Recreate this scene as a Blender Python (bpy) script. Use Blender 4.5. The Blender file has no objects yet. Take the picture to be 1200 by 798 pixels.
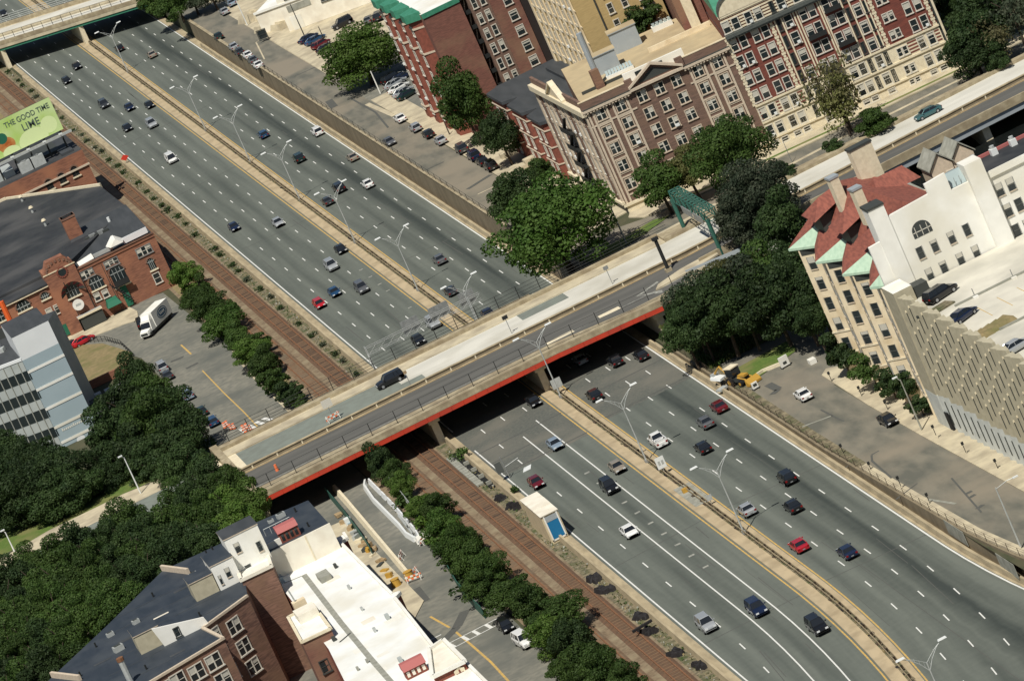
import bpy, math, random
import numpy as np
from mathutils import Vector, Matrix
R = math.radians
rnd = random.Random(7)
scene = bpy.context.scene
COL = scene.collection
# ---------------------------------------------------------------- camera
CAM = np.array([-110.3, 0.0, 208.0]); FPX = 6400.0
TH, RO, HD = R(14.1), R(24.2), R(7.87)
_fh = np.array([math.sin(HD), math.cos(HD), 0.0])
FW = _fh*math.cos(TH)+np.array([0, 0, -math.sin(TH)])
R0 = np.array([math.cos(HD), -math.sin(HD), 0.0])
U0 = np.cross(R0, FW)
def G(px, py, z=0.0):
    """place seen at photo pixel (px,py) for a point z metres above the highway"""
    a, b = px-600, py-399
    x = a*math.cos(RO)-b*math.sin(RO); y = a*math.sin(RO)+b*math.cos(RO)
    d = FW*FPX+x*R0-y*U0
    t = (z-CAM[2])/d[2]
    P = CAM+d*t
    return float(P[0]), float(P[1])
cam = bpy.data.cameras.new('camera'); co = bpy.data.objects.new('camera', cam); COL.objects.link(co)
cr = R0*math.cos(RO)-U0*math.sin(RO); cu = R0*math.sin(RO)+U0*math.cos(RO)
M = Matrix.Identity(4)
for i in range(3):
    M[i][0] = cr[i]; M[i][1] = cu[i]; M[i][2] = -FW[i]; M[i][3] = CAM[i]
co.matrix_world = M
cam.sensor_width = 36; cam.lens = 36*FPX/1200; cam.clip_start = 1; cam.clip_end = 6000
scene.camera = co
# ---------------------------------------------------------------- light
SX, SY = 0.33, 0.54
el = math.atan2(1, math.hypot(SX, SY))
w = bpy.data.worlds.new('World'); scene.world = w; w.use_nodes = True
nt = w.node_tree; bgn = nt.nodes['Background']
sky = nt.nodes.new('ShaderNodeTexSky'); sky.sky_type = 'NISHITA'; sky.sun_disc = False
sky.sun_elevation = el; sky.sun_rotation = math.atan2(-SX, -SY)
sky.air_density = 1.0; sky.dust_density = 0.6
nt.links.new(sky.outputs[0], bgn.inputs[0]); bgn.inputs[1].default_value = 0.045
sl = bpy.data.lights.new('sun', 'SUN'); sl.energy = 4.7; sl.angle = R(0.5); sl.color = (1.0, 0.955, 0.87)
so = bpy.data.objects.new('sun', sl); COL.objects.link(so)
so.rotation_euler = Vector((SX, SY, -1)).to_track_quat('-Z', 'Y').to_euler(); so.location = (0, 700, 300)
vs = scene.view_settings; vs.view_transform = 'Standard'; vs.look = 'None'; vs.exposure = 0.0; vs.gamma = 1
# ---------------------------------------------------------------- materials
def srgb(r, g, b):
    f = lambda c: (c/255/12.92) if c/255 <= .04045 else ((c/255+.055)/1.055)**2.4
    return (f(r), f(g), f(b), 1)
MATS = {}
def nd(t, typ, **k):
    n = t.nodes.new(typ)
    for a, v in k.items(): setattr(n, a, v)
    return n
def mat(name, c1, c2=None, scale=1.0, rough=.85, metal=0, spec=.3, stretch=None, big=None, bigscale=.05, bump=0, thr=(.35, .65), coat=0, obj=False, detail=4):
    """noise blend of two base colours; optional large soft stains 'big' """
    if name in MATS: return MATS[name]
    m = bpy.data.materials.new(name); m.use_nodes = True; t = m.node_tree
    b = t.nodes['Principled BSDF']
    b.inputs['Roughness'].default_value = rough; b.inputs['Metallic'].default_value = metal
    b.inputs['Specular IOR Level'].default_value = spec
    if coat: b.inputs['Coat Weight'].default_value = coat; b.inputs['Coat Roughness'].default_value = .08
    c1 = tuple(c1[:3])+(1,)
    if c2 is None:
        b.inputs['Base Color'].default_value = c1
    else:
        c2 = tuple(c2[:3])+(1,)
        g = nd(t, 'ShaderNodeTexCoord') if obj else nd(t, 'ShaderNodeNewGeometry')
        src = g.outputs['Object'] if obj else g.outputs['Position']
        if stretch:
            mp = nd(t, 'ShaderNodeMapping'); mp.inputs['Scale'].default_value = stretch
            t.links.new(src, mp.inputs['Vector']); s2 = mp.outputs[0]
        else: s2 = src
        n = nd(t, 'ShaderNodeTexNoise'); n.inputs['Scale'].default_value = scale; n.inputs['Detail'].default_value = detail
        t.links.new(s2, n.inputs['Vector'])
        r = nd(t, 'ShaderNodeMapRange'); r.inputs[1].default_value = thr[0]; r.inputs[2].default_value = thr[1]
        t.links.new(n.outputs[0], r.inputs[0])
        mx = nd(t, 'ShaderNodeMix', data_type='RGBA'); mx.inputs[6].default_value = c1; mx.inputs[7].default_value = c2
        t.links.new(r.outputs[0], mx.inputs[0]); out = mx.outputs[2]
        if big:
            n2 = nd(t, 'ShaderNodeTexNoise'); n2.inputs['Scale'].default_value = bigscale; n2.inputs['Detail'].default_value = 5
            t.links.new(src, n2.inputs['Vector'])
            r2 = nd(t, 'ShaderNodeMapRange'); r2.inputs[1].default_value = .45; r2.inputs[2].default_value = .68
            t.links.new(n2.outputs[0], r2.inputs[0])
            m2 = nd(t, 'ShaderNodeMix', data_type='RGBA'); m2.inputs[7].default_value = tuple(big[:3])+(1,)
            t.links.new(r2.outputs[0], m2.inputs[0]); t.links.new(out, m2.inputs[6]); out = m2.outputs[2]
        t.links.new(out, b.inputs['Base Color'])
        if bump:
            bp = nd(t, 'ShaderNodeBump'); bp.inputs['Strength'].default_value = bump; bp.inputs['Distance'].default_value = .1
            t.links.new(n.outputs[0], bp.inputs['Height']); t.links.new(bp.outputs[0], b.inputs['Normal'])
    MATS[name] = m
    return m
def highway_mat():
    m = bpy.data.materials.new('highway_asphalt'); m.use_nodes = True; t = m.node_tree; b = t.nodes['Principled BSDF']
    b.inputs['Roughness'].default_value = .85; b.inputs['Specular IOR Level'].default_value = .25
    uv = nd(t, 'ShaderNodeUVMap'); uv.uv_map = 'UVMap'
    sp = nd(t, 'ShaderNodeSeparateXYZ'); t.links.new(uv.outputs[0], sp.inputs[0])
    # lane wear: oil and tyre darkening per lane, from the lateral coordinate
    rampn = nd(t, 'ShaderNodeValToRGB'); mr = nd(t, 'ShaderNodeMapRange'); mr.inputs[1].default_value = -16; mr.inputs[2].default_value = 16
    wob = nd(t, 'ShaderNodeTexNoise'); wob.inputs['Scale'].default_value = 1.0
    mpw = nd(t, 'ShaderNodeMapping'); mpw.inputs['Scale'].default_value = (.25, .012, 1); t.links.new(uv.outputs[0], mpw.inputs[0]); t.links.new(mpw.outputs[0], wob.inputs['Vector'])
    ad = nd(t, 'ShaderNodeMath', operation='MULTIPLY_ADD'); ad.inputs[1].default_value = 1.6
    t.links.new(wob.outputs[0], ad.inputs[0]); t.links.new(sp.outputs[0], ad.inputs[2])
    t.links.new(ad.outputs[0], mr.inputs[0]); t.links.new(mr.outputs[0], rampn.inputs[0])
    el_ = rampn.color_ramp.elements
    def pos(x): return (x+.8+16)/32
    pts = [(-15.5, .25), (-13.8, .38), (-12, .2), (-10.3, .52), (-8.6, .2), (-6.9, .55), (-5.1, .2), (-3.4, .3), (-1.8, .15), (1.9, .2), (3.5, .35), (5.2, .2), (7.0, .55), (8.8, .3), (10.4, .75), (11.4, .95), (12.3, .45), (13.9, .42), (15.6, .2)]
    el_[0].position = pos(pts[0][0]); el_[0].color = (pts[0][1],)*3+(1,)
    el_[1].position = pos(pts[-1][0]); el_[1].color = (pts[-1][1],)*3+(1,)
    for x, v in pts[1:-1]:
        e = el_.new(pos(x)); e.color = (v, v, v, 1)
    n = nd(t, 'ShaderNodeTexNoise'); n.inputs['Scale'].default_value = 1; n.inputs['Detail'].default_value = 6
    mp = nd(t, 'ShaderNodeMapping'); mp.inputs['Scale'].default_value = (.7, .022, 1); t.links.new(uv.outputs[0], mp.inputs[0]); t.links.new(mp.outputs[0], n.inputs['Vector'])
    n2 = nd(t, 'ShaderNodeTexNoise'); n2.inputs['Scale'].default_value = .9; n2.inputs['Detail'].default_value = 8; t.links.new(uv.outputs[0], n2.inputs['Vector'])
    a1 = nd(t, 'ShaderNodeMath', operation='MULTIPLY_ADD'); a1.inputs[1].default_value = .9; t.links.new(n.outputs[0], a1.inputs[0]); t.links.new(rampn.outputs[0], a1.inputs[2])
    a2 = nd(t, 'ShaderNodeMath', operation='MULTIPLY_ADD'); a2.inputs[1].default_value = .25; t.links.new(n2.outputs[0], a2.inputs[0]); t.links.new(a1.outputs[0], a2.inputs[2])
    r = nd(t, 'ShaderNodeMapRange'); r.inputs[1].default_value = .68; r.inputs[2].default_value = 1.5; t.links.new(a2.outputs[0], r.inputs[0])
    mx = nd(t, 'ShaderNodeMix', data_type='RGBA'); mx.inputs[6].default_value = HW1; mx.inputs[7].default_value = HW2
    t.links.new(r.outputs[0], mx.inputs[0]); t.links.new(mx.outputs[2], b.inputs['Base Color'])
    MATS['highway'] = m; return m
HW1 = (.142, .156, .134, 1); HW2 = (.044, .053, .048, 1)
highway_mat()
m_ = mat
m_('ramp_deck', (.125, .128, .108), (.085, .092, .082), 2.5, .9, big=(.15, .145, .12), bigscale=.12)
m_('street', (.225, .215, .175), (.155, .155, .13), .8, .9, big=(.115, .12, .105), bigscale=.08)
m_('street_right', (.20, .185, .145), (.115, .115, .095), .5, .9, big=(.235, .205, .155), bigscale=.07, stretch=(1, .3, 1), detail=8)
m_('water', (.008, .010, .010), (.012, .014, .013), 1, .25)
m_('court_shade', (.03, .022, .02), (.022, .018, .016), 3, .9)  # shade of a deep court, put into the wall colour
m_('deck_dark', (.125, .122, .11), (.095, .094, .086), .5, .9, stretch=(.15, 1, 1))
m_('deck_light', (.64, .62, .545), (.55, .535, .47), .4, .85, big=(.48, .46, .39), bigscale=.12, stretch=(.25, 1, 1))
m_('deck_green', (.2, .225, .195), (.17, .185, .16), .6, .9)
m_('concrete', (.42, .36, .24), (.30, .25, .16), 1.2, .9, big=(.25, .2, .13), bigscale=.4)
m_('barrier_tan', (.44, .365, .235), (.31, .255, .165), .9, .9, stretch=(1, .3, 1))
m_('median_tan', (.48, .385, .245), (.41, .33, .21), .8, .9, stretch=(1, .3, 1), big=(.34, .27, .17), bigscale=.35)
m_('sidewalk', (.56, .49, .34), (.47, .41, .29), .7, .9, big=(.36, .31, .22), bigscale=.3)
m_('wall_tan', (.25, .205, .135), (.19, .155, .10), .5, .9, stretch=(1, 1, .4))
m_('grey_concrete', (.33, .33, .28), (.24, .24, .2), 1, .85)
m_('ballast', (.235, .175, .11), (.15, .11, .07), 1.6, .95, bump=.6, big=(.27, .22, .14), bigscale=.3)
m_('rubble', (.26, .22, .14), (.10, .085, .055), 1.6, .95, bump=.8, big=(.07, .085, .035), bigscale=.5)
m_('rust', (.23, .11, .055), (.17, .085, .045), 1, .8)
m_('rail_bed_dark', (.15, .085, .05), (.10, .065, .042), 1.6, .95, bump=.5)
m_('rust_bed', (.21, .13, .075), (.13, .085, .052), 1.6, .95, bump=.6, big=(.17, .13, .085), bigscale=.25)
m_('tie', (.20, .125, .07), (.15, .10, .06), .5, .9)
m_('dry_grass', (.27, .21, .105), (.2, .16, .08), 1.5, .95, big=(.16, .15, .06), bigscale=.3, bump=.5)
m_('grass', (.115, .17, .035), (.075, .13, .025), 2.5, .95, big=(.17, .17, .06), bigscale=.25, bump=.6)
m_('dirt_ground', (.05, .06, .03), (.085, .08, .045), .3, .95)
m_('white_paint', (.74, .74, .70), (.62, .62, .58), 3, .7)
m_('yellow_paint', (.60, .38, .10), (.42, .30, .12), 1.5, .8)
m_('faded_paint', (.38, .38, .33), (.2, .2, .18), 2, .85)
m_('patch_dark', (.085, .088, .08), (.1, .1, .09), 2, .9)
m_('brick_brown', (.20, .125, .095), (.135, .088, .068), 1.7, .9, thr=(.4, .6), big=(.19, .12, .085), bigscale=.4, stretch=(.45, .45, 3))
m_('brick_red', (.20, .062, .045), (.15, .05, .038), 1.7, .9, thr=(.4, .6), stretch=(.45, .45, 3))
m_('brick_side', (.23, .10, .075), (.145, .068, .052), 2.5, .9, big=(.25, .15, .095), bigscale=.15, stretch=(.45, .45, 3))
m_('brick_bay', (.24, .075, .05), (.18, .06, .04), 1.7, .9, thr=(.4, .6))
m_('brick_orange', (.29, .13, .08), (.19, .085, .055), 1.7, .9, thr=(.4, .6), big=(.34, .15, .085), bigscale=.25, stretch=(.45, .45, 3))
m_('brick_dark', (.25, .14, .10), (.14, .08, .06), 1.7, .9, thr=(.4, .6), big=(.21, .125, .08), bigscale=.3, stretch=(.45, .45, 3))
m_('brick_yellow', (.50, .37, .17), (.42, .31, .14), 2, .9, stretch=(.45, .45, 3))
m_('stone_cream', (.74, .66, .48), (.64, .56, .40), 2, .85)
m_('stone_trim', (.60, .50, .38), (.5, .42, .32), 3, .85)
m_('stone_tan', (.78, .67, .47), (.70, .59, .41), 1.2, .9, big=(.62, .50, .32), bigscale=.45)
m_('white_wall', (.82, .81, .75), (.76, .75, .69), .6, .85, big=(.68, .65, .55), bigscale=.12)
m_('cream_wall', (.80, .76, .64), (.74, .69, .58), .6, .85, big=(.68, .62, .50), bigscale=.3)
m_('white_roof', (.82, .83, .80), (.75, .76, .73), .5, .8, big=(.68, .66, .58), bigscale=.15)
m_('roof_tan', (.50, .40, .24), (.42, .34, .21), .4, .9, big=(.36, .28, .17), bigscale=.15)
m_('roof_dark', (.027, .030, .034), (.038, .041, .044), .5, .75, big=(.075, .075, .075), bigscale=.1)
m_('roof_slate', (.045, .050, .054), (.062, .067, .072), .8, .7, stretch=(1, .2, 1))
m_('roof_navy', (.027, .036, .048), (.038, .047, .06), .7, .6, stretch=(1, .3, 1), big=(.055, .064, .074), bigscale=.25)
m_('tile_red', (.29, .098, .068), (.19, .065, .048), 1.6, .8, stretch=(2, .5, 1))
m_('copper', (.50, .66, .50), (.40, .56, .42), 1.5, .7)
m_('copper_dark', (.04, .2, .12), (.06, .25, .16), 1.5, .6)
m_('cornice_dark', (.075, .085, .08), (.1, .11, .1), 3, .6)
m_('panel_blue', (.36, .44, .47), (.32, .40, .43), .15, .6)
m_('panel_grey', (.42, .45, .43), (.36, .39, .375), .4, .6)
m_('panel_white', (.74, .76, .76), (.7, .72, .72), .5, .6)
m_('garage_olive', (.45, .41, .295), (.38, .345, .245), 1.2, .9)
m_('garage_grey', (.55, .57, .53), (.46, .48, .45), 1, .8)
m_('garage_deck', (.66, .63, .53), (.57, .54, .455), .3, .9, big=(.43, .415, .35), bigscale=.1)
m_('glass', (.02, .028, .03), None, rough=.12, spec=.6)
m_('blind', (.50, .48, .41), None, rough=.7)
m_('dark', (.012, .013, .013), None, rough=.8)
m_('frame_white', (.60, .57, .49), None, rough=.7)
m_('frame_dark', (.05, .055, .05), None, rough=.6)
m_('steel', (.34, .35, .34), (.25, .26, .25), 2, .5, metal=.3)
m_('galv', (.50, .52, .50), (.42, .44, .42), 2, .5, metal=.2)
m_('lamp_white', (.72, .74, .72), None, rough=.4)
m_('black_metal', (.022, .024, .024), None, rough=.6)
m_('red_steel', (.56, .055, .025), (.44, .045, .022), .35, .7, stretch=(.5, 1, 1), big=(.40, .05, .028), bigscale=.5)
m_('green_steel', (.03, .12, .09), (.035, .10, .078), 2, .55)
m_('orange', (.75, .13, .03), None, rough=.5)
m_('vest_red', (.6, .05, .03), None, rough=.5)
m_('barrel', (.8, .2, .08), None, rough=.5)
m_('yellow', (.48, .28, .05), None, rough=.5)
m_('blue_panel', (.015, .16, .34), None, rough=.45)
m_('shed_cream', (.62, .52, .34), (.55, .46, .30), 1, .8)
m_('wood', (.42, .3, .17), (.3, .22, .12), 3, .8)
m_('bark', (.085, .062, .042), (.05, .038, .028), 3, .95)
m_('tyre', (.015, .015, .016), None, rough=.8)
m_('hub', (.42, .43, .44), None, rough=.35, metal=.6)
m_('headlight', (.7, .72, .72), None, rough=.1, spec=.8)
m_('taillight', (.2, .008, .008), None, rough=.3)
m_('car_glass', (.015, .018, .022), None, rough=.08, spec=.7)
m_('lime1', (.42, .60, .14), (.56, .70, .32), .22, .6, detail=2)
m_('lime2', (.68, .80, .40), None, rough=.6)
m_('amber', (.40, .10, .02), (.6, .3, .1), .6, .6)
m_('ink', (.10, .14, .11), None, rough=.6)
m_('tarp', (.018, .016, .017), (.03, .028, .028), 3, .7)
m_('logo_blue', (.03, .10, .18), None, rough=.5)
m_('awning_green', (.02, .13, .075), None, rough=.7)
m_('awning_red', (.14, .025, .03), None, rough=.7)
m_('roof_pink', (.40, .13, .12), None, rough=.7)
m_('skylight', (.35, .42, .42), None, rough=.15, spec=.7)
m_('panel_metal', (.40, .44, .46), (.36, .4, .42), .6, .5, metal=.2)
def foliage(name, c1, c2, c3):
    m = bpy.data.materials.new(name); m.use_nodes = True; t = m.node_tree; b = t.nodes['Principled BSDF']
    b.inputs['Roughness'].default_value = .65; b.inputs['Specular IOR Level'].default_value = .25
    tc = nd(t, 'ShaderNodeTexCoord'); oi = nd(t, 'ShaderNodeObjectInfo')
    n = nd(t, 'ShaderNodeTexNoise'); n.inputs['Scale'].default_value = .35; n.inputs['Detail'].default_value = 3; t.links.new(tc.outputs['Object'], n.inputs['Vector'])
    n2 = nd(t, 'ShaderNodeTexNoise'); n2.inputs['Scale'].default_value = 3.5; n2.inputs['Detail'].default_value = 1; t.links.new(tc.outputs['Object'], n2.inputs['Vector'])
    r = nd(t, 'ShaderNodeMapRange'); r.inputs[1].default_value = .38; r.inputs[2].default_value = .62; t.links.new(n.outputs[0], r.inputs[0])
    r2 = nd(t, 'ShaderNodeMapRange'); r2.inputs[1].default_value = .4; r2.inputs[2].default_value = .7; t.links.new(n2.outputs[0], r2.inputs[0])
    a = nd(t, 'ShaderNodeMix', data_type='RGBA'); a.inputs[6].default_value = c1+(1,); a.inputs[7].default_value = c2+(1,); t.links.new(r.outputs[0], a.inputs[0])
    c = nd(t, 'ShaderNodeMix', data_type='RGBA'); c.inputs[7].default_value = c3+(1,); t.links.new(a.outputs[2], c.inputs[6]); t.links.new(r2.outputs[0], c.inputs[0])
    hs = nd(t, 'ShaderNodeHueSaturation'); mr = nd(t, 'ShaderNodeMapRange'); mr.inputs[3].default_value = .72; mr.inputs[4].default_value = 1.25
    t.links.new(oi.outputs['Random'], mr.inputs[0]); t.links.new(mr.outputs[0], hs.inputs['Value']); t.links.new(c.outputs[2], hs.inputs['Color'])
    t.links.new(hs.outputs[0], b.inputs['Base Color'])
    tr = nd(t, 'ShaderNodeBsdfTranslucent'); t.links.new(hs.outputs[0], tr.inputs[0])
    ms = nd(t, 'ShaderNodeMixShader'); ms.inputs[0].default_value = .3
    t.links.new(b.outputs[0], ms.inputs[1]); t.links.new(tr.outputs[0], ms.inputs[2]); t.links.new(ms.outputs[0], t.nodes['Material Output'].inputs[0])
    MATS[name] = m
foliage('leaf_dark', (.022, .045, .014), (.036, .067, .017), (.048, .08, .024))
foliage('leaf_mid', (.032, .066, .013), (.05, .094, .017), (.066, .11, .025))
foliage('leaf_lime', (.062, .125, .018), (.09, .165, .024), (.12, .185, .04))
foliage('leaf_bright', (.034, .078, .013), (.054, .11, .016), (.072, .125, .026))
foliage('leaf_grey', (.035, .055, .03), (.05, .07, .038), (.085, .1, .06))
foliage('leaf_brown', (.08, .08, .03), (.12, .11, .045), (.16, .15, .075))
foliage('leaf_olive', (.075, .085, .025), (.11, .12, .035), (.14, .14, .05))
# ---------------------------------------------------------------- mesh builder
WL = {}
class MB:
    def __init__(s, o=(0, 0), a=0.0):
        s.v = []; s.f = []; s.m = []; s.mats = []; s.uv = {}
        s.set(o, a)
    def set(s, o, a=0.0):
        s.o = o; s.c = math.cos(a); s.s = math.sin(a); return s
    def P(s, u, v, z): return (s.o[0]+u*s.c-v*s.s, s.o[1]+u*s.s+v*s.c, z)
    def mi(s, m):
        if m not in s.mats: s.mats.append(m)
        return s.mats.index(m)
    def face(s, pts, m, uv=None):
        n = len(s.v); s.v += [s.P(*p) for p in pts]; s.f.append(tuple(range(n, n+len(pts)))); s.m.append(s.mi(m))
        if uv: s.uv[len(s.f)-1] = uv
    def box(s, a, b, c, d, e, f, m, top=None):
        p = [(a, c, e), (b, c, e), (b, d, e), (a, d, e), (a, c, f), (b, c, f), (b, d, f), (a, d, f)]
        n = len(s.v); s.v += [s.P(*q) for q in p]
        for i, q in enumerate([(0, 3, 2, 1), (4, 5, 6, 7), (0, 1, 5, 4), (1, 2, 6, 5), (2, 3, 7, 6), (3, 0, 4, 7)]):
            s.f.append(tuple(n+k for k in q)); s.m.append(s.mi(top if (top and i == 1) else m))
        return s
    def prism(s, pts, z0, z1, m, top=None):
        n = len(s.v); k = len(pts)
        A = sum(pts[i][0]*pts[(i+1) % k][1]-pts[(i+1) % k][0]*pts[i][1] for i in range(k))
        if A < 0: pts = pts[::-1]
        zz0 = z0 if isinstance(z0, (list, tuple)) else [z0]*k
        zz1 = z1 if isinstance(z1, (list, tuple)) else [z1]*k
        s.v += [s.P(x, y, zz0[i]) for i, (x, y) in enumerate(pts)]+[s.P(x, y, zz1[i]) for i, (x, y) in enumerate(pts)]
        for i in range(k):
            j = (i+1) % k; s.f.append((n+i, n+j, n+k+j, n+k+i)); s.m.append(s.mi(m))
        s.f.append(tuple(range(n+k, n+2*k))); s.m.append(s.mi(top or m))
        s.f.append(tuple(range(n+k-1, n-1, -1))); s.m.append(s.mi(m)); return s
    def hexa(s, p, m):  # 8 points bottom 4, top 4
        n = len(s.v); s.v += [s.P(*q) for q in p]
        for q in [(0, 3, 2, 1), (4, 5, 6, 7), (0, 1, 5, 4), (1, 2, 6, 5), (2, 3, 7, 6), (3, 0, 4, 7)]:
            s.f.append(tuple(n+k for k in q)); s.m.append(s.mi(m))
        return s
    def tube(s, pts, r, m, k=6, r2=None):
        pts = [Vector(s.P(*p)) for p in pts]; n0 = len(s.v); N = len(pts)
        for i, p in enumerate(pts):
            d = (pts[min(i+1, N-1)]-pts[max(i-1, 0)]).normalized()
            a = Vector((0, 0, 1)) if abs(d.z) < .9 else Vector((1, 0, 0))
            x = d.cross(a).normalized(); y = d.cross(x)
            rr = r if r2 is None else r+(r2-r)*i/(N-1)
            for j in range(k):
                t = 2*math.pi*j/k; s.v.append(tuple(p+x*rr*math.cos(t)+y*rr*math.sin(t)))
        for i in range(N-1):
            for j in range(k):
                a = n0+i*k+j; b = n0+i*k+(j+1) % k; s.f.append((a, b, b+k, a+k)); s.m.append(s.mi(m))
        s.f.append(tuple(range(n0+k-1, n0-1, -1))); s.m.append(s.mi(m))
        s.f.append(tuple(range(n0+(N-1)*k, n0+N*k))); s.m.append(s.mi(m)); return s
    def cyl(s, u, v, z0, z1, r, m, k=12, r2=None): return s.tube([(u, v, z0), (u, v, z1)], r, m, k, r2)
    def mesh(s, name, off=(0, 0, 0)):
        me = bpy.data.meshes.new(name)
        me.from_pydata([(x-off[0], y-off[1], z-off[2]) for x, y, z in s.v], [], s.f)
        for m in s.mats: me.materials.append(MATS[m] if isinstance(m, str) else m)
        me.polygons.foreach_set('material_index', s.m)
        if s.uv:
            l = me.uv_layers.new(name='UVMap')
            for fi, u in s.uv.items():
                p = me.polygons[fi]
                for k, li in enumerate(p.loop_indices): l.data[li].uv = u[k]
        me.update(); return me
    def build(s, name, parent=None, smooth=False):
        off = WL.get(parent.name, (0, 0, 0)) if parent else None
        if off is None:
            xs = [p[0] for p in s.v]; ys = [p[1] for p in s.v]; zs = [p[2] for p in s.v]
            off = ((min(xs)+max(xs))/2, (min(ys)+max(ys))/2, min(zs))
        me = s.mesh(name, off)
        if smooth: me.polygons.foreach_set('use_smooth', [True]*len(me.polygons))
        o = bpy.data.objects.new(name, me); COL.objects.link(o)
        if parent: o.parent = parent
        else: o.location = off
        WL[o.name] = off
        return o
def tag(o, label=None, cat=None, group=None, kind=None):
    if label: o['label'] = label
    if cat: o['category'] = cat
    if group: o['group'] = group
    if kind: o['kind'] = kind
    return o
def thing(name, label, cat, loc, group=None, rz=0):
    o = bpy.data.objects.new(name, None); COL.objects.link(o); o.location = loc; o.rotation_euler = (0, 0, rz); o.empty_display_size = .5
    WL[o.name] = tuple(loc); return tag(o, label, cat, group)
def struct(mb, name, label=None):
    o = mb.build(name); tag(o, label, None, None, 'structure'); return o
def put(me, name, parent, wpos, rz=0):
    o = bpy.data.objects.new(name, me); COL.objects.link(o); o.parent = parent
    off = WL[parent.name]; o.location = (wpos[0]-off[0], wpos[1]-off[1], wpos[2]-off[2]); o.rotation_euler = (0, 0, rz)
    WL[o.name] = tuple(wpos); return o
# ---------------------------------------------------------------- windows
WC = {}
def winmesh(w_, h, style, var):
    k = (round(w_, 2), round(h, 2), style, var)
    if k in WC: return WC[k]
    b = MB(); fr = MB(); T = 'frame_white' if style[0] in 'wdpabs' else 'frame_dark'
    trim = 'stone_trim' if style[0] in 'pa' else T
    n = {'w': 1, 'd': 2, 'p': 2, 'a': 1, 'b': 3, 's': 1, 'k': 1, 'n': 1, 'c': 1}[style[0]]
    pw = w_/n; g = .07
    for i in range(n):
        x0 = -w_/2+i*pw+g; x1 = x0+pw-2*g
        b.face([(x0, -.02, .05), (x1, -.02, .05), (x1, -.02, h-.05), (x0, -.02, h-.05)], 'glass')
        bl = [0, .38, .55, .25, .0][(var+i*2) % 5]
        if style[0] not in 'kn' and bl: b.face([(x0, -.03, h*(1-bl)), (x1, -.03, h*(1-bl)), (x1, -.03, h-.06), (x0, -.03, h-.06)], 'blind')
        if style[0] != 'n': fr.box(x0, x1, -.07, -.035, h*.5-.04, h*.5+.04, T)
        if i: fr.box(x0-2*g-.02, x0+.02, -.09, -.025, 0, h, T)
    if style[0] == 'b': T = trim = 'steel'
    if style[0] == 'c':
        fr.box(-w_/2+.03, w_/2-.03, -.05, -.03, h*.5-.05, h*.5+.05, 'steel'); fr.box(-w_/2-.02, -w_/2+.04, -.06, -.003, 0, h, 'steel'); fr.box(w_/2-.04, w_/2+.02, -.06, -.003, 0, h, 'steel'); fr.box(-w_/2-.02, w_/2+.02, -.12, -.003, -.1, 0, 'stone_trim')
        WC[k] = (b.mesh('window_pane'), fr.mesh('window_frame')); return WC[k]
    if var == 5: fr.box(-.05, w_/2-.12, -.45, -.05, .02, .42, 'lamp_white')
    e = .11 if style[0] in 'pdw' else .1
    fr.box(-w_/2-e, -w_/2+.03, -.1, -.003, -.03, h, trim); fr.box(w_/2-.03, w_/2+e, -.1, -.003, -.03, h, trim)
    fr.box(-w_/2-e, w_/2+e, -.12, -.003, h, h+e*1.2, trim)
    fr.box(-w_/2-e-.08, w_/2+e+.08, -.2, -.003, -.2, -.03, trim)
    if style[0] == 'a':
        for i in range(6):
            t0 = math.pi*i/6; t1 = math.pi*(i+1)/6
            fr.face([(-w_/2*math.cos(t0), -.05, h+w_*.22*math.sin(t0)), (-w_/2*math.cos(t1), -.05, h+w_*.22*math.sin(t1)), (0, -.05, h)], T)
    WC[k] = (b.mesh('window_pane'), fr.mesh('window_frame')); return WC[k]
_wc = [0]
def win(parent, fr, u, z, w_=1.2, h=1.9, style='w', name='window'):
    """window centred at u, centre height z on the facade frame fr=((ox,oy),angle)"""
    (ox, oy), a = fr; _wc[0] += 1
    pm, fm = winmesh(w_, h, style, 5 if (style in 'wpd' and w_ > 1 and rnd.random() < .1) else rnd.randrange(5))
    x = ox+u*math.cos(a); y = oy+u*math.sin(a); p = (x, y, z-h/2)
    o = put(pm, name, parent, p, a)
    f = bpy.data.objects.new('window_frame', fm); COL.objects.link(f); f.parent = o
    return o
def copy_tree(o, parent=None):
    c = o.copy(); COL.objects.link(c)
    if parent: c.parent = parent
    for ch in o.children: copy_tree(ch, c)
    return c
# ================================================================ GROUND
def zr(y): return .4+max(0, 690-y)*.028
g = MB(); g.face([(-900, 200, -.06), (900, 200, -.06), (900, 2200, -.06), (-900, 2200, -.06)], 'dirt_ground'); struct(g, 'ground')
g = MB()
XW = 17.5
g.prism([(XW, 816), (500, 816), (500, 2000), (XW, 2000)], -.05, 4.14, 'dirt_ground')
struct(g, 'terrain_plateau')
g = MB()
ys = list(range(500, 751, 25))+[775, 800, 816]
for a, b in zip(ys[:-1], ys[1:]):
    zq = lambda y: zr(y)-.06 if y <= 750 else (.34 if y <= 800 else 4.1)
    za = zq(a); zb = zq(b)
    xe = 17.4
    g.face([(xe, a, za), (300, a, za), (300, b, zb), (xe, b, zb)], 'dirt_ground')
struct(g, 'terrain_slope')
def cx(y): return -((645-y)**2)/1150 if y < 645 else 0
def cr_(y): return ((635-y)**2)/850 if y < 635 else 0   # the right edge widens towards the viewer
YS = [480+8*i for i in range(21)]+[645+15*i for i in range(75)]
YS = sorted(set(YS))
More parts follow.
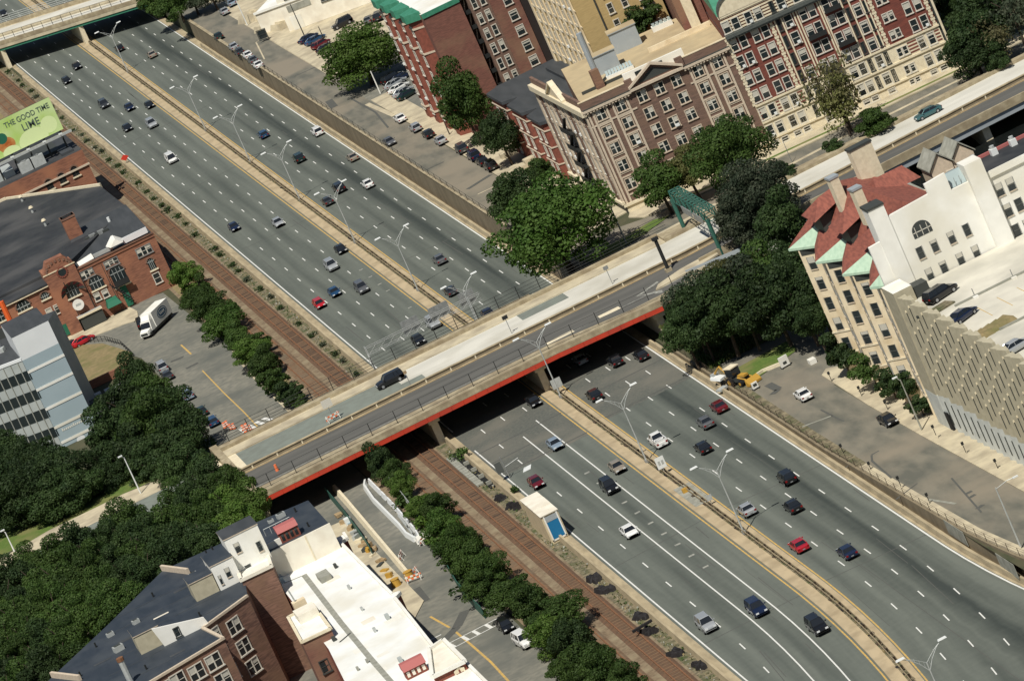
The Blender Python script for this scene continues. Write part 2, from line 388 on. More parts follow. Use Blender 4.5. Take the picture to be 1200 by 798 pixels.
def strip(mb, x0, x1, z, m, ya=480, yb=1760, right=False, left=False, uv=True, f0=None, f1=None):
    yy = [y for y in YS if ya < y < yb]; yy = [ya]+yy+[yb]
    for a, b in zip(yy[:-1], yy[1:]):
        l0, l1 = (f0 or cx)(a), (f0 or cx)(b); r0, r1 = (f1 or cx)(a), (f1 or cx)(b)
        mb.face([(x0+l0, a, z), (x1+r0, a, z), (x1+r1, b, z), (x0+l1, b, z)], m, uv=[(x0, a), (x1, a), (x1, b), (x0, b)])
hw = MB(); strip(hw, -16.6, -1.5, 0, 'highway', f0=lambda y: 0); strip(hw, 1.55, 17.4, 0, 'highway', f1=cr_); struct(hw, 'highway')
pd = MB(); strip(pd, -16.2, -1.75, .004, 'ramp_deck', 751, 815); strip(pd, 1.85, 16.2, .004, 'ramp_deck', 754, 815); struct(pd, 'highway_deck_pavement')
md = MB()
for x0, x1, z1 in ((-1.5, .05, .16), (.75, 1.6, .16)):
    strip(md, x0, x1, z1, 'median_tan'); 
strip(md, .05, .75, .03, 'rubble')
for xx in (-1.5, .05, .75, 1.6):
    yy = YS
    for a, b in zip(yy[:-1], yy[1:]): md.face([(xx+cx(a), a, -.02), (xx+cx(b), b, -.02), (xx+cx(b), b, .16), (xx+cx(a), a, .16)], 'median_tan')
for (ya, yb) in ((694, 706),): md.box(-.9, 1.5, ya, yb, .16, .2, 'grey_concrete')
struct(md, 'median_strip')
# ---- painted lines
mk = MB(); Z = .009
def line(x0, x1, m, ya, yb, **k): strip(mk, x0, x1, Z, m, ya, yb, **k)
z0 = lambda y: 0
line(-15.6, -15.4, 'white_paint', 480, 771, f0=z0, f1=z0); line(-15.6, -15.4, 'white_paint', 786, 1760, f0=z0, f1=z0); 
line(-1.92, -1.72, 'yellow_paint', 480, 1760); line(1.78, 1.98, 'yellow_paint', 480, 1760)
line(15.65, 15.87, 'white_paint', 480, 1760, f0=cr_, f1=cr_)
line(-8.82, -8.64, 'white_paint', 480, 766); line(-5.44, -5.26, 'white_paint', 480, 771)
def dashes(x, ys, lx=.16, m='white_paint'):
    for y in ys:
        mk.face([(x-lx/2+cx(y-1.5), y-1.5, Z), (x+lx/2+cx(y-1.5), y-1.5, Z), (x+lx/2+cx(y+1.5), y+1.5, Z), (x-lx/2+cx(y+1.5), y+1.5, Z)], m)
C_ = 12.19
dashes(5.25, [632.1-C_*k for k in range(0, 12)]+[644.3+C_*k for k in range(0, 90)])
dashes(8.85, [607.4-C_*k for k in range(1, 9)]+[607.4+C_*k for k in range(0, 13)]+[767+C_*k for k in range(0, 82)])
dashes(12.25, [602.2-C_*k for k in range(1, 9)]+[602.2+C_*k for k in range(0, 12)]+[755+C_*k for k in range(0, 83)])
dashes(-12.2, [620.2-C_*k for k in range(1, 9)]+[620.2+C_*k for k in range(0, 14)]+[803.6+C_*k for k in range(0, 78)], .17)
dashes(-8.55, [780.2, 792.4]+[804.5+C_*k for k in range(0, 78)]); dashes(-5.05, [779.5, 791.7, 804]+[816+C_*k for k in range(0, 78)])
for i in range(10): # worn cross marks in the lane
    y = 733-i*7.2; mk.face([(-7.3, y, Z), (-6.5, y, Z), (-6.5, y+.7, Z), (-7.3, y+.7, Z)], 'faded_paint')
for y in (895, 903, 911, 870, 888, 931): mk.face([(-3.6, y, Z), (-2.9, y, Z), (-2.9, y+.6, Z), (-3.6, y+.6, Z)], 'faded_paint')
struct(mk, 'lane_markings')
cr2 = MB()
for X0, X1, Y in ((-15.5, -1.8, 752), (1.9, 15.6, 755), (-15.5, -1.8, 768), (-15.3, -9, 760), (2, 15.6, 770)):
    cr2.face([(X0, Y, .0135), (X1, Y+.3, .0135), (X1, Y+.75, .0135), (X0, Y+.45, .0135)], 'patch_dark')
rs = np.random.RandomState(11)
for i in range(95):
    X = rs.choice([-14, -10.5, -7, -3.4, 3.4, 7, 10.6, 14])+rs.uniform(-1.2, 1.2); Y = rs.uniform(600, 1180); L = rs.uniform(4, 26); w_ = rs.uniform(.05, .14)
    if 745 < Y+L and Y < 818: continue
    k = rs.uniform(-.02, .02)
    cr2.face([(X+cx(Y), Y, .006), (X+w_+cx(Y), Y, .006), (X+w_+k*L+cx(Y+L), Y+L, .006), (X+k*L+cx(Y+L), Y+L, .006)], 'patch_dark')
for Y in (640, 687, 838, 903, 968, 1040, 1112):
    for X0, X1 in ((-15.5, -1.8), (1.9, 15.6)):
        q = rs.uniform(-1, 1); cr2.face([(X0+cx(Y), Y+q, .0065), (X1+cx(Y), Y-q, .0065), (X1+cx(Y), Y-q+.22, .0065), (X0+cx(Y), Y+q+.22, .0065)], 'patch_dark')
cr2.face([(6.1, 480, .006), (6.2, 480, .006), (6.75, 640, .006), (6.65, 640, .006)], 'patch_dark')
struct(cr2, 'pavement_seams')
# ---- median guard rail : rails, posts (each its own)
gr = thing('guard_rail', 'double-sided steel guard rail running down the median of the highway', 'guard rail', (.4, 700, 0))
def wav(y): return .4+cx(y)
b = MB()
for sx in (-.22, .18):
    for a, c in zip(YS[:-1], YS[1:]):
        b.hexa([(wav(a)+sx, a, .5), (wav(a)+sx+.05, a, .5), (wav(c)+sx+.05, c, .5), (wav(c)+sx, c, .5), (wav(a)+sx, a, .82), (wav(a)+sx+.05, a, .82), (wav(c)+sx+.05, c, .82), (wav(c)+sx, c, .82)], 'barrier_tan')
b.build('rail_beam', gr)
pm = MB(); pm.box(-.24, .24, -.1, .1, .35, .8, 'bark'); pm.box(-.08, .08, -.1, .1, 0, .8, 'bark'); pm = pm.mesh('post')
for i in range(100): y = 562+i*3.9; put(pm, 'post', gr, (wav(y), y, 0))
b = MB()
for i in range(150):
    y = 562+(100+i)*3.9; b.box(.16, .64, y-.1, y+.1, .35, .8, 'bark')
tag(b.build('posts', gr), kind='stuff')
# debris and weeds in the slot of the median
b = MB()
for i in range(520):
    y = 560+rnd.random()**1.3*700; x = .4+cx(y)+rnd.uniform(-.35, .35); s_ = rnd.uniform(.15, .5)
    b.box(x-s_*.4, x+s_*.4, y-s_, y+s_, .02, .03+rnd.uniform(.05, .25), rnd.choice(['tarp', 'bark', 'rubble', 'rubble', 'dry_grass']))
tag(b.build('median_debris'), 'dark litter and weeds along the slot of the highway median', 'debris', None, 'stuff')
# ---- side barriers
def barrier(name, label, x0, x1, h, ya, yb, m='barrier_tan', f=None):
    t = MB(); f = f or (lambda y: 0); yy = [ya]+[y for y in YS if ya < y < yb]+[yb]
    for a, c in zip(yy[:-1], yy[1:]):
        A, C = f(a), f(c)
        t.hexa([(x0+A, a, 0), (x1+A, a, 0), (x1+C, c, 0), (x0+C, c, 0), (x0+.14+A, a, h), (x1-.14+A, a, h), (x1-.14+C, c, h), (x0+.14+C, c, h)], m)
    tag(t.build(name), label, 'barrier'); return t
barrier('concrete_barrier', 'tan concrete barrier between the railway and the highway, in front of the overpass', -17.6, -17.0, .85, 480, 782)
barrier('concrete_barrier', 'tan concrete barrier between the railway and the highway, beyond the overpass', -17.6, -17.0, .85, 812, 1240)
barrier('concrete_barrier', 'tan concrete barrier at the foot of the right retaining wall, beyond the overpass', 16.25, 16.8, .8, 818, 1178)
barrier('concrete_barrier', 'tan concrete barrier on the right edge of the highway, in front of the overpass', 16.3, 16.9, .8, 480, 782, f=cr_)
sh = MB(); strip(sh, -17.0, -15.95, .07, 'barrier_tan', f0=z0, f1=z0); strip(sh, 15.95, 17.35, .012, 'barrier_tan', f0=cr_, f1=cr_); struct(sh, 'shoulder')
# ---- retaining walls
rw = thing('retaining_wall', 'tall tan retaining wall beside the far right lanes, holding up the upper street', 'wall', (17.5, 1000, 0))
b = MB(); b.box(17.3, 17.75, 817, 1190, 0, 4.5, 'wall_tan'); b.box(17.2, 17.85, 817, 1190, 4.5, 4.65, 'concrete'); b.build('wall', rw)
b = MB()
for i in range(60): b.tube([(17.5, 820+i*5.2, 4.65), (17.5, 820+i*5.2, 5.8)], .04, 'black_metal', 4)
for z in (5.1, 5.75): b.tube([(17.5, 818, z), (17.5, 1130, z)], .03, 'black_metal', 4)
b.build('railing', rw)
rw = thing('retaining_wall', 'low stained retaining wall with a chain-link fence beside the near right lanes', 'wall', (17.5, 640, 0))
b = MB(); yy = [480]+[y for y in YS if 480 < y < 770]+[770]
for a, c in zip(yy[:-1], yy[1:]):
    A, C = 17.35+cr_(a), 17.35+cr_(c)
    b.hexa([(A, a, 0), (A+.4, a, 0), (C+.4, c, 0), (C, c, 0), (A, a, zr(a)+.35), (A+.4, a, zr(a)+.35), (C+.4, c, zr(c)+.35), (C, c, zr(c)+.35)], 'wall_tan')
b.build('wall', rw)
b = MB()
for i in range(70):
    y = 500+i*3.8; x = 17.6+cr_(y); z = zr(y)+.35; b.tube([(x, y, z), (x, y, z+1.1)], .04, 'bark', 4)
for dz in (.35, .75, 1.1):
    for a, c in zip(yy[:-1], yy[1:]): b.tube([(17.6+cr_(a), a, zr(a)+.35+dz), (17.6+cr_(c), c, zr(c)+.35+dz)], .02, 'bark', 4)
b.build('fence', rw)
b = MB(); b.box(17.28, 17.34, 606, 613, .6, 2.6, 'grey_concrete'); b.box(17.28, 17.34, 626, 634, .5, 2.5, 'grey_concrete'); b.build('patch', rw)
# ================================================================ RAILWAY
bl = MB(); strip(bl, -30.2, -17.6, 0, 'ballast', 480, 1760, f0=z0, f1=z0); struct(bl, 'railway_bed')
bl = MB(); strip(bl, -19.3, -17.65, .02, 'rubble', 480, 1760, f0=z0, f1=z0); strip(bl, -29.6, -27.4, .02, 'dry_grass', 815, 1300, f0=z0, f1=z0); struct(bl, 'verge')
def track(x, label, ya, yb, n=100, top=.12):
    t = thing('railway_track', label, 'railway track', (x, (ya+yb)/2, .05))
    b = MB(); b.hexa([(x-1.4, ya, 0), (x+1.4, ya, 0), (x+1.4, yb, 0), (x-1.4, yb, 0), (x-1.05, ya, top), (x+1.05, ya, top), (x+1.05, yb, top), (x-1.05, yb, top)], 'rail_bed_dark' if top < .13 else 'rust_bed'); b.build('ballast_bed', t)
    for s_ in (-.76, .76):
        b = MB(); b.box(x+s_-.08, x+s_+.08, ya, yb, .12, .30, 'rust'); b.build('rail', t)
    sm = MB(); sm.box(-.98, .98, -.14, .14, .06, .165, 'tie'); sm = sm.mesh('sleeper')
    ya0 = max(ya, 590)
    for i in range(n): put(sm, 'sleeper', t, (x, ya0+i*1.22, 0))
    b = MB(); y = ya0+n*1.22
    while y < min(yb, 1290): b.box(x-.98, x+.98, y-.14, y+.14, .06, .165, rnd.choice(['tie', 'tie', 'bark'])); y += 1.22
    tag(b.build('sleepers', t), kind='stuff')
track(-21.05, 'rust-brown railway track nearer to the highway', 480, 1700)
track(-25.0, 'rust-brown railway track nearer to the hedge and brick building', 480, 1700, 100, .158)
# dark shrubs by the barrier and black heaps
def blob_mesh(name, rx, ry, rz, n, s_, leaf, seed, lobes=6, hollow=.55):
    r = np.random.RandomState(seed); V = []; F = []
    L = []
    for i in range(lobes):
        z_ = 1-2*(i+.5)/lobes; z_ = z_*.95+.05; t = 2*math.pi*(i*.618+r.uniform(-.06, .06)); q = math.sqrt(max(0, 1-z_*z_)); e = r.uniform(.46, .88)
        L.append((math.cos(t)*q*e, math.sin(t)*q*e, z_*e*.95, r.uniform(.20, .40)*(1.25 if lobes < 9 else 1)))
    L.append((0, 0, .0, .5)); L.append((.1, -.2, -.1, .5)); L = np.array(L)
    k = r.choice(len(L), n, p=L[:, 3]**2/np.sum(L[:, 3]**2))
    d = r.normal(size=(n, 3)); d[:, 2] = d[:, 2]*.9+.25; d /= np.linalg.norm(d, axis=1)[:, None]
    rad = L[k, 3]*(hollow+(1.08-hollow)*r.rand(n)**.45)
    P = L[k, :3]+d*rad[:, None]*np.array([1.15, 1.15, .72])
    P *= np.array([rx, ry, rz]); nn = d*.8+r.normal(size=(n, 3))*.55; nn[:, 2] += .25; nn /= np.linalg.norm(nn, axis=1)[:, None]
    a = np.cross(nn, r.normal(size=(n, 3))); a /= np.linalg.norm(a, axis=1)[:, None]; b_ = np.cross(nn, a)
    sz = s_*(.5+.9*r.rand(n)**1.5)[:, None]
    A = P+a*sz; B = P+b_*sz*.8; C = P-a*sz; D = P-b_*sz*.8
    V = np.stack([A, B, C, D], 1).reshape(-1, 3); me = bpy.data.meshes.new(name)
    me.vertices.add(len(V)); me.vertices.foreach_set('co', V.ravel().astype(np.float32))
    me.loops.add(4*n); me.loops.foreach_set('vertex_index', np.arange(4*n, dtype=np.int32))
    me.polygons.add(n); me.polygons.foreach_set('loop_start', np.arange(0, 4*n, 4, dtype=np.int32)); me.polygons.foreach_set('loop_total', np.full(n, 4, dtype=np.int32))
    me.materials.append(MATS[leaf]); me.update(calc_edges=True); me.validate()
    return me
SHR = [blob_mesh('shrub', 1, 1, 1, 260, .16, 'leaf_dark', 50+i, 5) for i in range(3)]
def shrub(x, y, z, r_, h, label, group=None, leaf=None, cat='shrub', name='shrub'):
    o = bpy.data.objects.new(name, rnd.choice(SHR)); COL.objects.link(o); o.location = (x, y, z+h*.7); o.scale = (r_, r_, h); o.rotation_euler = (0, 0, rnd.random()*6)
    if leaf: o.material_slots[0].link = 'OBJECT'; o.material_slots[0].material = MATS[leaf]
    return tag(o, label, cat, group)
for i in range(46):
    y = 826+i*9.6+rnd.uniform(-2, 2)
    if i % 9 == 8: continue
    shrub(-18.6+rnd.uniform(-.4, .3), y, 0, rnd.uniform(.6, 1.0), rnd.uniform(.5, .8), 'small dark shrub between the railway and the far highway barrier', 'shrubs between railway and highway', rnd.choice(['leaf_dark', 'leaf_dark', 'leaf_grey']))
wd = MB(); rs = np.random.RandomState(3)
for i in range(2600):
    y = 600+rs.rand()**1.0*660; 
    if 778 < y < 815: continue
    x = -18.5+rs.randn()*.55; s_ = .1+.22*rs.rand(); 
    if x > -17.7: x = -17.75
    a = rs.rand()*6; h = s_*(.5+rs.rand())
    wd.face([(x, y, .02), (x+math.cos(a)*s_, y+math.sin(a)*s_, h), (x-.3*math.sin(a)*s_, y+s_, h*.9)], ['leaf_olive', 'leaf_mid', 'dry_grass', 'grey_concrete'][rs.randint(4)])
tag(wd.build('weeds'), 'weeds and loose stones along the strip between railway and highway', 'weeds', None, 'stuff')
def heap(px, py, s_=.95):
    x, y = G(px, py, .4); b = MB((x, y), rnd.random()*.6)
    for k in range(7):
        a, c = rnd.uniform(-s_*.6, s_*.6), rnd.uniform(-s_*1.4, s_*1.4); q = rnd.uniform(.3, .6)*s_
        b.hexa([(a-q, c-q*1.5, 0), (a+q, c-q*1.4, 0), (a+q, c+q*1.3, 0), (a-q, c+q*1.5, 0), (a-q*.7, c-q, rnd.uniform(.4, .9)), (a+q*.6, c-q, rnd.uniform(.3, .8)), (a+q*.6, c+q, rnd.uniform(.3, .9)), (a-q*.7, c+q, rnd.uniform(.3, .8))], 'tarp')
    return b.build('rubbish_heap')
for i, (px, py, l) in enumerate([(698, 677, 'black heap on the railway verge, left one of the close pair below the pale shed'), (709, 689, 'black heap on the railway verge, right one of the close pair below the pale shed'), (748, 722, 'black heap on the verge above the leaning dark board'), (759, 738, 'black heap under the leaning dark board beside the track'), (792, 764, 'narrow upright black heap by the barrier'), (817, 779, 'black heap with white litter at the bottom edge of the photo'), (588, 582, 'dark scrap heap behind the pale shed, upper one'), (603, 592, 'dark scrap heap right behind the pale shed')]):
    tag(heap(px, py), l, 'heap')
# ================================================================ LEFT STREET
def poly(name, pts, z, m, kind='structure'):
    b = MB(); P = [G(px, py, z) if len(q) == 0 else None for px, py, *q in pts]; b.face([(x, y, z) for x, y in P][::1], m)
    o = b.build(name); me = o.data
    if me.polygons[0].normal.z < 0: me.flip_normals()
    return tag(o, kind=kind)
def wpoly(name, pts, z, m):
    b = MB(); b.face([(x, y, z) for x, y in pts], m); o = b.build(name)
    if o.data.polygons[0].normal.z < 0: o.data.flip_normals()
    return tag(o, kind='structure')
wpoly('street_left', [(-37.5, 480), (-31, 480), (-30.6, 690), (-30.3, 860), (-30.3, 905), (-31.5, 965), (-33, 966), (-62, 966), (-80, 966), (-80, 944), (-45, 936), (-43, 924), (-42.6, 872), (-46, 840), (-46, 770), (-37.5, 768)], .01, 'street')
wpoly('pavement_left', [(-37.6, 712), (-37.5, 768), (-46, 770), (-46, 706), (-40.5, 706)], .12, 'sidewalk')
wpoly('street_lower', [(-47, 480), (-37.4, 480), (-37.4, 768), (-47, 768)], .008, 'street')
wpoly('pavement_hedge', [(-31.4, 838), (-30.1, 838), (-29.8, 880), (-30.2, 905), (-31.4, 880)], .05, 'sidewalk')
b = MB(); b.prism([(-62, 958.5), (-48, 957.5), (-41, 955), (-38.5, 953), (-37.5, 960), (-38, 966), (-62, 966)], 0, .13, 'sidewalk'); struct(b, 'pavement_entrance')
# street markings left
mk = MB()
def pline(pts, w_, m, z):
    P = [Vector((*G(px, py, z), z)) for px, py in pts]
    for a, c in zip(P[:-1], P[1:]):
        d = (c-a).normalized(); n = Vector((-d.y, d.x, 0))*w_/2
        mk.face([tuple(a-n), tuple(c-n), tuple(c+n), tuple(a+n)], m)
pline([(237, 434), (262, 460), (285, 482), (302, 500)], .22, 'yellow_paint', .016); pline([(212, 404), (224, 415)], .3, 'yellow_paint', .016)
pline([(504, 722), (527, 735)], .32, 'yellow_paint', .016); pline([(533, 739), (552, 755), (575, 775), (598, 800), (620, 830)], .32, 'yellow_paint', .016)
pline([(501, 751), (517, 743)], .3, 'white_paint', .02)
pline([(519, 757), (583, 724)], .22, 'white_paint', .02); pline([(527, 761), (590, 728)], .22, 'white_paint', .02)
for t in (.1, .35, .55, .78, .97): pline([(519+64*t, 757-33*t), (527+63*t, 761-33*t)], .5, 'white_paint', .024)
pline([(268, 508), (312, 488)], .25, 'faded_paint', .02); pline([(275, 516), (330, 490)], .25, 'faded_paint', .02)
for t in (.3, .5, .7, .9): pline([(268+44*t, 508-20*t), (275+55*t, 516-26*t)], .7, 'white_paint', .024)
struct(mk, 'street_markings')
mk = MB()
pline([(517, 753), (535, 735), (545, 715)], 1.6, 'patch_dark', .028); pline([(200, 424), (215, 418)], 1.2, 'patch_dark', .028); pline([(218, 432), (232, 425)], 1.2, 'patch_dark', .028)
pline([(485, 690), (497, 705)], 1.8, 'patch_dark', .028)
struct(mk, 'street_patches')
# ================================================================ OVERPASS
DZ = 5.6
br = thing('overpass', 'wide road bridge with red steel edge girder crossing over the highway and railway', 'bridge', (-5, 798, 0))
b = MB(); b.prism([(-46, 780.1), (3, 780.1), (20, 778.0), (24, 779), (30, 787), (30, 817), (-46, 817)], DZ-.3, DZ, 'concrete'); b.build('deck', br)
b = MB(); b.prism([(-46, 780.12), (3, 780.12), (20, 778.02), (20, 779.1), (3, 781.2), (-46, 781.2)], 4.55, DZ-.31, 'red_steel')
for i in range(32): b.box(-45+i*2, -44.92+i*2, 780.06-(0 if i < 25 else (i-24)*.25), 780.4, 4.6, DZ-.36, 'red_steel')
b.build('edge_girder', br)
for yy_ in (788, 795, 802, 809):
    b = MB(); b.box(-46, 30, yy_-.3, yy_+.3, 4.4, DZ-.57, 'frame_dark'); b.build('girder', br)
b = MB(); b.box(-46, 30, 815.6, 816.2, 4.4, DZ-.57, 'red_steel'); b.build('edge_girder', br)
# carriageways on the deck
b = MB(); b.prism([(-46, 786), (3, 786), (16, 783), (24, 781.5), (30, 791.5), (30, 797.4), (-46, 797.4)], DZ, DZ+.02, 'deck_dark'); b.build('lower_carriageway', br)
b = MB(); b.box(-46, -17.5, 798.2, 810.6, DZ, DZ+.02, 'deck_green'); b.box(-50, -44.4, 798.6, 812, DZ+.02, DZ+.04, 'stone_cream'); b.box(-17.5, 30, 798.2, 811, DZ, DZ+.02, 'deck_light'); b.box(4, 12, 806.5, 810.8, DZ+.02, DZ+.03, 'deck_green'); b.box(-17.5, -14, 799, 804, DZ+.02, DZ+.03, 'deck_green'); b.build('upper_carriageway', br)
b = MB(); b.box(-46, 30, 810.9, 815.0, DZ, DZ+.18, 'sidewalk'); b.box(-46, 8, 815.0, 817.2, DZ, DZ+.75, 'concrete'); b.box(8, 30, 815.0, 816, DZ, DZ+.75, 'concrete'); b.build('far_sidewalk', br)
b = MB(); b.prism([(-46, 780.15), (3, 780.15), (20, 778.05), (24, 778.6), (24.5, 781), (16, 780.6), (3, 781.9), (-46, 782.0)], DZ, DZ+.62, 'concrete'); b.build('near_parapet', br)
def median(name, par, x0, x1, y0, y1, dz, dy=0):
    b = MB(); f = lambda x: dy*(x-x0)/(x1-x0)
    for ya, yb, za, h, m in ((y0, y0+.4, 0, .7, 'wall_tan'), (y0-.12, y0+.5, .7, .82, 'barrier_tan'), (y0-.3, y0, 0, .16, 'barrier_tan'), (y0+.5, y0+.9, 0, .1, 'stone_cream')):
        b.hexa([(x0, ya, dz+za), (x1, ya+dy, dz+za), (x1, yb+dy, dz+za), (x0, yb, dz+za), (x0, ya, dz+h), (x1, ya+dy, dz+h), (x1, yb+dy, dz+h), (x0, yb, dz+h)], m)
    n = int((x1-x0)/4.2)
    for i in range(n):
        x = x0+2+i*4.2; b.box(x-.1, x+.1, y0-.06+f(x), y0+f(x), dz+.1, dz+.7, 'stone_cream')
    b.build(name, par)
median('median_barrier', br, -46, 30, 797.5, 801.2, DZ)
yl = MB(); yl.box(-46, 30, 797.1, 797.3, DZ+.02, DZ+.026, 'yellow_paint'); yl.box(-46, 30, 786.6, 786.8, DZ+.02, DZ+.026, 'faded_paint'); yl.build('lane_line', br)
wl = MB()
for (a, b_, c, d) in ((3, 7.6, 786.2, 787.6), (12, 15.5, 786.4, 788.2)): wl.box(a, b_, c, d, DZ+.026, DZ+.032, 'stone_cream')
P = [G(745, 348, DZ), G(770, 330, DZ), G(772, 331, DZ), G(752, 345, DZ), G(776, 340, DZ), G(777, 343, DZ)]
wl.face([(p[0], p[1], DZ+.03) for p in P[:4]], 'faded_paint'); wl.face([(P[0][0], P[0][1], DZ+.035), (P[4][0], P[4][1], DZ+.035), (P[5][0], P[5][1], DZ+.035)], 'faded_paint')
wl.build('deck_markings', br)
isl = MB(); isl.prism([(21.5, 786.4), (30, 788), (33, 789.2), (33, 792), (27, 791), (22.5, 788.6)], DZ+.02, DZ+.28, 'sidewalk'); isl.build('island', br)
# piers
def pier(x, label, y0=782.2):
    b = MB(); b.box(x-.55, x+.55, y0+.4, 815, -.02, 3.6, 'stone_cream'); b.box(x-.9, x+.9, y0-.3, 815.6, 3.6, 4.33, 'stone_cream'); o = b.build('pier', br); o['label'] = label
pier(-.1, 'cream median pier'); pier(-17.9, 'cream pier beside the railway barrier'); pier(19.2, 'cream pier at the right bank', 779.4)
b = MB(); b.box(-47.2, -46.0, 779.8, 818, -.02, DZ+.9, 'concrete'); b.build('abutment', br)
b = MB()
for x in [-44+4.2*i for i in range(17)]:
    b.tube([(x, 781.1, DZ+.6), (x, 781.1, DZ+2.7)], .055, 'black_metal', 4)
for z in (.8, 1.7, 2.7): b.tube([(-46, 781.1, DZ+z), (24, 779, DZ+z) if 0 else (2, 781.1, DZ+z)], .03, 'black_metal', 4); b.tube([(2, 781.1, DZ+z), (20, 779, DZ+z)], .03, 'black_metal', 4)
o = b.build('near_fence', br)
b = MB()
for x in [-44+3.6*i for i in range(21)]: b.tube([(x, 816.6, DZ+.75), (x, 816.6, DZ+2.9)], .06, 'black_metal', 4)
for z in (.85, 1.3, 1.75, 2.3, 2.9): b.tube([(-46, 816.6, DZ+z), (32, 816.2, DZ+z)], .035, 'black_metal', 4)
b.build('far_fence', br)
# sign on short posts on the bridge
def bsign(px, py, label, mdark='frame_white', w_=1.6, h=1.3, z=DZ):
    x, y = G(px, py, z); t = thing('road_sign', label, 'road sign', (x, y, z))
    b = MB((x, y), 0); b.tube([(0, 0, z), (0, 0, z+2.6)], .06, 'steel', 5); b.build('post', t)
    b = MB((x, y), 0); b.box(-w_/2, w_/2, -.06, -.0, z+2.6-h*.2, z+2.6+h*.8, mdark); b.build('panel', t)
bsign(392, 493, 'white sign panel on a post in the bridge median, left of the black SUV')
bsign(483, 455, 'small sign on the bridge median right behind the black SUV', 'wood', .5, .5)
bsign(718, 333, 'small sign on the bridge median near the turning arrows', 'steel', .8, .6)
bsign(600, 391, 'dark sign on the bridge median left of the double lamp', 'black_metal', .9, .6)
# dark slanting mast
x, y = G(784, 318, DZ); t = MB((x, y)); t.tube([(0, 0, DZ), (0, 0, DZ+5.6)], .28, 'black_metal', 8); t.box(-.5, .5, -.4, .4, DZ+5.3, DZ+5.75, 'black_metal'); t.box(-.5, .5, -.5, .5, DZ, DZ+.5, 'concrete')
tag(t.build('signal_mast'), 'thick dark mast standing on the traffic island of the overpass', 'mast')
# ---------------- left embankment continuing the road
ro = MB(); ro.prism([(-47.2, 781), (-47.2, 818), (-62, 819.5), (-140, 819.5), (-140, 783), (-60, 781)], 0, [5.55, 5.55, 5.5, 4.6, 4.6, 5.5], 'dirt_ground'); struct(ro, 'embankment')
wpoly('road_left', [(-47.2, 801.6), (-47.2, 811), (-66, 811), (-140, 808), (-140, 800), (-66, 801)], 5.56, 'deck_green'); wpoly('road_left_lower', [(-47.2, 786), (-47.2, 797.5), (-140, 797), (-140, 785)], 5.56, 'deck_dark')
wpoly('sidewalk_left', [(-47.2, 811), (-47.2, 815), (-62, 819.4), (-75, 819.4), (-84, 816.5), (-140, 813), (-140, 808.2), (-66, 811)], 5.58, 'sidewalk')
wpoly('grass_left', [(-47.4, 818), (-62, 821), (-80, 819.5), (-140, 818), (-140, 840), (-47.4, 840)], 5.2, 'grass')
# ================================================================ VIADUCT to the right
va = thing('viaduct', 'elevated double carriageway with tan edge barriers continuing right past the brick apartments', 'bridge', (75, 803, 0))
def band(mb, pts0, pts1, z0, z1, m):
    for (a0, a1, c0, c1) in zip(pts0[:-1], pts0[1:], pts1[:-1], pts1[1:]):
        mb.hexa([(a0[0], a0[1], z0), (a1[0], a1[1], z0), (c1[0], c1[1], z0), (c0[0], c0[1], z0), (a0[0], a0[1], z1), (a1[0], a1[1], z1), (c1[0], c1[1], z1), (c0[0], c0[1], z1)], m)
XS = [30, 45, 65, 90, 140, 200]
def L_(v): return list(zip(XS, v))
n0 = L_([789.8, 791.5, 792.8, 794, 796, 799]); n1 = L_([790.3, 792.0, 793.3, 794.5, 796.5, 799.5]); m0 = L_([797.5, 799.3, 801.1, 803.3, 806, 809]); m1 = L_([798.2, 800, 801.8, 804, 806.7, 809.7]); f0 = L_([811.0, 812, 813, 815, 817.6, 820.6]); f1 = L_([815.4, 815.2, 815.4, 816.6, 819, 822])
b = MB(); band(b, n0, f1, DZ-.6, DZ, 'concrete'); b.build('deck', va)
b = MB(); band(b, n1, m0, DZ, DZ+.02, 'deck_dark'); b.build('lower_carriageway', va)
b = MB(); band(b, m1, f0, DZ, DZ+.02, 'deck_light'); b.build('upper_carriageway', va)
b = MB(); band(b, n0, n1, DZ, DZ+.7, 'concrete'); b.build('near_barrier', va)
b = MB(); band(b, f0, f1, DZ, DZ+.55, 'concrete'); b.build('far_barrier', va)
for i in range(5):
    x0, x1 = XS[i], XS[i+1]; y0, y1 = m0[i][1], m1[i][1]; median('median_barrier', va, x0, x1, y0, y1, DZ, m0[i+1][1]-m0[i][1])
b = MB(); band(b, [(x, y-.4) for x, y in m0], [(x, y-.2) for x, y in m0], DZ+.02, DZ+.026, 'yellow_paint'); b.build('lane_line', va)
b = MB(); band(b, [(x, y+.3) for x, y in n0], [(x, y+.8) for x, y in n0], 3.9, DZ-.6, 'panel_metal'); b.build('girder', va)
for x in (52, 66, 80, 94, 108, 124):
    b = MB(); b.box(x-.6, x+.6, 795, 814, -.02, 4, 'stone_cream'); b.build('pier', va)
# on-ramp that drops away to the right in front of the void
rp = thing('ramp', 'narrow ramp with a thin grey edge wall falling behind the roadside trees', 'ramp', (42, 783, 0))
b = MB(); b.hexa([(24, 779, 0), (64, 779, 0), (64, 788, 0), (24, 781.5, 0), (24, 779, DZ), (64, 779, 3.2), (64, 786.6, 3.2), (24, 787.6, DZ)], 'grey_concrete'); b.build('deck', rp)
b = MB(); b.hexa([(27, 787.6, 0), (64, 786.6, 0), (64, 787, 0), (27, 788, 0), (27, 787.6, DZ+.5), (64, 786.6, 3.9), (64, 787, 3.9), (27, 788, DZ+.5)], 'panel_metal'); b.build('edge_wall', rp)
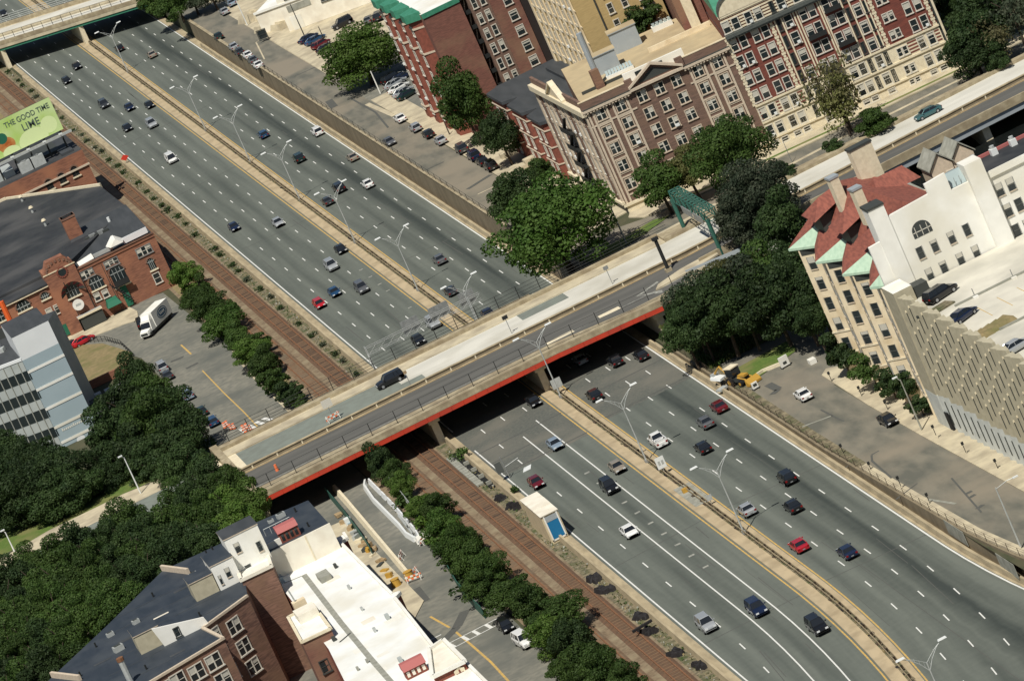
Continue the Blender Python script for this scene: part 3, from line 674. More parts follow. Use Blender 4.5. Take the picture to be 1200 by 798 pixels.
# surface road and pavement in front of the apartments
wpoly('charlesgate_road', [(17.7, 817.2), (64, 817.5), (90, 820), (200, 830), (200, 842), (94, 831.3), (65.7, 832.5), (40, 834.5), (33, 837), (24, 842), (17.7, 842)], 4.2, 'street_right')
b = MB(); b.prism([(31.5, 842), (33, 837.5), (40, 834.9), (65.7, 832.9), (94, 831.7), (200, 842), (200, 850), (90, 837), (33, 846)], 4.14, 4.34, 'sidewalk'); struct(b, 'pavement_front')
wpoly('grass_strip', [(41, 836.3), (65.7, 834.1), (94, 832.6), (94, 833.6), (65.7, 835.2), (41, 837.4)], 4.35, 'grass')
wpoly('grass_corner', [(20.5, 824), (29, 826.5), (36, 831), (33.5, 833), (27, 831.5), (20, 830)], 4.3, 'grass')
wpoly('kerb_strip', [(18, 820.5), (40, 823.8), (64, 826.6), (94, 827.2), (94, 828.2), (64, 827.8), (40, 825.2), (18, 822)], 4.215, 'sidewalk')
wpoly('street_upper', [(17.8, 842), (24, 842), (25.5, 860), (25, 925), (24.5, 1110), (24.5, 1400), (17.8, 1400)], 4.2, 'street_right')
b = MB(); b.prism([(25.2, 845), (32.6, 846), (32.6, 935), (29.5, 960), (29, 1020), (24.8, 1020), (25.2, 925)], 4.14, 4.33, 'sidewalk'); struct(b, 'pavement_upper')
wpoly('side_street', [(24.4, 1040), (80, 1046), (80, 1058), (24.4, 1056)], 4.22, 'street_right'); wpoly('car_park', [(24.6, 1012), (29.2, 985), (80, 985), (80, 1044), (24.6, 1040)], 4.24, 'street')
wpoly('pavement_corner', [(24.6, 1062), (34, 1062), (34, 1110), (24.6, 1140)], 4.3, 'sidewalk')
wpoly('plaza', [(24.4, 1058), (120, 1062), (120, 1400), (24.4, 1400)], 4.17, 'sidewalk')
# lower right street
g = MB()
for a, c in zip(ys[:-4], ys[1:-3]):
    g.face([(19.2+cr_(a), a, zr(a)), (27.3, a, zr(a)), (27.3, c, zr(c)), (19.2+cr_(c), c, zr(c))], 'street_right')
g.face([(19.2, 738, zr(738)+.01), (27.5, 716, zr(712)+.01), (60, 739, zr(725)+.01), (60, 750, zr(735)+.01), (36, 758, zr(745)+.01), (20, 752, zr(750)+.01)], 'street_right')
struct(g, 'street_lower_right')
g = MB()
for a, c in zip(ys[:-4], ys[1:-3]):
    if c > 700: continue
    g.hexa([(27.3, a, zr(a)-.05), (31.6, a, zr(a)-.05), (31.6, c, zr(c)-.05), (27.3, c, zr(c)-.05), (27.3, a, zr(a)+.14), (31.6, a, zr(a)+.14), (31.6, c, zr(c)+.14), (27.3, c, zr(c)+.14)], 'sidewalk')
g.prism([(27.3, 700), (31.6, 700), (31.6, 722), (28.8, 725), (27.5, 723)], 0, zr(700)+.14, 'sidewalk')
struct(g, 'pavement_lower_right')
g = MB()
for a, c in zip(ys[:-4], ys[1:-3]):
    g.face([(17.75+cr_(a), a, zr(a)+.02), (19.2+cr_(a), a, zr(a)+.02), (19.2+cr_(c), c, zr(c)+.02), (17.75+cr_(c), c, zr(c)+.02)], 'sidewalk' if c < 700 else 'rubble')
struct(g, 'verge_lower_right')
wpoly('grass_park', [G(862, 432, .5), G(925, 398, .5), G(934, 410, .5), G(884, 445, .5), G(872, 446, .5)], .5, 'grass')
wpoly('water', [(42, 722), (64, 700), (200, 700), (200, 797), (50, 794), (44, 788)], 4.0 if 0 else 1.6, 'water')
mk = MB()
def zl(px, py, dz): 
    z = 2.0
    for _ in range(4): z = zr(G(px, py, z)[1])
    return G(px, py, z+dz)+(z+dz,)
for pts, w_, m in ((((1014, 520), (1023, 514)), .9, 'patch_dark'), (((1023, 523), (1031, 518)), .8, 'patch_dark'), (((1022, 533), (1031, 528)), .8, 'patch_dark'), (((1131, 579), (1139, 575)), .8, 'patch_dark'), (((1136, 583), (1143, 579)), .8, 'patch_dark'), (((1145, 596), (1152, 591)), .8, 'patch_dark'), (((985, 505), (1003, 514)), .35, 'patch_dark'), (((1003, 514), (1020, 505)), .35, 'patch_dark'), (((962, 480), (985, 492), (1010, 500)), .3, 'patch_dark'), (((1020, 520), (1022, 540), (1045, 560)), .3, 'patch_dark'), (((900, 450), (912, 456), (905, 462)), 1.2, 'patch_dark'), (((1050, 585), (1075, 566)), .3, 'patch_dark'), (((990, 548), (1050, 512), (1075, 500)), .25, 'patch_dark'), (((1115, 560), (1150, 600)), .25, 'patch_dark'), (((940, 500), (975, 487)), .5, 'grey_concrete'), (((1088, 585), (1120, 590)), .4, 'grey_concrete')):
    P = [Vector(zl(px, py, .03)) for px, py in pts]
    for a, c in zip(P[:-1], P[1:]):
        d = (c-a).normalized(); n = Vector((-d.y, d.x, 0))*w_/2; mk.face([tuple(a-n), tuple(c-n), tuple(c+n), tuple(a+n)], m)
for pts, w_, m in ((((345, 90), (372, 78)), .5, 'patch_dark'), (((410, 115), (440, 132), (455, 150)), .4, 'patch_dark'), (((385, 118), (392, 126)), 1.5, 'patch_dark'), (((498, 200), (520, 190)), .5, 'patch_dark'), (((430, 122), (462, 136)), 1.0, 'sidewalk'), (((575, 205), (548, 222)), 1.2, 'patch_dark'), (((560, 228), (590, 214)), .5, 'sidewalk'), (((310, 70), (300, 50)), .3, 'sidewalk'), (((300, 50), (340, 28)), .3, 'sidewalk')):
    P = [Vector((*G(px, py, 4.2), 4.225)) for px, py in pts]
    for a, c in zip(P[:-1], P[1:]):
        d = (c-a).normalized(); n = Vector((-d.y, d.x, 0))*w_/2; mk.face([tuple(a-n), tuple(c-n), tuple(c+n), tuple(a+n)], m)
struct(mk, 'street_repairs')
# ================================================================ FAR BRIDGE (top left)
fb = thing('footbridge', 'long pale road bridge with fenced walkway crossing the far end of the highway', 'bridge', (-5, 1250, 0))
def FBx(u, v): return u
ang = math.atan2(-1, 1)*.0
A0 = (-60, 1290); 
import math as _m
fa = math.atan2(1231.7-1261.7, 13.4+17.4)  # runs obliquely
fa = math.atan2(-30, 30.8)
o_ = (-17.4, 1261.7)
def fbb(name, u0, u1, v0, v1, z0_, z1_, m): b = MB(o_, fa); b.box(u0, u1, v0, v1, z0_, z1_, m); return b.build(name, fb)
fbb('deck', -70, 60, 0, 20, 5.2, 6.0, 'sidewalk'); fbb('edge_girder', -70, 60, .25, .6, 4.6, 5.2, 'copper_dark'); fbb('parapet', -70, 60, -.05, .5, 6.0, 6.9, 'concrete'); fbb('walkway', -70, 60, .7, 8.0, 6.0, 6.15, 'deck_light'); fbb('inner_wall', -70, 60, 8.0, 8.8, 6.0, 6.9, 'sidewalk'); fbb('carriageway', -70, 60, 8.8, 18, 6.0, 6.04, 'deck_light'); fbb('far_parapet', -70, 60, 19, 20, 6.0, 6.9, 'concrete')
for x in (-17.3, .1, 18):
    b = MB(); b.box(x-.5, x+.5, 1246-(x+.5)*.97, 1268-(x+.5)*.97, -.02, 4.55, 'stone_cream'); b.build('pier', fb)
b = MB(o_, fa)
for i in range(40): b.tube([(-58+i*3, .2, 6.9), (-58+i*3, .2, 8.6)], .06, 'black_metal', 4)
for z in (7.4, 8.0, 8.6): b.tube([(-60, .2, z), (60, .2, z)], .035, 'black_metal', 4)
b.build('fence', fb)
b = MB(o_, fa)
for i in range(40): b.tube([(-58+i*3, 19.5, 6.9), (-58+i*3, 19.5, 8.6)], .06, 'galv', 4)
for z in (7.2, 7.6, 8.1, 8.6): b.tube([(-60, 19.5, z), (60, 19.5, z)], .06, 'galv', 4)
b.build('far_railing', fb)
# ================================================================ HIGHWAY LAMPS
def lamp_proto():
    t = thing('street_lamp', 'x', 'street lamp', (0, 0, 0))
    b = MB(); b.tube([(0, 0, 0), (0, 0, 9.4)], .13, 'galv', 8, .075); b.build('pole', t)
    b = MB(); b.box(-.25, .25, -.25, .25, 0, .5, 'steel'); b.build('base', t)
    for s_ in (-1, 1):
        b = MB(); b.tube([(0, 0, 8.3), (s_*.75, 0, 9.5), (s_*1.7, 0, 10.5), (s_*2.5, 0, 11.0)], .055, 'galv', 6, .04)
        b.tube([(0, 0, 9.35), (s_*.5, 0, 9.75), (s_*1.3, 0, 10.35), (s_*2.0, 0, 10.75)], .035, 'galv', 5)
        for k in range(3): b.tube([(s_*(.35+k*.45), 0, 8.9+k*.5), (s_*(.3+k*.45), 0, 9.6+k*.42)], .025, 'galv', 4)
        b.build('arm', t)
        xa, xb = sorted((s_*2.1, s_*3.2)); b = MB(); b.hexa([(xa, -.2, 11.0), (xb, -.2, 11.02), (xb, .2, 11.02), (xa, .2, 11.0), (xa+.08, -.14, 11.18), (xb-.08, -.14, 11.2), (xb-.08, .14, 11.2), (xa+.08, .14, 11.18)], 'lamp_white'); b.build('lamp_head', t)
    return t
lp = lamp_proto(); WLbl = ['nearest the bottom right corner', 'beside the paved gap in the median', 'next to the white pickup below the overpass', 'rising at the median pier of the overpass', 'just behind the overpass near the sign gantry', 'second behind the overpass', 'third behind the overpass', 'fourth behind the overpass', 'fifth behind the overpass', 'sixth behind the overpass', 'farthest, next to the shadow of the far bridge']
for i, (x, y) in enumerate([(-3.9, 569), (.3, 673.5), (.1, 724), (.15, 775.7), (0, 825.7), (.1, 877.7), (.2, 931.4), (.4, 984.4), (.6, 1037), (.3, 1086.5), (.3, 1187.7)]):
    o = lp if i == 0 else copy_tree(lp); o.location = (x+.3*0, y, .1)
    o['label'] = 'double-armed grey lamp in the highway median, '+WLbl[i]; o['group'] = 'lamp posts down the highway median'
# ================================================================ single poles
def pole(px, py, z, h, label, m='lamp_white', arm=None, r_=.13, name='utility_pole', cat='pole'):
    x, y = G(px, py, z); t = thing(name, label, cat, (x, y, z))
    b = MB((x, y)); b.tube([(0, 0, z), (0, 0, z+h)], r_, m, 7, r_*.6); b.build('pole', t)
    if arm:
        b = MB((x, y)); b.tube([(0, 0, z+h-.2), (arm[0]*.6, arm[1]*.6, z+h+.35), (arm[0], arm[1], z+h+.4)], .05, m, 5); b.build('arm', t)
        b = MB((x, y)); b.box(arm[0]-.35, arm[0]+.35, arm[1]-.15, arm[1]+.15, z+h+.33, z+h+.5, 'lamp_white'); b.build('lamp_head', t)
    return t
pole(165, 578, 5.6, 6.3, 'white lamp post leaning over the trees beside the left sidewalk', arm=(-.5, -.2), name='street_lamp', cat='street lamp')
pole(17, 646, 5.6, 3.4, 'short white lamp post at the far left end of the sidewalk', arm=(-.3, 0), name='street_lamp', cat='street lamp')
pole(734, 285, 4.3, 8.5, 'pale pole on the grass corner beside the big round tree', 'steel', arm=(-.6, -.4), r_=.16, name='street_lamp', cat='street lamp')
pole(1080, 503, zr(673)+.14, 7.4, 'grey pole on the pavement corner beside the car park', 'grey_concrete', arm=(-.5, .5), name='street_lamp', cat='street lamp')
pole(446, 110, 4.3, 4.8, 'white pole at the shadow edge of the round tree', 'white_wall', r_=.16)
pole(290, 30, 4.3, 6.0, 'tall white pole near the pale industrial building', 'lamp_white'); pole(357, 43, 4.3, 7.5, 'dark pole by the row of parked blue cars', 'black_metal')
pole(380, 47, 4.3, 3.0, 'short dark post with square sign beside the parked blue cars', 'black_metal')
pole(1196, 640, zr(600), 8, 'thin lamp post at the right edge of the photo beside the near street', 'galv', arm=(2.5, -1), name='street_lamp', cat='street lamp')
pole(527, 158, 4.3, 3.0, 'brown post on the sidewalk under the trees', 'bark')
pole(928, 190, 4.3, 4.0, 'thin grey post in front of the cream apartment base', 'steel', r_=.07)
# parking meters on the lower right pavements
mm = MB(); mm.tube([(0, 0, 0), (0, 0, 1.1)], .05, 'black_metal', 5); mm = mm.mesh('post'); hm = MB(); hm.box(-.16, .16, -.12, .12, 1.1, 1.5, 'black_metal'); hm = hm.mesh('meter_head')
for i, (px, py) in enumerate([(975, 447), (1010, 464), (1041, 481), (1097, 510), (1132, 530), (1170, 550), (989, 532), (1056, 570), (1090, 590), (1022, 553)]):
    z = zr(695 if px < 1050 else 650)+.14; x, y = G(px, py, z); t = thing('parking_meter', 'black parking meter on the kerb of the near right street', 'parking meter', (x, y, z), 'parking meters along the near right street')
    put(mm, 'post', t, (x, y, z)); put(hm, 'meter_head', t, (x, y, z))
# ================================================================ SIGN GANTRIES
ga = thing('sign_gantry', 'grey truss sign gantry spanning the left lanes just behind the overpass', 'gantry', (-9, 842, 0))
gy = G(435, 430, 0)[1]; gy = 833
def truss(par, x0, x1, y, z0_, z1_, d, m, n, ch=.12):
    b = MB()
    for yy_ in (y, y+d):
        for z in (z0_, z1_): b.tube([(x0, yy_, z), (x1, yy_, z)], ch, m, 5)
    for i in range(n+1):
        x = x0+(x1-x0)*i/n
        b.tube([(x, y, z0_), (x, y, z1_)], ch*.6, m, 4); b.tube([(x, y+d, z0_), (x, y+d, z1_)], ch*.6, m, 4); b.tube([(x, y, z1_), (x, y+d, z1_)], ch*.6, m, 4); b.tube([(x, y, z0_), (x, y+d, z0_)], ch*.6, m, 4)
        if i < n:
            x2 = x0+(x1-x0)*(i+1)/n; b.tube([(x, y, z0_), (x2, y, z1_)], ch*.6, m, 4); b.tube([(x, y, z1_), (x2, y+d, z1_)], ch*.6, m, 4); b.tube([(x, y+d, z1_), (x2, y+d, z0_)], ch*.6, m, 4)
    b.build('truss', par)
truss(ga, -16.9, 3.2, 833, 4.9, 6.0, 1.2, 'steel', 12, .04)
for x in (-16.9, 1.2):
    b = MB(); b.tube([(x, 833, 0), (x, 833, 6.2)], .1, 'galv', 6); b.tube([(x, 834.3, 0), (x, 834.3, 6.2)], .1, 'galv', 6)
    for z in range(1, 5): b.tube([(x, 833, z), (x, 834.3, z+.9)], .06, 'galv', 4)
    b.build('leg', ga)
for x0, x1 in ((-10.2, -7.2), (-5.3, -1.9), (.0, 2.6)):
    b = MB(); b.box(x0, x1, 834.6, 834.75, 4.9, 7.0, 'steel'); b.build('sign_panel', ga)
gg = thing('sign_gantry', 'green truss gantry over the overpass lanes among the trees', 'gantry', (36, 800, 4))
A = G(803, 270, DZ); B = G(848, 302, DZ-1)
from math import hypot
def seg_truss(par, P, Q, z0_, z1_, d, m, n):
    b = MB(); dx, dy = Q[0]-P[0], Q[1]-P[1]; L = hypot(dx, dy); nx, ny = -dy/L*d, dx/L*d
    pt = lambda t, s_, z: (P[0]+dx*t+nx*s_, P[1]+dy*t+ny*s_, z)
    for s_ in (0, 1):
        for z in (z0_, z1_): b.tube([pt(0, s_, z), pt(1, s_, z)], .09, m, 5)
    for i in range(n+1):
        t = i/n
        for s_ in (0, 1): b.tube([pt(t, s_, z0_), pt(t, s_, z1_)], .07, m, 4)
        b.tube([pt(t, 0, z1_), pt(t, 1, z1_)], .07, m, 4); b.tube([pt(t, 0, z0_), pt(t, 1, z0_)], .07, m, 4)
        if i < n:
            t2 = (i+1)/n
            b.tube([pt(t, 0, z1_), pt(t2, 1, z1_)], .06, m, 4); b.tube([pt(t, 1, z1_), pt(t2, 0, z1_)], .06, m, 4)
            for s_ in (0, 1): b.tube([pt(t, s_, z0_ if i % 2 else z1_), pt(t2, s_, z1_ if i % 2 else z0_)], .07, m, 4)
    b.build('truss', par)
seg_truss(gg, A, B, DZ+5.0, DZ+6.8, 1.8, 'green_steel', 12)
for P_ in (A, B):
    b = MB(); b.tube([(P_[0], P_[1], 0.2), (P_[0], P_[1], DZ+5.4)], .33, 'green_steel', 10); b.build('leg', gg)
b = MB()
for t0, t1 in ((.35, .62), (.68, .92)):
    b.hexa([(A[0]+(B[0]-A[0])*t0-.5, A[1]+(B[1]-A[1])*t0, DZ+4.6), (A[0]+(B[0]-A[0])*t1-.5, A[1]+(B[1]-A[1])*t1, DZ+4.6), (A[0]+(B[0]-A[0])*t1-.35, A[1]+(B[1]-A[1])*t1, DZ+4.6), (A[0]+(B[0]-A[0])*t0-.35, A[1]+(B[1]-A[1])*t0, DZ+4.6)]+[(A[0]+(B[0]-A[0])*t0-.5, A[1]+(B[1]-A[1])*t0, DZ+5.7), (A[0]+(B[0]-A[0])*t1-.5, A[1]+(B[1]-A[1])*t1, DZ+5.7), (A[0]+(B[0]-A[0])*t1-.35, A[1]+(B[1]-A[1])*t1, DZ+5.7), (A[0]+(B[0]-A[0])*t0-.35, A[1]+(B[1]-A[1])*t0, DZ+5.7)], 'steel')
b.build('sign_panel', gg)
# ================================================================ SHED beside the highway
x, y = G(656, 634, 0)
sd = thing('pale_shed', 'narrow cream shed with a steel-blue front panel beside the railway', 'shed', (-18.2, y, 0))
X0, X1 = -18.7, -16.2; Y0 = y; 
b = MB(); b.hexa([(X0, Y0, 0), (X1, Y0, 0), (X1, Y0+12, 0), (X0, Y0+12, 0), (X0, Y0, 4.2), (X1, Y0, 4.2), (X1, Y0+12, 4.2), (X0, Y0+12, 4.2)], 'shed_cream'); b.build('body', sd)
b = MB()
for i in range(3): b.box(X0-.1, X1+.1, Y0-.15+i*4.1, Y0+3.95+i*4.1, 4.2, 4.32+.05*(i % 2), 'cream_wall')
b.build('roof', sd)
b = MB(); b.box(X0+.45, X1-.35, Y0-.06, Y0-.01, .6, 3.1, 'blue_panel'); b.box(X0+.45, X1-.35, Y0-.06, Y0-.01, 3.15, 3.95, 'panel_metal'); b.build('front_panel', sd)
b = MB(); b.box(X0+.25, X0+.45, Y0-.1, Y0-.01, .3, 4.1, 'white_wall'); b.box(X1-.35, X1-.15, Y0-.1, Y0-.01, .3, 4.1, 'white_wall'); b.box(X0+.25, X1-.15, Y0-.1, Y0-.01, .35, .55, 'white_wall'); b.build('panel_frame', sd)
# ================================================================ BUILDINGS
def bld(name, label, cat, x, y, z=0): return thing(name, label, cat, (x, y, z))
BBA = ((32.4, 845.0), math.atan2(-8.5, 57.7)); GZ = 4.2
# ---- brown apartment building on the corner
bb = bld('apartment_building', 'brown brick corner apartment building with cream trim, a pediment and a tan roof', 'building', 45, 860, GZ)
o, a = BBA
b = MB(o, a); b.box(0, 25.4, 0, 37, GZ, 22.6, 'brick_brown', top='roof_tan'); b.build('wall', bb)
b = MB(o, a); b.box(0, 25.4, -.12, 0, GZ, 5.3, 'stone_cream'); b.box(-.35, 25.4, -.4, 0, 5.3, 5.75, 'stone_cream')
for u in (.35, 1.05, 3.4, 4.5, 6.95, 18.1, 20.55, 21.6, 24.0): b.box(u-.17, u+.17, -.14, -.002, 5.75, 22.0, 'stone_trim')
for z in (6.9, 9.9, 13.0, 16.1, 19.2):
    for u0, u1 in ((1.05, 3.4), (4.5, 6.95), (18.1, 20.55), (21.6, 24.0)): b.box(u0, u1, -.1, -.003, z-.12, z+.12, 'stone_trim'); b.box(u0, u1, -.1, -.003, z+.55, z+.72, 'stone_trim')
for u0, u1 in ((.0, 8.0), (17.4, 25.4)): b.box(u0, u1, -.12, -.004, 19.35, 19.6, 'stone_trim'); b.box(u0, u1, -.1, -.003, 21.9, 22.15, 'stone_trim')
b.build('trim', bb)
b = MB(o, a)
for u0, u1 in ((-.5, 8.1), (17.2, 25.4)):
    b.box(u0, u1, -.6, 0, 22.15, 22.5, 'stone_trim'); b.box(u0, u1, -.45, 0, 22.5, 22.65, 'frame_dark'); b.box(u0, u1, -.02, .35, 22.6, 23.9, 'brick_brown'); b.box(u0-.05, u1, -.08, .42, 23.9, 24.05, 'stone_tan')
    k = int((u1-u0)/.55)
    for i in range(k): b.box(u0+.1+i*.55, u0+.38+i*.55, -.52, -.46, 21.85, 22.15, 'stone_trim')
b.box(8.1, 17.2, -.1, .4, 22.55, 23.1, 'brick_brown')
b.build('cornice', bb)
b = MB(o, a)  # pediment
def slab(u0, z0_, u1, z1_, t, v0, v1, m):
    b.hexa([(u0, v0, z0_), (u1, v0, z1_), (u1, v1, z1_), (u0, v1, z0_), (u0, v0, z0_+t), (u1, v0, z1_+t), (u1, v1, z1_+t), (u0, v1, z0_+t)], m)
b.box(8.0, 17.3, -.7, 0, 22.3, 22.75, 'stone_trim'); slab(7.9, 22.75, 12.65, 25.2, .38, -.75, .3, 'stone_trim'); slab(12.65, 25.2, 17.4, 22.75, .38, -.75, .3, 'stone_trim')
b.prism([(8.2, -.18), (17.1, -.18), (17.1, .25), (8.2, .25)], 22.75, 22.8, 'brick_brown')
b.face([(8.2, -.15, 22.75), (17.1, -.15, 22.75), (12.65, -.15, 25.2)], 'brick_brown'); b.face([(9.4, -.2, 23.0), (15.9, -.2, 23.0), (12.65, -.2, 24.6)], 'frame_dark')
b.face([(8.2, .2, 22.75), (12.65, .2, 25.2), (17.1, .2, 22.75)], 'brick_brown'); b.box(7.6, 8.9, -.3, .5, 22.7, 24.3, 'brick_brown'); b.box(16.4, 17.7, -.3, .5, 22.7, 24.3, 'brick_brown')
b.build('pediment', bb)
for u in (2.2, 5.7, 9.5, 12.5, 15.5, 19.3, 22.75):
    for k, z in enumerate((20.9, 17.9, 14.9, 11.8, 8.6, 6.2)):
        mid = 8 < u < 17
        if k == 5 and not mid: z = 6.6; continue
        win(bb, (o, a), u, z, 1.55, 1.75, 'p')
# left facade of the corner building (faces the upper street)
LF = ((32.4, 882.0), -math.pi/2)
b = MB(*LF); b.box(0, 37, -.15, -.002, GZ, 5.8, 'frame_dark'); b.box(0, 37.4, -.6, 0, 5.8, 6.3, 'stone_cream')
for i, u in enumerate([.5, 3.6, 7.0, 10.4, 13.8, 17.2, 20.6, 24, 27.4, 30.8, 34.2, 36.6]): b.box(u-.55, u+.55, -.3, -.002, 6.3, 21.6, 'stone_trim' if i % 3 != 1 else 'brick_brown')
for z in (9.9, 13.0, 16.1, 19.3): b.box(0, 37, -.2, -.003, z-.2, z+.2, 'stone_trim')
b.box(-.1, 37.4, -.8, 0, 21.6, 22.6, 'stone_cream'); b.box(0, 37, -.05, .4, 22.6, 23.7, 'brick_brown')
b.face([(13.5, -.5, 22.6), (24.5, -.5, 22.6), (19, -.5, 25.2)], 'stone_tan'); slab(13.3, 22.6, 19, 25.3, .35, -.8, .2, 'stone_cream'); slab(19, 25.3, 24.7, 22.6, .35, -.8, .2, 'stone_cream')
b.build('left_trim', bb)
for u in (2, 5.3, 8.7, 12.1, 15.5, 18.9, 22.3, 25.7, 29.1, 32.5, 35.6):
    for z in (20.4, 17.6, 14.6, 11.5, 8.3): win(bb, LF, u, z, 1.9, 1.9, 'w')
b = MB(*LF)
for z in (7.4, 10.3, 13.3, 16.4): b.box(15.4, 21.6, -1.3, -.3, z, z+.12, 'black_metal'); b.box(15.4, 21.6, -1.3, -1.24, z+.1, z+1, 'black_metal'); b.hexa([(16, -1.1, z), (16.6, -1.1, z), (16.6, -.6, z), (16, -.6, z), (20.4, -1.1, z+2.9), (21, -1.1, z+2.9), (21, -.6, z+2.9), (20.4, -.6, z+2.9)], 'black_metal')
b.build('fire_escape', bb)
# roof furniture
def onroof(px, py, z): return G(px, py, z)
RZ = 22.6
def rbox(name, par, pts, z0_, z1_, m, top=None): b = MB(); b.prism(pts, z0_, z1_, m, top); return b.build(name, par)
def quadpx(l, z): return [G(px, py, z) for px, py in l]
def rel(l, ox, oy, s): return [(ox+x/s, oy+y/s) for x, y in l]
z = RZ
for (px, py, w_, d_, h_) in ((722.7, 64.8, 4.7, 3.2, 3.6), (702, 90, 4.0, 3.0, 3.2)):
    b = MB(G(px, py, z), BBA[1]); b.box(0, w_, 0, d_, z, z+h_, 'panel_metal', top='roof_tan'); b.box(-.2, w_+.2, -.2, d_+.2, z+h_, z+h_+.15, 'panel_metal', top='roof_tan'); b.box(.5, w_-1, d_+.2, d_+3, z, z+h_-1.2, 'stone_cream'); b.build('roof_hut', bb)
b = MB(G(704, 103, z)); b.box(-.7, .7, -.7, .7, z, z+3.2, 'brick_dark'); b.build('chimney', bb)
b = MB(G(706, 100, z)); b.tube([(0, 1.2, z+.5), (0, 1.2, z+9.2)], .5, 'panel_metal', 10); b.build('vent_pipe', bb)
x, y = G(727, 86, z); b = MB((x, y), BBA[1]); b.box(-2.4, 2.4, -.8, .8, z, z+.5, 'white_wall')
for i in range(9): b.hexa([(-2.3+i*.52, -.7, z+.5), (-1.9+i*.52, -.7, z+.5), (-1.9+i*.52, .7, z+.5), (-2.3+i*.52, .7, z+.5), (-2.3+i*.52, -.1, z+1.3), (-1.9+i*.52, -.1, z+1.3), (-1.9+i*.52, .1, z+1.3), (-2.3+i*.52, .1, z+1.3)], 'skylight')
b.build('skylight', bb)
x, y = G(777, 33, z); b = MB((x, y), BBA[1]); b.box(-1.8, 1.8, -.7, .7, z, z+.9, 'white_wall')
for i in range(5): b.box(-1.6+i*.7, -1.1+i*.7, -.6, .6, z+.9, z+1.3, 'skylight')
b.build('skylight', bb)
b = MB(o, a); b.box(8, 18.5, 5.5, 6.2, RZ, RZ+1.6, 'white_wall'); b.box(10, 11.2, 5.4, 5.5, RZ+.5, RZ+1.2, 'glass'); b.box(13.5, 14.8, 5.4, 5.5, RZ+.5, RZ+1.2, 'glass'); b.build('roof_wall', bb)
b = MB(o, a); b.box(1, 9, 11, 11.3, RZ, RZ+.5, 'frame_dark'); b.box(14, 25, 20, 20.4, RZ, RZ+.8, 'stone_tan'); b.build('roof_kerb', bb)
# ---- ornate red apartment building
rd = bld('apartment_building', 'ornate red brick apartment block with cream corner blocks, pale stone base and dark green cornice', 'building', 72, 850, GZ)
b = MB(o, a); b.box(25.42, 57.6, .0, 34, 11.6, 24.0, 'brick_red', top='roof_dark'); b.box(25.42, 57.6, -.02, 34, GZ-.2, 11.6, 'stone_cream'); b.box(25.5, 57.5, .3, 34, 24.0, 27.4, 'brick_red'); b.build('wall', rd)
b = MB(o, a)
for u in (24.75+.7, 33.0, 48.9, 57.2):
    for k in range(25): q = .22 if k % 2 else .36; b.box(u-q, u+q, -.12, -.003, 11.8+k*.48, 11.8+k*.48+.4, 'stone_cream')
for z in (11.55, 8.55, 5.6): b.box(25.42, 57.7, -.25, 0, z, z+.3, 'stone_cream')
for k in range(4): 
    z = 9.2+k*.55
    for u0, u1 in ((28.7, 29.3), (32.5, 33.4), (51.8, 53.4), (56.6, 57.4), (25.5, 25.9)): b.box(u0, u1, -.06, -.022, z, z+.25, 'brick_red')
for u in (33.65, 34.8, 36.9, 37.4, 41.0, 41.4, 44.6, 45.8, 47.6, 48.3): b.box(u-.12, u+.12, -.16, -.003, 11.8, 23.6, 'stone_cream')
b.build('trim', rd)
b = MB(o, a); b.box(25.4, 57.8, -.85, 0, 23.75, 24.3, 'cornice_dark'); b.box(25.4, 57.8, -.6, 0, 23.4, 23.75, 'cornice_dark')
for i in range(60): b.box(25.5+i*.54, 25.75+i*.54, -.75, -.6, 23.5, 23.75, 'cornice_dark')
b.build('cornice', rd)
b = MB(o, a)
for k in range(6): b.box(25.6, 57.4, .15, .295, 24.4+k*.5, 24.4+k*.5+.26, 'stone_cream')
b.box(25.5, 57.5, .05, .3, 27.1, 27.5, 'stone_cream'); b.build('attic_trim', rd)
def arch(u0, u1, z0_, hgt, v, m, t=.45, d=.6, n=14):
    b = MB(o, a); P = []
    for i in range(n+1):
        q = math.pi*i/n; P.append(((u0+u1)/2-(u1-u0)/2*math.cos(q), z0_+hgt*math.sin(q)))
    for (x0, z0__), (x1, z1__) in zip(P[:-1], P[1:]):
        b.hexa([(x0, v, z0__), (x1, v, z1__), (x1, v+d, z1__), (x0, v+d, z0__), (x0, v, z0__+t), (x1, v, z1__+t), (x1, v+d, z1__+t), (x0, v+d, z0__+t)], m)
    return b, P
b, P = arch(25.6, 33.2, 27.4, 3.0, -.25, 'cornice_dark'); b.face([(x, .0, z) for x, z in P], 'stone_cream'); b.build('gable', rd)
b = MB(o, a); b.hexa([(25.5, 1, 27.4), (57.5, 1, 27.4), (57.5, 30, 27.4), (25.5, 30, 27.4), (25.5, 6, 31.5), (57.5, 6, 31.5), (57.5, 25, 31.5), (25.5, 25, 31.5)], 'copper_dark'); b.build('roof', rd)
for (u, w_, st) in ((26.2, 1.1, 'w'), (27.85, 1.1, 'w'), (30.1, 1.1, 'w'), (31.75, 1.1, 'w'), (34.2, .55, 'n'), (35.8, 1.25, 'w'), (38.35, 1.1, 'w'), (39.85, 1.1, 'w'), (42.25, 1.1, 'w'), (43.75, 1.1, 'w'), (45.2, .55, 'n'), (46.7, 1.15, 'w'), (48.0, .5, 'n'), (50.25, .75, 'w'), (51.25, .75, 'w'), (54.1, 1.1, 'w'), (55.85, 1.1, 'w')):
    for z in (25.5, 22.3, 19.3, 16.25, 13.2, 10.1, 7.0, 4.85):
        h = 1.9 if z < 24 else 1.8
        if z < 5: h = .75; 
        if z < 5 and st == 'n': continue
        if st == 'w' and w_ < 1: h = min(h, 1.35)
        win(rd, (o, a), u, z, w_, h, st)
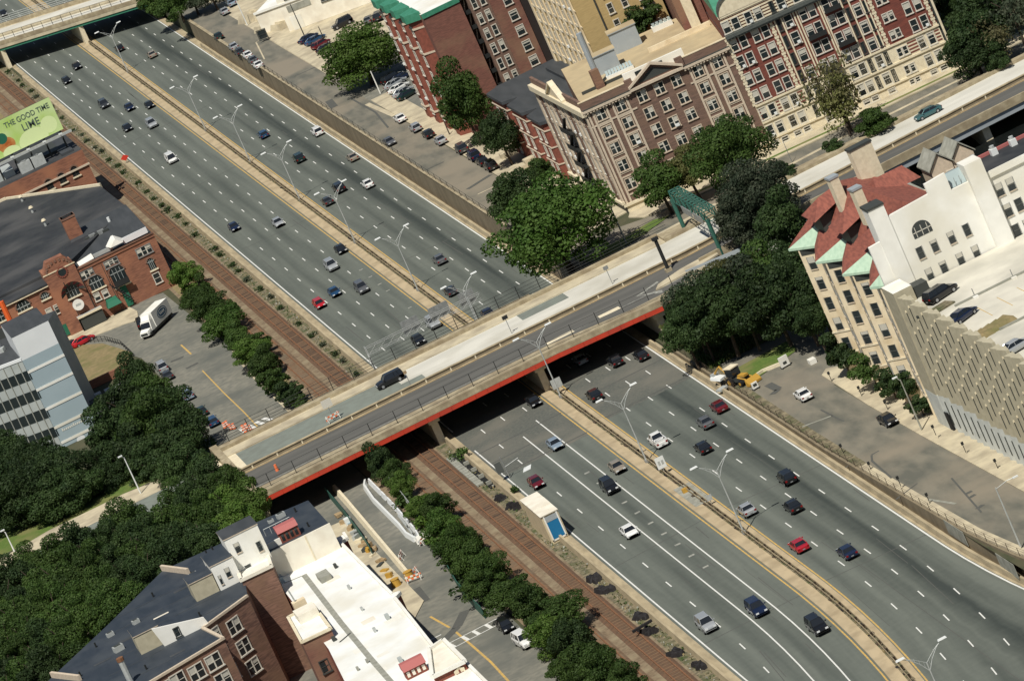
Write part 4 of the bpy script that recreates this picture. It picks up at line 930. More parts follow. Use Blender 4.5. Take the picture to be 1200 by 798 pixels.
for (u0, u1, z) in ((37.6, 40.7, 18.0), (41.6, 44.4, 21.0), (37.6, 40.7, 12.0), (41.6, 44.4, 15.0)):
    b = MB(o, a); b.box(u0, u1, -.9, -.02, z, z+.15, 'black_metal'); b.box(u0, u1, -.9, -.84, z+.15, z+.8, 'black_metal'); b.build('balcony', rd)
b = MB(o, a); b.box(57.6, 58.0, .3, .6, GZ, 24, 'frame_dark'); b.box(58.0, 58.35, .2, .6, GZ, 24, 'stone_cream'); b.build('downpipe', rd)
# ---- yellow brick building behind
yb = bld('apartment_building', 'tall yellow brick building with stone window surrounds rising behind the brown corner block', 'building', 50, 905, GZ)
b = MB(); b.box(45.1, 59.5, 888, 926, GZ, 44, 'brick_yellow', top='roof_dark'); b.build('wall', yb)
F1 = ((45.1, 926), -math.pi/2); b = MB(*F1)
for u in range(0, 38, 4): b.box(u, u+1.2, -.25, -.003, GZ, 44, 'stone_tan')
for z in range(8, 44, 3): b.box(0, 38, -.15, -.004, z, z+.3, 'stone_tan')
b.build('trim', yb)
for u in range(3, 38, 4):
    for z in range(18, 36, 3): win(yb, F1, u, z, 1.3, 1.7, 'w')
F2 = ((41.4, 888), 0)
b = MB(*F2); b.box(7.2, 7.45, -.2, -.002, GZ, 44, 'frame_dark'); b.build('downpipe', yb)
for u in (9.4, 12.0, 15.6):
    for z in range(21, 36, 3): win(yb, F2, u, z, .9 if u < 15 else 2.0, 1.7, 'w' if u < 15 else 'd')
sh_ = bld('apartment_building', 'added near-black wall standing in for deep court shade between the red brick block and yellow building', 'building', 50, 935, GZ)
b = MB(); b.box(47.5, 60, 926.1, 985, GZ, 46, 'court_shade'); b.build('wall', sh_)  # added wall; its near-black colour stands in for the shaded court
bk = bld('apartment_building', 'dark red brick block with cream chimney strip between yellow building and ornate block', 'building', 60, 880, GZ)
b = MB(o, a); b.box(21, 25.3, 24.5, 60, GZ, 36, 'brick_side'); b.build('wall', bk)
b = MB(o, a); b.box(22.2, 23.8, 23.4, 24.5, GZ, 36, 'stone_cream'); b.build('chimney', bk)
# ---- row houses
rh = bld('row_house', 'low red brick row houses with bay fronts and dark slate roof beside the corner building', 'building', 40, 910, GZ)
b = MB(); 
YR = [(883, 896), (896.2, 911), (911.2, 927)]
zt = 15.2
b.box(33.6, 45, 882.8, 928, GZ, zt, 'brick_bay', top='roof_slate')
for y0, y1 in YR: b.prism([(33.6, y0+.6), (31.6, y0+2.2), (31.6, y1-2.2), (33.6, y1-.6)], GZ, zt-.4, 'brick_bay')
b.build('wall', rh)
b = MB()
for y0, y1 in YR:
    b.prism([(33.7, y0+.2), (31.2, y0+1.9), (31.2, y1-1.9), (33.7, y1-.2)], zt-.4, zt+.15, 'roof_slate')
    for z in (7.2, 10.3, 13.4): b.prism([(33.65, y0+.5), (31.45, y0+2.1), (31.45, y1-2.1), (33.65, y1-.5)], z, z+.22, 'stone_trim')
b.box(42, 45, 890, 921, zt, zt+.6, 'roof_slate'); b.box(36, 38, 896, 900, zt, zt+.7, 'stone_trim'); b.box(37, 40, 905, 912, zt, zt+.6, 'roof_slate'); b.build('roof', rh)
for y0, y1 in YR:
    fr = ((31.6, y1-2.2), -math.pi/2); L = (y1-y0)-4.4
    for z in (6.0, 9.0, 12.1):
        for u in (L*.28, L*.75): win(rh, fr, u, z, 1.3, 1.7, 'w')
    b = MB(); b.box(28.6, 31.5, (y0+y1)/2+2.2, (y0+y1)/2+4, GZ, 5.2, 'sidewalk'); b.box(29.6, 31.5, (y0+y1)/2+2.2, (y0+y1)/2+4, 5.2, 5.9, 'sidewalk'); b.build('step', rh)
# ---- red brick tower block behind the trees (top)
rb = bld('apartment_building', 'tall dark red brick block with green copper eaves above the parked cars', 'building', 40, 965, GZ)
zt = 28
b = MB(); b.box(30.2, 37.4, 950, 985, GZ, zt, 'brick_side', top='white_roof'); b.box(37.4, 38.7, 953, 985, GZ, zt+2, 'brick_dark'); b.box(38.7, 42.3, 950, 985, GZ, zt+6, 'brick_brown'); b.box(42.3, 47.4, 949.6, 985, GZ, zt+7, 'brick_side'); b.build('wall', rb)
for y0 in (953, 962, 971, 979): b = MB(); b.prism([(30.2, y0), (28.4, y0+1.4), (28.4, y0+4.6), (30.2, y0+6)], GZ, zt-1, 'brick_bay'); b.build('bay', rb)
b = MB()
for y0 in (953, 962, 971, 979): b.prism([(30.4, y0-.6), (27.6, y0+1.2), (27.6, y0+4.8), (30.4, y0+6.6)], zt-1, zt+.5, 'copper_dark')
b.box(30, 37.4, 949.8, 950, zt-.6, zt+.3, 'copper_dark'); b.build('eaves', rb)
b = MB()
for y0 in (953, 962, 971, 979):
    for z in (6.5, 20.5, 25.4): b.prism([(30.25, y0-.1), (28.2, y0+1.3), (28.2, y0+4.7), (30.25, y0+6.1)], z, z+.35, 'stone_trim')
b.build('band', rb)
for y0 in (953, 962, 971, 979):
    for z in range(6, 27, 3): win(rb, ((28.4, y0+4.6), -math.pi/2), 1.6, z+1.0, 1.6, 1.7, 'w'); win(rb, ((30.2, y0+8.4), -math.pi/2), .8, z+1.0, 1.0, 1.6, 'w')
for u in (39.7, 41.3):
    for z in range(8, 33, 3): win(rb, ((0, 950), 0), u, z, .8, 1.8, 'w')
for z in range(9, 34, 3): win(rb, ((0, 949.6), 0), 45.4, z, 1.4, 1.7, 'w')
b = MB()
for i in range(8):
    z = 7+i*2.9; b.box(37.45, 38.65, 950.6, 952.9, z, z+.1, 'black_metal'); b.box(37.45, 38.65, 950.6, 950.7, z, z+.9, 'black_metal'); b.tube([(37.6, 951.4, z), (38.5, 951.4, z+2.9)], .1, 'stone_trim', 4)
b.build('fire_escape', rb)
# ---- pale industrial building top
ib = bld('industrial_building', 'pale cream low industrial building with wide dark windows at the top of the photo', 'building', 40, 1080, GZ)
Pa = G(340, 38, GZ); Pb = G(430, 5, GZ); Pc = G(262, 0, GZ)
an = math.atan2(Pb[1]-Pa[1], Pb[0]-Pa[0])
b = MB(Pa, an); b.box(0, 40, 0, 60, GZ, 12.5, 'cream_wall', top='white_roof'); b.box(-9, 0, 8, 60, GZ, 9, 'cream_wall', top='white_roof'); b.build('wall', ib)
b = MB(Pa, an); b.box(-.2, 40, -.3, 0, 10.2, 10.6, 'white_wall'); b.box(-.2, 40, -.3, 0, 12.3, 12.8, 'white_wall'); b.box(-9.2, -.2, 7.7, 8, 8.7, 9.2, 'white_wall'); b.box(1.5, 7, -.1, -.005, 8.2, 9.6, 'grey_concrete'); b.build('trim', ib)
for u in (10.5, 13, 16.5, 19): win(ib, (Pa, an), u, 9.2, 2.2, 2.6, 'k')
for u in (3.0, 5.4): win(ib, (Pa, an), u, 11.4, 2.2, .7, 'k')
win(ib, (Pa, an), -6, 5.8, 2, 2.0, 'k'); b = MB(Pa, an); b.box(1.2, 3.8, -.1, -.005, GZ, 7.2, 'white_wall'); b.build('door', ib)
# rubble / tanks near the pale building
for (px, py, s_, l) in ((306, 20, 3.2, 'pale boulder-like concrete pile at the corner of the upper street'), (322, 33, 2.6, 'low concrete block pile between the boulder pile and the ramp slab')):
    x, y = G(px, py, GZ); b = MB((x, y), .4)
    for k in range(6): q = rnd.uniform(.5, 1)*s_*.5; u, v = rnd.uniform(-s_, s_)*.6, rnd.uniform(-s_, s_)*1.6; b.hexa([(u-q, v-q*2, GZ), (u+q, v-q*2, GZ), (u+q, v+q*2, GZ), (u-q, v+q*2, GZ), (u-q*.7, v-q*1.6, GZ+q*1.3), (u+q*.6, v-q*1.6, GZ+q), (u+q*.6, v+q*1.6, GZ+q*.9), (u-q*.6, v+q*1.6, GZ+q*1.3)], 'sidewalk')
    tag(b.build('concrete_pile'), l, 'pile')
# ---- tan bay-fronted building with red tile roof and white end wall
tb = bld('apartment_building', 'tan stone building with red tile roof, green copper eaves and blank white side wall', 'building', 40, 700, 1.8)
YW = 677.3; XT = 31.6; ZE = 20.4
CF = [((30.05, 716.1), (31.95, 713.8)), ((30.35, 703.5), (32.25, 701.2)), ((30.65, 691.6), (32.55, 689.3)), ((30.95, 679.7), (32.6, YW+.1))]   # canted bay faces
pl_ = [(31.0, 719.5)]
for p, q in CF: pl_ += [p, q]
b = MB(); b.prism(pl_+[(55, YW+.1), (52, 712), (41, 719.5)], 0, ZE, 'stone_tan'); b.build('wall', tb)
Pw = [(31.2, 26.3), (32.9, 26.4), (35.4, 29.0), (41.3, 29.3), (41.3, 30.7), (44.4, 30.9), (44.4, 28.4), (47.6, 28.4), (47.6, 19.0)]
b = MB(); b.prism([(31.2, YW), (55, YW), (55, YW-.25), (31.2, YW-.25)], 0, 19.0, 'white_wall')
b.face([(31.2, YW-.25, 19.0)]+[(x, YW-.25, z) for x, z in Pw][::-1], 'white_wall'); b.face([(31.2, YW+.25, 19.0)]+[(x, YW+.25, z) for x, z in Pw][::-1], 'white_wall')
for (x0, z0_), (x1, z1_) in zip([(31.2, 19.0)]+Pw[:-1], Pw): b.face([(x0, YW-.25, z0_), (x1, YW-.25, z1_), (x1, YW+.25, z1_), (x0, YW+.25, z0_)], 'white_wall')
b.build('white_side_wall', tb)
b = MB(); b.box(32.9, 35.2, YW-.45, YW+2.6, 17.5, 30.8, 'white_wall'); b.box(32.8, 35.3, YW-.55, YW+2.7, 30.8, 31.1, 'frame_dark'); b.build('chimney', tb)
for (p, q) in CF:
    a2 = math.atan2(q[1]-p[1], q[0]-p[0]); L = math.hypot(q[0]-p[0], q[1]-p[1]); b = MB(p, a2)
    for z in (4.0, 7.2): b.box(-.1, L+.05, -.1, -.004, z-.1, z+.14, 'stone_cream')
    b.box(.3, L, -.05, 0, ZE-1.3, ZE-.02, 'frame_dark'); b.build('bay_trim', tb)
    for z in (18.0, 14.9, 11.75, 8.6, 5.5): win(tb, (p, a2), L*.5, z-.2, 1.25, 1.95, 'c')
cor = [pl_[0]]+[q for p, q in CF[:-1]]; nxt = [p for p, q in CF]
for p, q in zip(cor, nxt):
    a2 = math.atan2(q[1]-p[1], q[0]-p[0]); L = math.hypot(q[0]-p[0], q[1]-p[1])
    for u in ((L-1.3, L-3.6, L-7) if L > 5 else (L-1.3,)):
        for z in (17.6, 14.4, 11.3, 8.1, 5.0): win(tb, (p, a2), u, z-.2, 1.0, 1.8, 'c')
AP = []
for i, (p, q) in enumerate(CF):
    A = (p[0]-.9, p[1]+1.4, ZE); B_q = (A[0]+2.7, A[1]-4.6, ZE); C = (A[0]+4.8, A[1]-4.9, ZE+2.9)
    if i == 3: B_q = (32.0, YW+.28, ZE); C = (33.6, YW+.3, ZE+3.0)
    AP.append((A, B_q, C))
    b = MB(); b.face([A, B_q, C], 'copper'); b.face([A, C, (p[0]+.2, p[1]+2.2, ZE)], 'tile_red'); b.face([(A[0], A[1], ZE-.35), (B_q[0], B_q[1], ZE-.35), B_q, A], 'copper'); b.face([(p[0]+.2, p[1]+2.2, ZE), (p[0]+2.4, p[1]-3, ZE-.36), (B_q[0], B_q[1], ZE-.36), (A[0], A[1], ZE-.36)], 'frame_dark'); b.build('copper_eave', tb)
D = [(38.0, 716.0, 26.2), (37.8, 709.5, 28.0), (38.0, 698, 28.4), (38.3, 687, 28.8), (38.5, YW+.3, 29.2)]
b = MB()
b.face([AP[0][0], AP[0][2], D[1], D[0], (30.6, 720, ZE)], 'tile_red'); b.face([(30.6, 720, ZE), D[0], (41, 720, ZE+2)], 'tile_red')
for i in range(3): 
    b.face([AP[i][2], AP[i][1], AP[i+1][0], AP[i+1][2]], 'tile_red'); b.face([AP[i][2], AP[i+1][2], D[i+2], D[i+1]], 'tile_red'); b.face([(AP[i][1][0], AP[i][1][1], ZE-.25), (AP[i+1][0][0], AP[i+1][0][1], ZE-.25), AP[i+1][0], AP[i][1]], 'stone_cream')
b.face([AP[3][2], AP[3][1], (32.9, YW+.3, 26.4), D[4], D[4]][:4], 'tile_red')
E_ = [G(px, py, 27.0) for px, py in ((1010, 206), (1045, 209), (1084, 229))]
b.face([D[1], (E_[0][0], E_[0][1], 27.0), (E_[1][0], E_[1][1], 27.0), (E_[2][0]+.8, E_[2][1], 27.0), (43.9, YW+.3, 27.4), D[4], D[3], D[2]], 'tile_red')
b.face([D[0], D[1], (E_[0][0], E_[0][1], 27.0), (42, 716, 23)], 'tile_red'); b.build('roof', tb)
for (yc, xc, zc) in ((710.5, 33.0, 24.9), (698.5, 33.4, 24.9), (686.0, 33.6, 24.7)):
    b = MB(); b.hexa([(xc, yc-2.6, zc-2.4), (xc+3, yc-2.6, zc-2.4), (xc+3, yc+2.6, zc-2.4), (xc, yc+2.6, zc-2.4), (xc, yc-2.5, zc), (xc+3.4, yc-2.5, zc+.3), (xc+3.4, yc+2.5, zc+.3), (xc, yc+2.5, zc)], 'frame_dark')
    b.face([(xc-1.0, yc-3.4, zc-.1), (xc-1.0, yc+3.4, zc-.1), (xc+1.4, yc, zc+2.0)][::-1], 'tile_red'); b.face([(xc-1.0, yc-3.4, zc-.1), (xc+1.4, yc, zc+2.0), (xc+4.8, yc, zc+2.7), (xc+4.2, yc-3.4, zc+1.6)][::-1], 'tile_red'); b.face([(xc-1.0, yc+3.4, zc-.1), (xc+1.4, yc, zc+2.0), (xc+4.8, yc, zc+2.7), (xc+4.2, yc+3.4, zc+1.6)], 'tile_red')
    b.build('dormer', tb)
x_, y_ = G(1045, 214, 27.2); b = MB((x_, y_)); b.hexa([(-3.2, -3.5, 27), (3.2, -3.5, 27), (3.2, 3.5, 27), (-3.2, 3.5, 27), (-2.2, 0, 28.7), (2.2, 0, 28.7), (2.2, .2, 28.7), (-2.2, .2, 28.7)], 'tile_red'); b.build('roof_gable', tb)
def stack(px, py, z, w_, h, m, cap='panel_metal', par=tb):
    x, y = G(px, py, z); b = MB((x, y), .1); b.box(-w_/2, w_/2, -.8, .8, z-1.5, z+h, m); b.box(-w_/2-.12, w_/2+.12, -.9, .9, z+h, z+h+.3, cap); b.build('chimney', par)
stack(986, 235, 26.6, 1.3, 3.4, 'stone_cream'); stack(1014, 250, 27.0, 1.3, 3.6, 'stone_cream'); stack(1021, 207, 27.0, 3.3, 4.6, 'stone_cream', 'frame_dark')
WF = ((31, YW-.26), 0)
for u in (6.3, 8.4, 10.9, 13.2):
    for z in (22.65, 19.95 if 0 else 19.5): win(tb, WF, u, z, .95, 1.7, 'c')
bA = MB(*WF); n = 12
bA.face([(9.0, -.02, 24.6)]+[(7.65+1.35*math.cos(math.pi*i/n), -.02, 25.4+1.25*math.sin(math.pi*i/n)) for i in range(n+1)]+[(6.3, -.02, 24.6)], 'glass')
for i in range(3): bA.box(6.75+i*.85, 6.83+i*.85, -.06, -.025, 24.65, 26.1, 'frame_white')
bA.box(6.35, 8.95, -.06, -.025, 25.3, 25.4, 'frame_white'); bA.build('arched_window', tb)
# glazed lightwell and sandstone gables beside the red roof
sb = bld('gabled_house', 'pair of small sandstone gables with grey slate roofs beside the dark gap', 'building', 52, 745, 1.5)
for i, (px, py) in enumerate(((1103, 196), (1128, 183))):
    x, y = G(px, py, 27); b = MB((x, y), 0); b.box(-1.6, 1.6, 0, 5, 2, 27, 'stone_trim'); b.build('wall', sb)
    b = MB((x, y), 0); b.hexa([(-1.9, -.3, 27), (0, -.3, 29), (0, 5.3, 29), (-1.9, 5.3, 27), (-1.9, -.3, 27.2), (0, -.3, 29.2), (0, 5.3, 29.2), (-1.9, 5.3, 27.2)], 'grey_concrete'); b.hexa([(0, -.3, 29), (1.9, -.3, 27), (1.9, 5.3, 27), (0, 5.3, 29), (0, -.3, 29.2), (1.9, -.3, 27.2), (1.9, 5.3, 27.2), (0, 5.3, 29.2)], 'grey_concrete')
    b.face([(-1.6, 0, 27), (1.6, 0, 27), (0, 0, 28.8)], 'stone_trim'); b.build('roof', sb)
    for z in (25.3, 22.5): win(sb, ((x, y), 0), -.9, z, .9, 1.5, 'w'); win(sb, ((x, y), 0), .9, z, .9, 1.5, 'w')
b = MB((45.8, YW+.5)); b.box(-1.9, 1.9, 0, 3, 27.5, 28.4, 'skylight')
for i in range(6): b.box(-1.9+i*.74, -1.84+i*.74, -.05, -.01, 26, 29.6, 'steel')
b.hexa([(-1.9, 0, 28.4), (1.9, 0, 28.4), (1.9, 3, 28.4), (-1.9, 3, 28.4), (-1.9, 1.2, 30.2), (1.9, 1.2, 30.2), (1.9, 1.6, 30.2), (-1.9, 1.6, 30.2)], 'skylight'); b.build('glazed_roof_light', tb)
# ---- white building at the right edge
wb = bld('white_building', 'white-painted building with arched windows and dark roof at the right photo edge', 'building', 65, 690, 1.5)
b = MB(); b.box(48.2, 140, YW-.3, 686.4, 1.2, 28.0, 'white_wall', top='roof_dark'); b.box(46.9, 49.4, YW-1.2, YW+2, 1.2, 30.8, 'white_wall'); b.box(49.4, 140, YW-.6, YW-.3, 27.6, 28.5, 'white_wall'); b.build('wall', wb)
b = MB(); b.box(50, 140, 686.4, 686.8, 27.8, 28.4, 'roof_pink'); b.build('parapet', wb)
for i in range(5): x = 50.6+i*2.9; b = MB(); b.box(x-.45, x+.45, 684.6, 685.6, 28, 28.9, 'lamp_white'); b.cyl(x, 685.1, 28.9, 29.3, .35, 'galv', 8); b.build('roof_vent', wb)
for u in (50.3, 52.0, 56.5, 58.3, 62.5, 64.2, 69, 71):
    for z in (25.6, 22.6, 19.6): win(wb, ((0, YW-.31), 0), u, z, 1.1, 1.8, 'c')
# ---- parking garage with folded concrete screen
gr_ = bld('parking_garage', 'olive concrete parking garage with a folded screen facade and a pale roof deck', 'building', 50, 620, 2)
ZD = 18.8; XG = 30.6
b = MB(); b.prism([(XG+.9, 480), (150, 480), (150, YW-.5), (XG+2.2, YW-.5), (XG+.9, 673)], 0, ZD, 'garage_olive', top='garage_deck'); b.build('body', gr_)
def fin(y, z0_, z1_, m, b):
    b.prism([(XG, y+1.15), (XG+.6, y-1.0), (XG+1.0, y-1.3), (XG+1.3, y+1.35)], z0_, z1_, m)
bO = MB(); bG = MB(); i = 0
y = 669.5
while y > 500:
    st = .5 if i % 2 else 0
    fin(y, 6.0+st*.6, ZD+1.5+(.35 if i % 2 else 0), 'garage_olive', bO); fin(y, .8, 6.0+st*.6, 'garage_grey', bG); bG.box(XG+.18, XG+.42, y+.06, y+.16, max(1.2, zr(y)+.9), 5.2, 'frame_dark')
    for k in range(4): zz = 7.0+k*3.1+st*2.4; bO.box(XG+.12, XG+.42, y+.04, y+.12, zz+2.0, zz+2.3, 'stone_cream'); bO.box(XG+.2, XG+.4, y+.06, y+.16, zz, zz+1.9, 'frame_dark')
    y -= 2.8; i += 1
bO.build('screen', gr_); bG.build('screen_base', gr_)
b = MB(); b.box(XG-.1, XG+2.6, 671.2, 676.5, 0, ZD+2.1, 'garage_olive', top='white_wall'); b.box(XG+2.6, XG+4.8, 671.6, 674, ZD, ZD+1.6, 'frame_dark'); b.build('stair_tower', gr_)
b = MB(); b.box(XG-.12, XG+2.0, 671.0, 676.3, 0, 6.0, 'garage_grey'); b.box(XG-.14, XG+.1, 669.6, 671.0, 0, 3.6, 'dark'); b.build('entrance', gr_)
b = MB()
for yy_ in (660, 641.5): b.box(35, 150, yy_, yy_+.25, ZD, ZD+.28, 'grey_concrete')
for i in range(14): b.box(36.5+i*2.9, 36.6+i*2.9, 649, 655.5, ZD, ZD+.01, 'yellow_paint')
b.build('deck_kerb', gr_)
for i in range(8):
    x = 38+i*5.6; b = MB(); b.tube([(x, 660.5, ZD), (x, 660.5, ZD+1.1)], .06, 'steel', 4); b.build('deck_bollard', gr_); b = MB(); b.box(x-.5, x+.2, 659.2, 659.7, ZD, ZD+.3, 'white_wall'); b.build('wheel_stop', gr_)
x0, y0 = G(1160, 386, ZD); b = MB((x0, y0), .25)
for k in range(5): b.hexa([(-3.2+k*1.2, -2.2, ZD), (-1.8+k*1.2, -2.4, ZD), (-1.8+k*1.2, 1.0, ZD), (-3.2+k*1.2, .8, ZD), (-3+k*1.2, -1.8, ZD+.5), (-2+k*1.2, -1.9, ZD+.6), (-2+k*1.2, .6, ZD+.6), (-3+k*1.2, .5, ZD+.5)], 'dry_grass')
tag(b.build('planter'), 'rounded sandy planter mound on the garage roof deck', 'planter')
x0, y0 = G(1098, 364, ZD); b = MB((x0, y0), .3); b.box(-2.3, 2.3, -1.2, 1.2, ZD, ZD+.22, 'rubble'); b.box(-2.4, -2.2, -1.4, 1.4, ZD, ZD+.4, 'frame_dark'); tag(b.build('roof_drain'), 'low drain grating between the two dark cars on the garage roof', 'drain')
def pln(px, py, Y):
    """point at photo pixel lying on the vertical plane y=Y -> (x, z)"""
    a_, b_ = px-600, py-399
    x = a_*math.cos(RO)-b_*math.sin(RO); y = a_*math.sin(RO)+b_*math.cos(RO)
    d = FW*FPX+x*R0-y*U0; t = (Y-CAM[1])/d[1]; P = CAM+d*t
    return float(P[0]), float(P[2])
# ================================================================ LEFT BRICK BUILDING
lb = bld('brick_building', 'low orange-brown brick building with an octagonal gable, arched windows and big black roof', 'building', -50, 1000, 0)
FA = ((-70, 966), 0)
b = MB(*FA); b.box(-30, 41.5, 0, 20, 0, 9.9, 'brick_orange'); b.prism([(20.3, -.5), (26.2, -.5), (26.2, 6), (20.3, 6)], 0, 12.2, 'brick_orange')
b.hexa([(20.3, -.5, 12.2), (26.2, -.5, 12.2), (26.2, 2, 12.2), (20.3, 2, 12.2), (21.6, -.5, 14.2), (24.9, -.5, 14.2), (24.9, 2, 14.2), (21.6, 2, 14.2)], 'brick_orange')
b.box(26.2, 41.5, -.15, .4, 9.9, 10.6, 'brick_orange'); b.build('wall', lb)
b = MB(*FA); b.box(-30, 20.3, -.25, 6, 10.2, 10.6, 'roof_dark')
b.prism([(-30, 6), (26, 6), (41.5, 28), (41.0, 57), (25.4, 86), (-30, 89)], 9.5, [10.6, 11.2, 11.4, 11.5, 11.6, 11.7], 'roof_dark')
b.prism([(41.0, 57), (41.3, 57.3), (25.7, 86.4), (25.4, 86)], 11, 12.0, 'stone_cream'); b.prism([(25.4, 86), (25.6, 86.5), (-30, 89.5), (-30, 89)], 11, 12.1, 'stone_cream')
b.prism([(26.2, 5), (41.5, 3.2), (41.5, 28), (30, 28)], 9.9, [10.0, 10.2, 11.9, 11.9], 'roof_slate')
b.build('roof', lb)
b = MB(*FA)
b.box(36.2, 41, 2.9, 3.2, 10.4, 11.5, 'panel_white'); b.box(28, 34, 3.0, 3.3, 10.4, 11.1, 'panel_grey'); b.hexa([(27, 1.2, 10.6), (30, 1.0, 10.8), (30, 3, 11.4), (27, 3, 11), (27, 1.2, 10.7), (30, 1.0, 10.9), (30, 3, 11.5), (27, 3, 11.1)], 'white_wall'); b.hexa([(33.5, 1.0, 11.2), (36, 1.0, 11.2), (36.5, 4, 11.2), (33, 4, 11.2), (34.7, 1.2, 12.2), (34.9, 1.2, 12.2), (35, 3.8, 12.6), (34.6, 3.8, 12.6)], 'white_wall'); b.build('roof_light', lb)
x, y = G(89, 277, 11.4); b = MB((x, y)); b.box(-1.3, 1.3, -1.2, 1.2, 11, 15.6, 'brick_orange'); b.box(-1.4, 1.4, -1.3, 1.3, 15.2, 15.6, 'brick_dark'); b.box(-.9, .9, -.9, .9, 15.6, 15.62, 'dark'); b.build('chimney', lb)
for px, py in ((39, 250), (54, 265), (27, 237)):
    x, y = G(px, py, 11.4); b = MB((x, y)); b.cyl(0, 0, 11, 12.6, .25, 'galv', 7); b.cyl(0, 0, 12.5, 12.9, .5, 'stone_cream', 8, .3); b.build('roof_vent', lb)
x, y = G(129, 261, 11.2); b = MB((x, y)); b.cyl(0, 0, 11, 12.3, .3, 'lamp_white', 7); b.build('roof_vent', lb)
for i in range(5):
    x, y = G(104+i*5, 281-i*2.4, 11); b = MB((x, y)); b.box(-.6, .6, -.5, .5, 10.6, 11.5+.2*(i % 2), 'steel' if i % 2 else 'frame_dark'); b.build('roof_unit', lb)
b = MB(*FA)
for k in range(9):
    q = math.pi*(k+.5)/9; x, z = 23.25-2.3*math.cos(q), 12.3+1.5*math.sin(q); b.box(x-.18, x+.18, -.62, -.5, z-.25, z+.25, 'brick_dark')
b.box(20.1, 26.4, -.6, -.5, 12.0, 12.2, 'stone_tan'); b.box(-30, 20.3, -.4, -.25, 10.1, 10.25, 'stone_tan'); b.box(26.3, 41.6, -.3, -.15, 10.5, 10.75, 'brick_dark'); b.build('trim', lb)
def disc(b, u, v, z, r_, m, n=18, z0_=None):
    b.face([(u+r_*math.cos(2*math.pi*i/n), v, z+r_*math.sin(2*math.pi*i/n)) for i in range(n)], m)
def archwin(name, par, fr, u, z, w_, h, m='glass', trim='panel_grey', v=-.02, muntins=3):
    b = MB(*fr); n = 10; zs = z+h-w_/2
    b.face([(u+w_/2, v, z)]+[(u+w_/2*math.cos(math.pi*i/n), v, zs+w_/2*math.sin(math.pi*i/n)) for i in range(n+1)]+[(u-w_/2, v, z)], m)
    for i in range(n):
        q0, q1 = math.pi*i/n, math.pi*(i+1)/n; r0_, r1_ = w_/2, w_/2+.28
        b.hexa([(u+r0_*math.cos(q0), v-.12, zs+r0_*math.sin(q0)), (u+r0_*math.cos(q1), v-.12, zs+r0_*math.sin(q1)), (u+r0_*math.cos(q1), v, zs+r0_*math.sin(q1)), (u+r0_*math.cos(q0), v, zs+r0_*math.sin(q0)), (u+r1_*math.cos(q0), v-.12, zs+r1_*math.sin(q0)), (u+r1_*math.cos(q1), v-.12, zs+r1_*math.sin(q1)), (u+r1_*math.cos(q1), v, zs+r1_*math.sin(q1)), (u+r1_*math.cos(q0), v, zs+r1_*math.sin(q0))], 'brick_dark')
    for k in range(muntins): x = u-w_/2+w_*(k+1)/(muntins+1); b.box(x-.035, x+.035, v-.07, v-.02, z, zs+w_*.3, trim)
    b.box(u-w_/2-.2, u+w_/2+.2, v-.25, v, z-.25, z, 'stone_cream'); b.box(u-w_/2, u+w_/2, v-.07, v-.02, zs-.06, zs+.06, trim)
    o = b.build(name, par); return o
archwin('window', lb, FA, 28.4, 5.7, 2.6, 2.6); archwin('window', lb, FA, 32.6, 4.3, 2.8, 4.0); archwin('window', lb, FA, 14.7, 8.0, 2.6, 2.0); archwin('window', lb, FA, 19.0, 8.2, 1.6, 1.3); archwin('window', lb, FA, 38.9, 4.4, 1.3, 2.2); archwin('window', lb, FA, 9.6, 8.0, 2.4, 2.0)
FG = ((-70, 965.48), 0); archwin('window', lb, FG, 23.8, 6.4, 2.4, 2.4)
b = MB(*FG); disc(b, 23.6, -.02, 11.4, .75, 'glass'); 
for i in range(16):
    q = 2*math.pi*i/16; b.box(23.6+.9*math.cos(q)-.15, 23.6+.9*math.cos(q)+.15, -.1, -.0, 11.4+.9*math.sin(q)-.15, 11.4+.9*math.sin(q)+.15, 'brick_bay')
b.build('round_window', lb)
b = MB(*FG)  # red fan awning over the arch
for i in range(11):
    q0, q1 = math.pi*i/11, math.pi*(i+1)/11; r_ = 2.3; R_ = 1.3
    b.face([(23.8+R_*math.cos(q0), -.1, 7.4+R_*math.sin(q0)), (23.8+R_*math.cos(q1), -.1, 7.4+R_*math.sin(q1)), (23.8+r_*math.cos(q1), -1.1, 7.1+r_*math.sin(q1)), (23.8+r_*math.cos(q0), -1.1, 7.1+r_*math.sin(q0))][::-1], 'awning_red' if i % 2 else 'frame_dark')
b.build('awning', lb)
b = MB(*FG); P = [(23.7+1.05*math.cos(2*math.pi*i/20), 4.9+1.05*math.sin(2*math.pi*i/20)) for i in range(20)]
b.face([(x, -.9, z) for x, z in P], 'white_wall'); b.face([(x, -.75, z) for x, z in P][::-1], 'steel')
for (x0, z0_), (x1, z1_) in zip(P, P[1:]+P[:1]): b.face([(x0, -.9, z0_), (x0, -.75, z0_), (x1, -.75, z1_), (x1, -.9, z1_)], 'steel')
b.box(23.2, 24.2, -.92, -.905, 4.7, 5.1, 'galv'); b.box(23.6, 23.8, -.75, -.0, 4.8, 5.0, 'steel'); b.build('round_sign', lb)
for (u, z, w_, h, st) in ((27.6, 9.0, 2.4, 1.3, 'b'), (32.4, 8.9, 2.6, 1.2, 'b'), (38.7, 8.3, 2.8, 1.5, 'b'), (27.5, 4.4, 1.0, 1.3, 'w'), (29.1, 4.3, 1.0, 1.3, 'w'), (38.8, 2.7, 1.2, 1.8, 'w'), (18.5, 5.6, 1.0, 1.5, 'w'), (20.1, 5.6, 1.0, 1.5, 'w'), (12, 5.2, 1.2, 1.4, 'w')): win(lb, FA, u, z, w_, h, st)
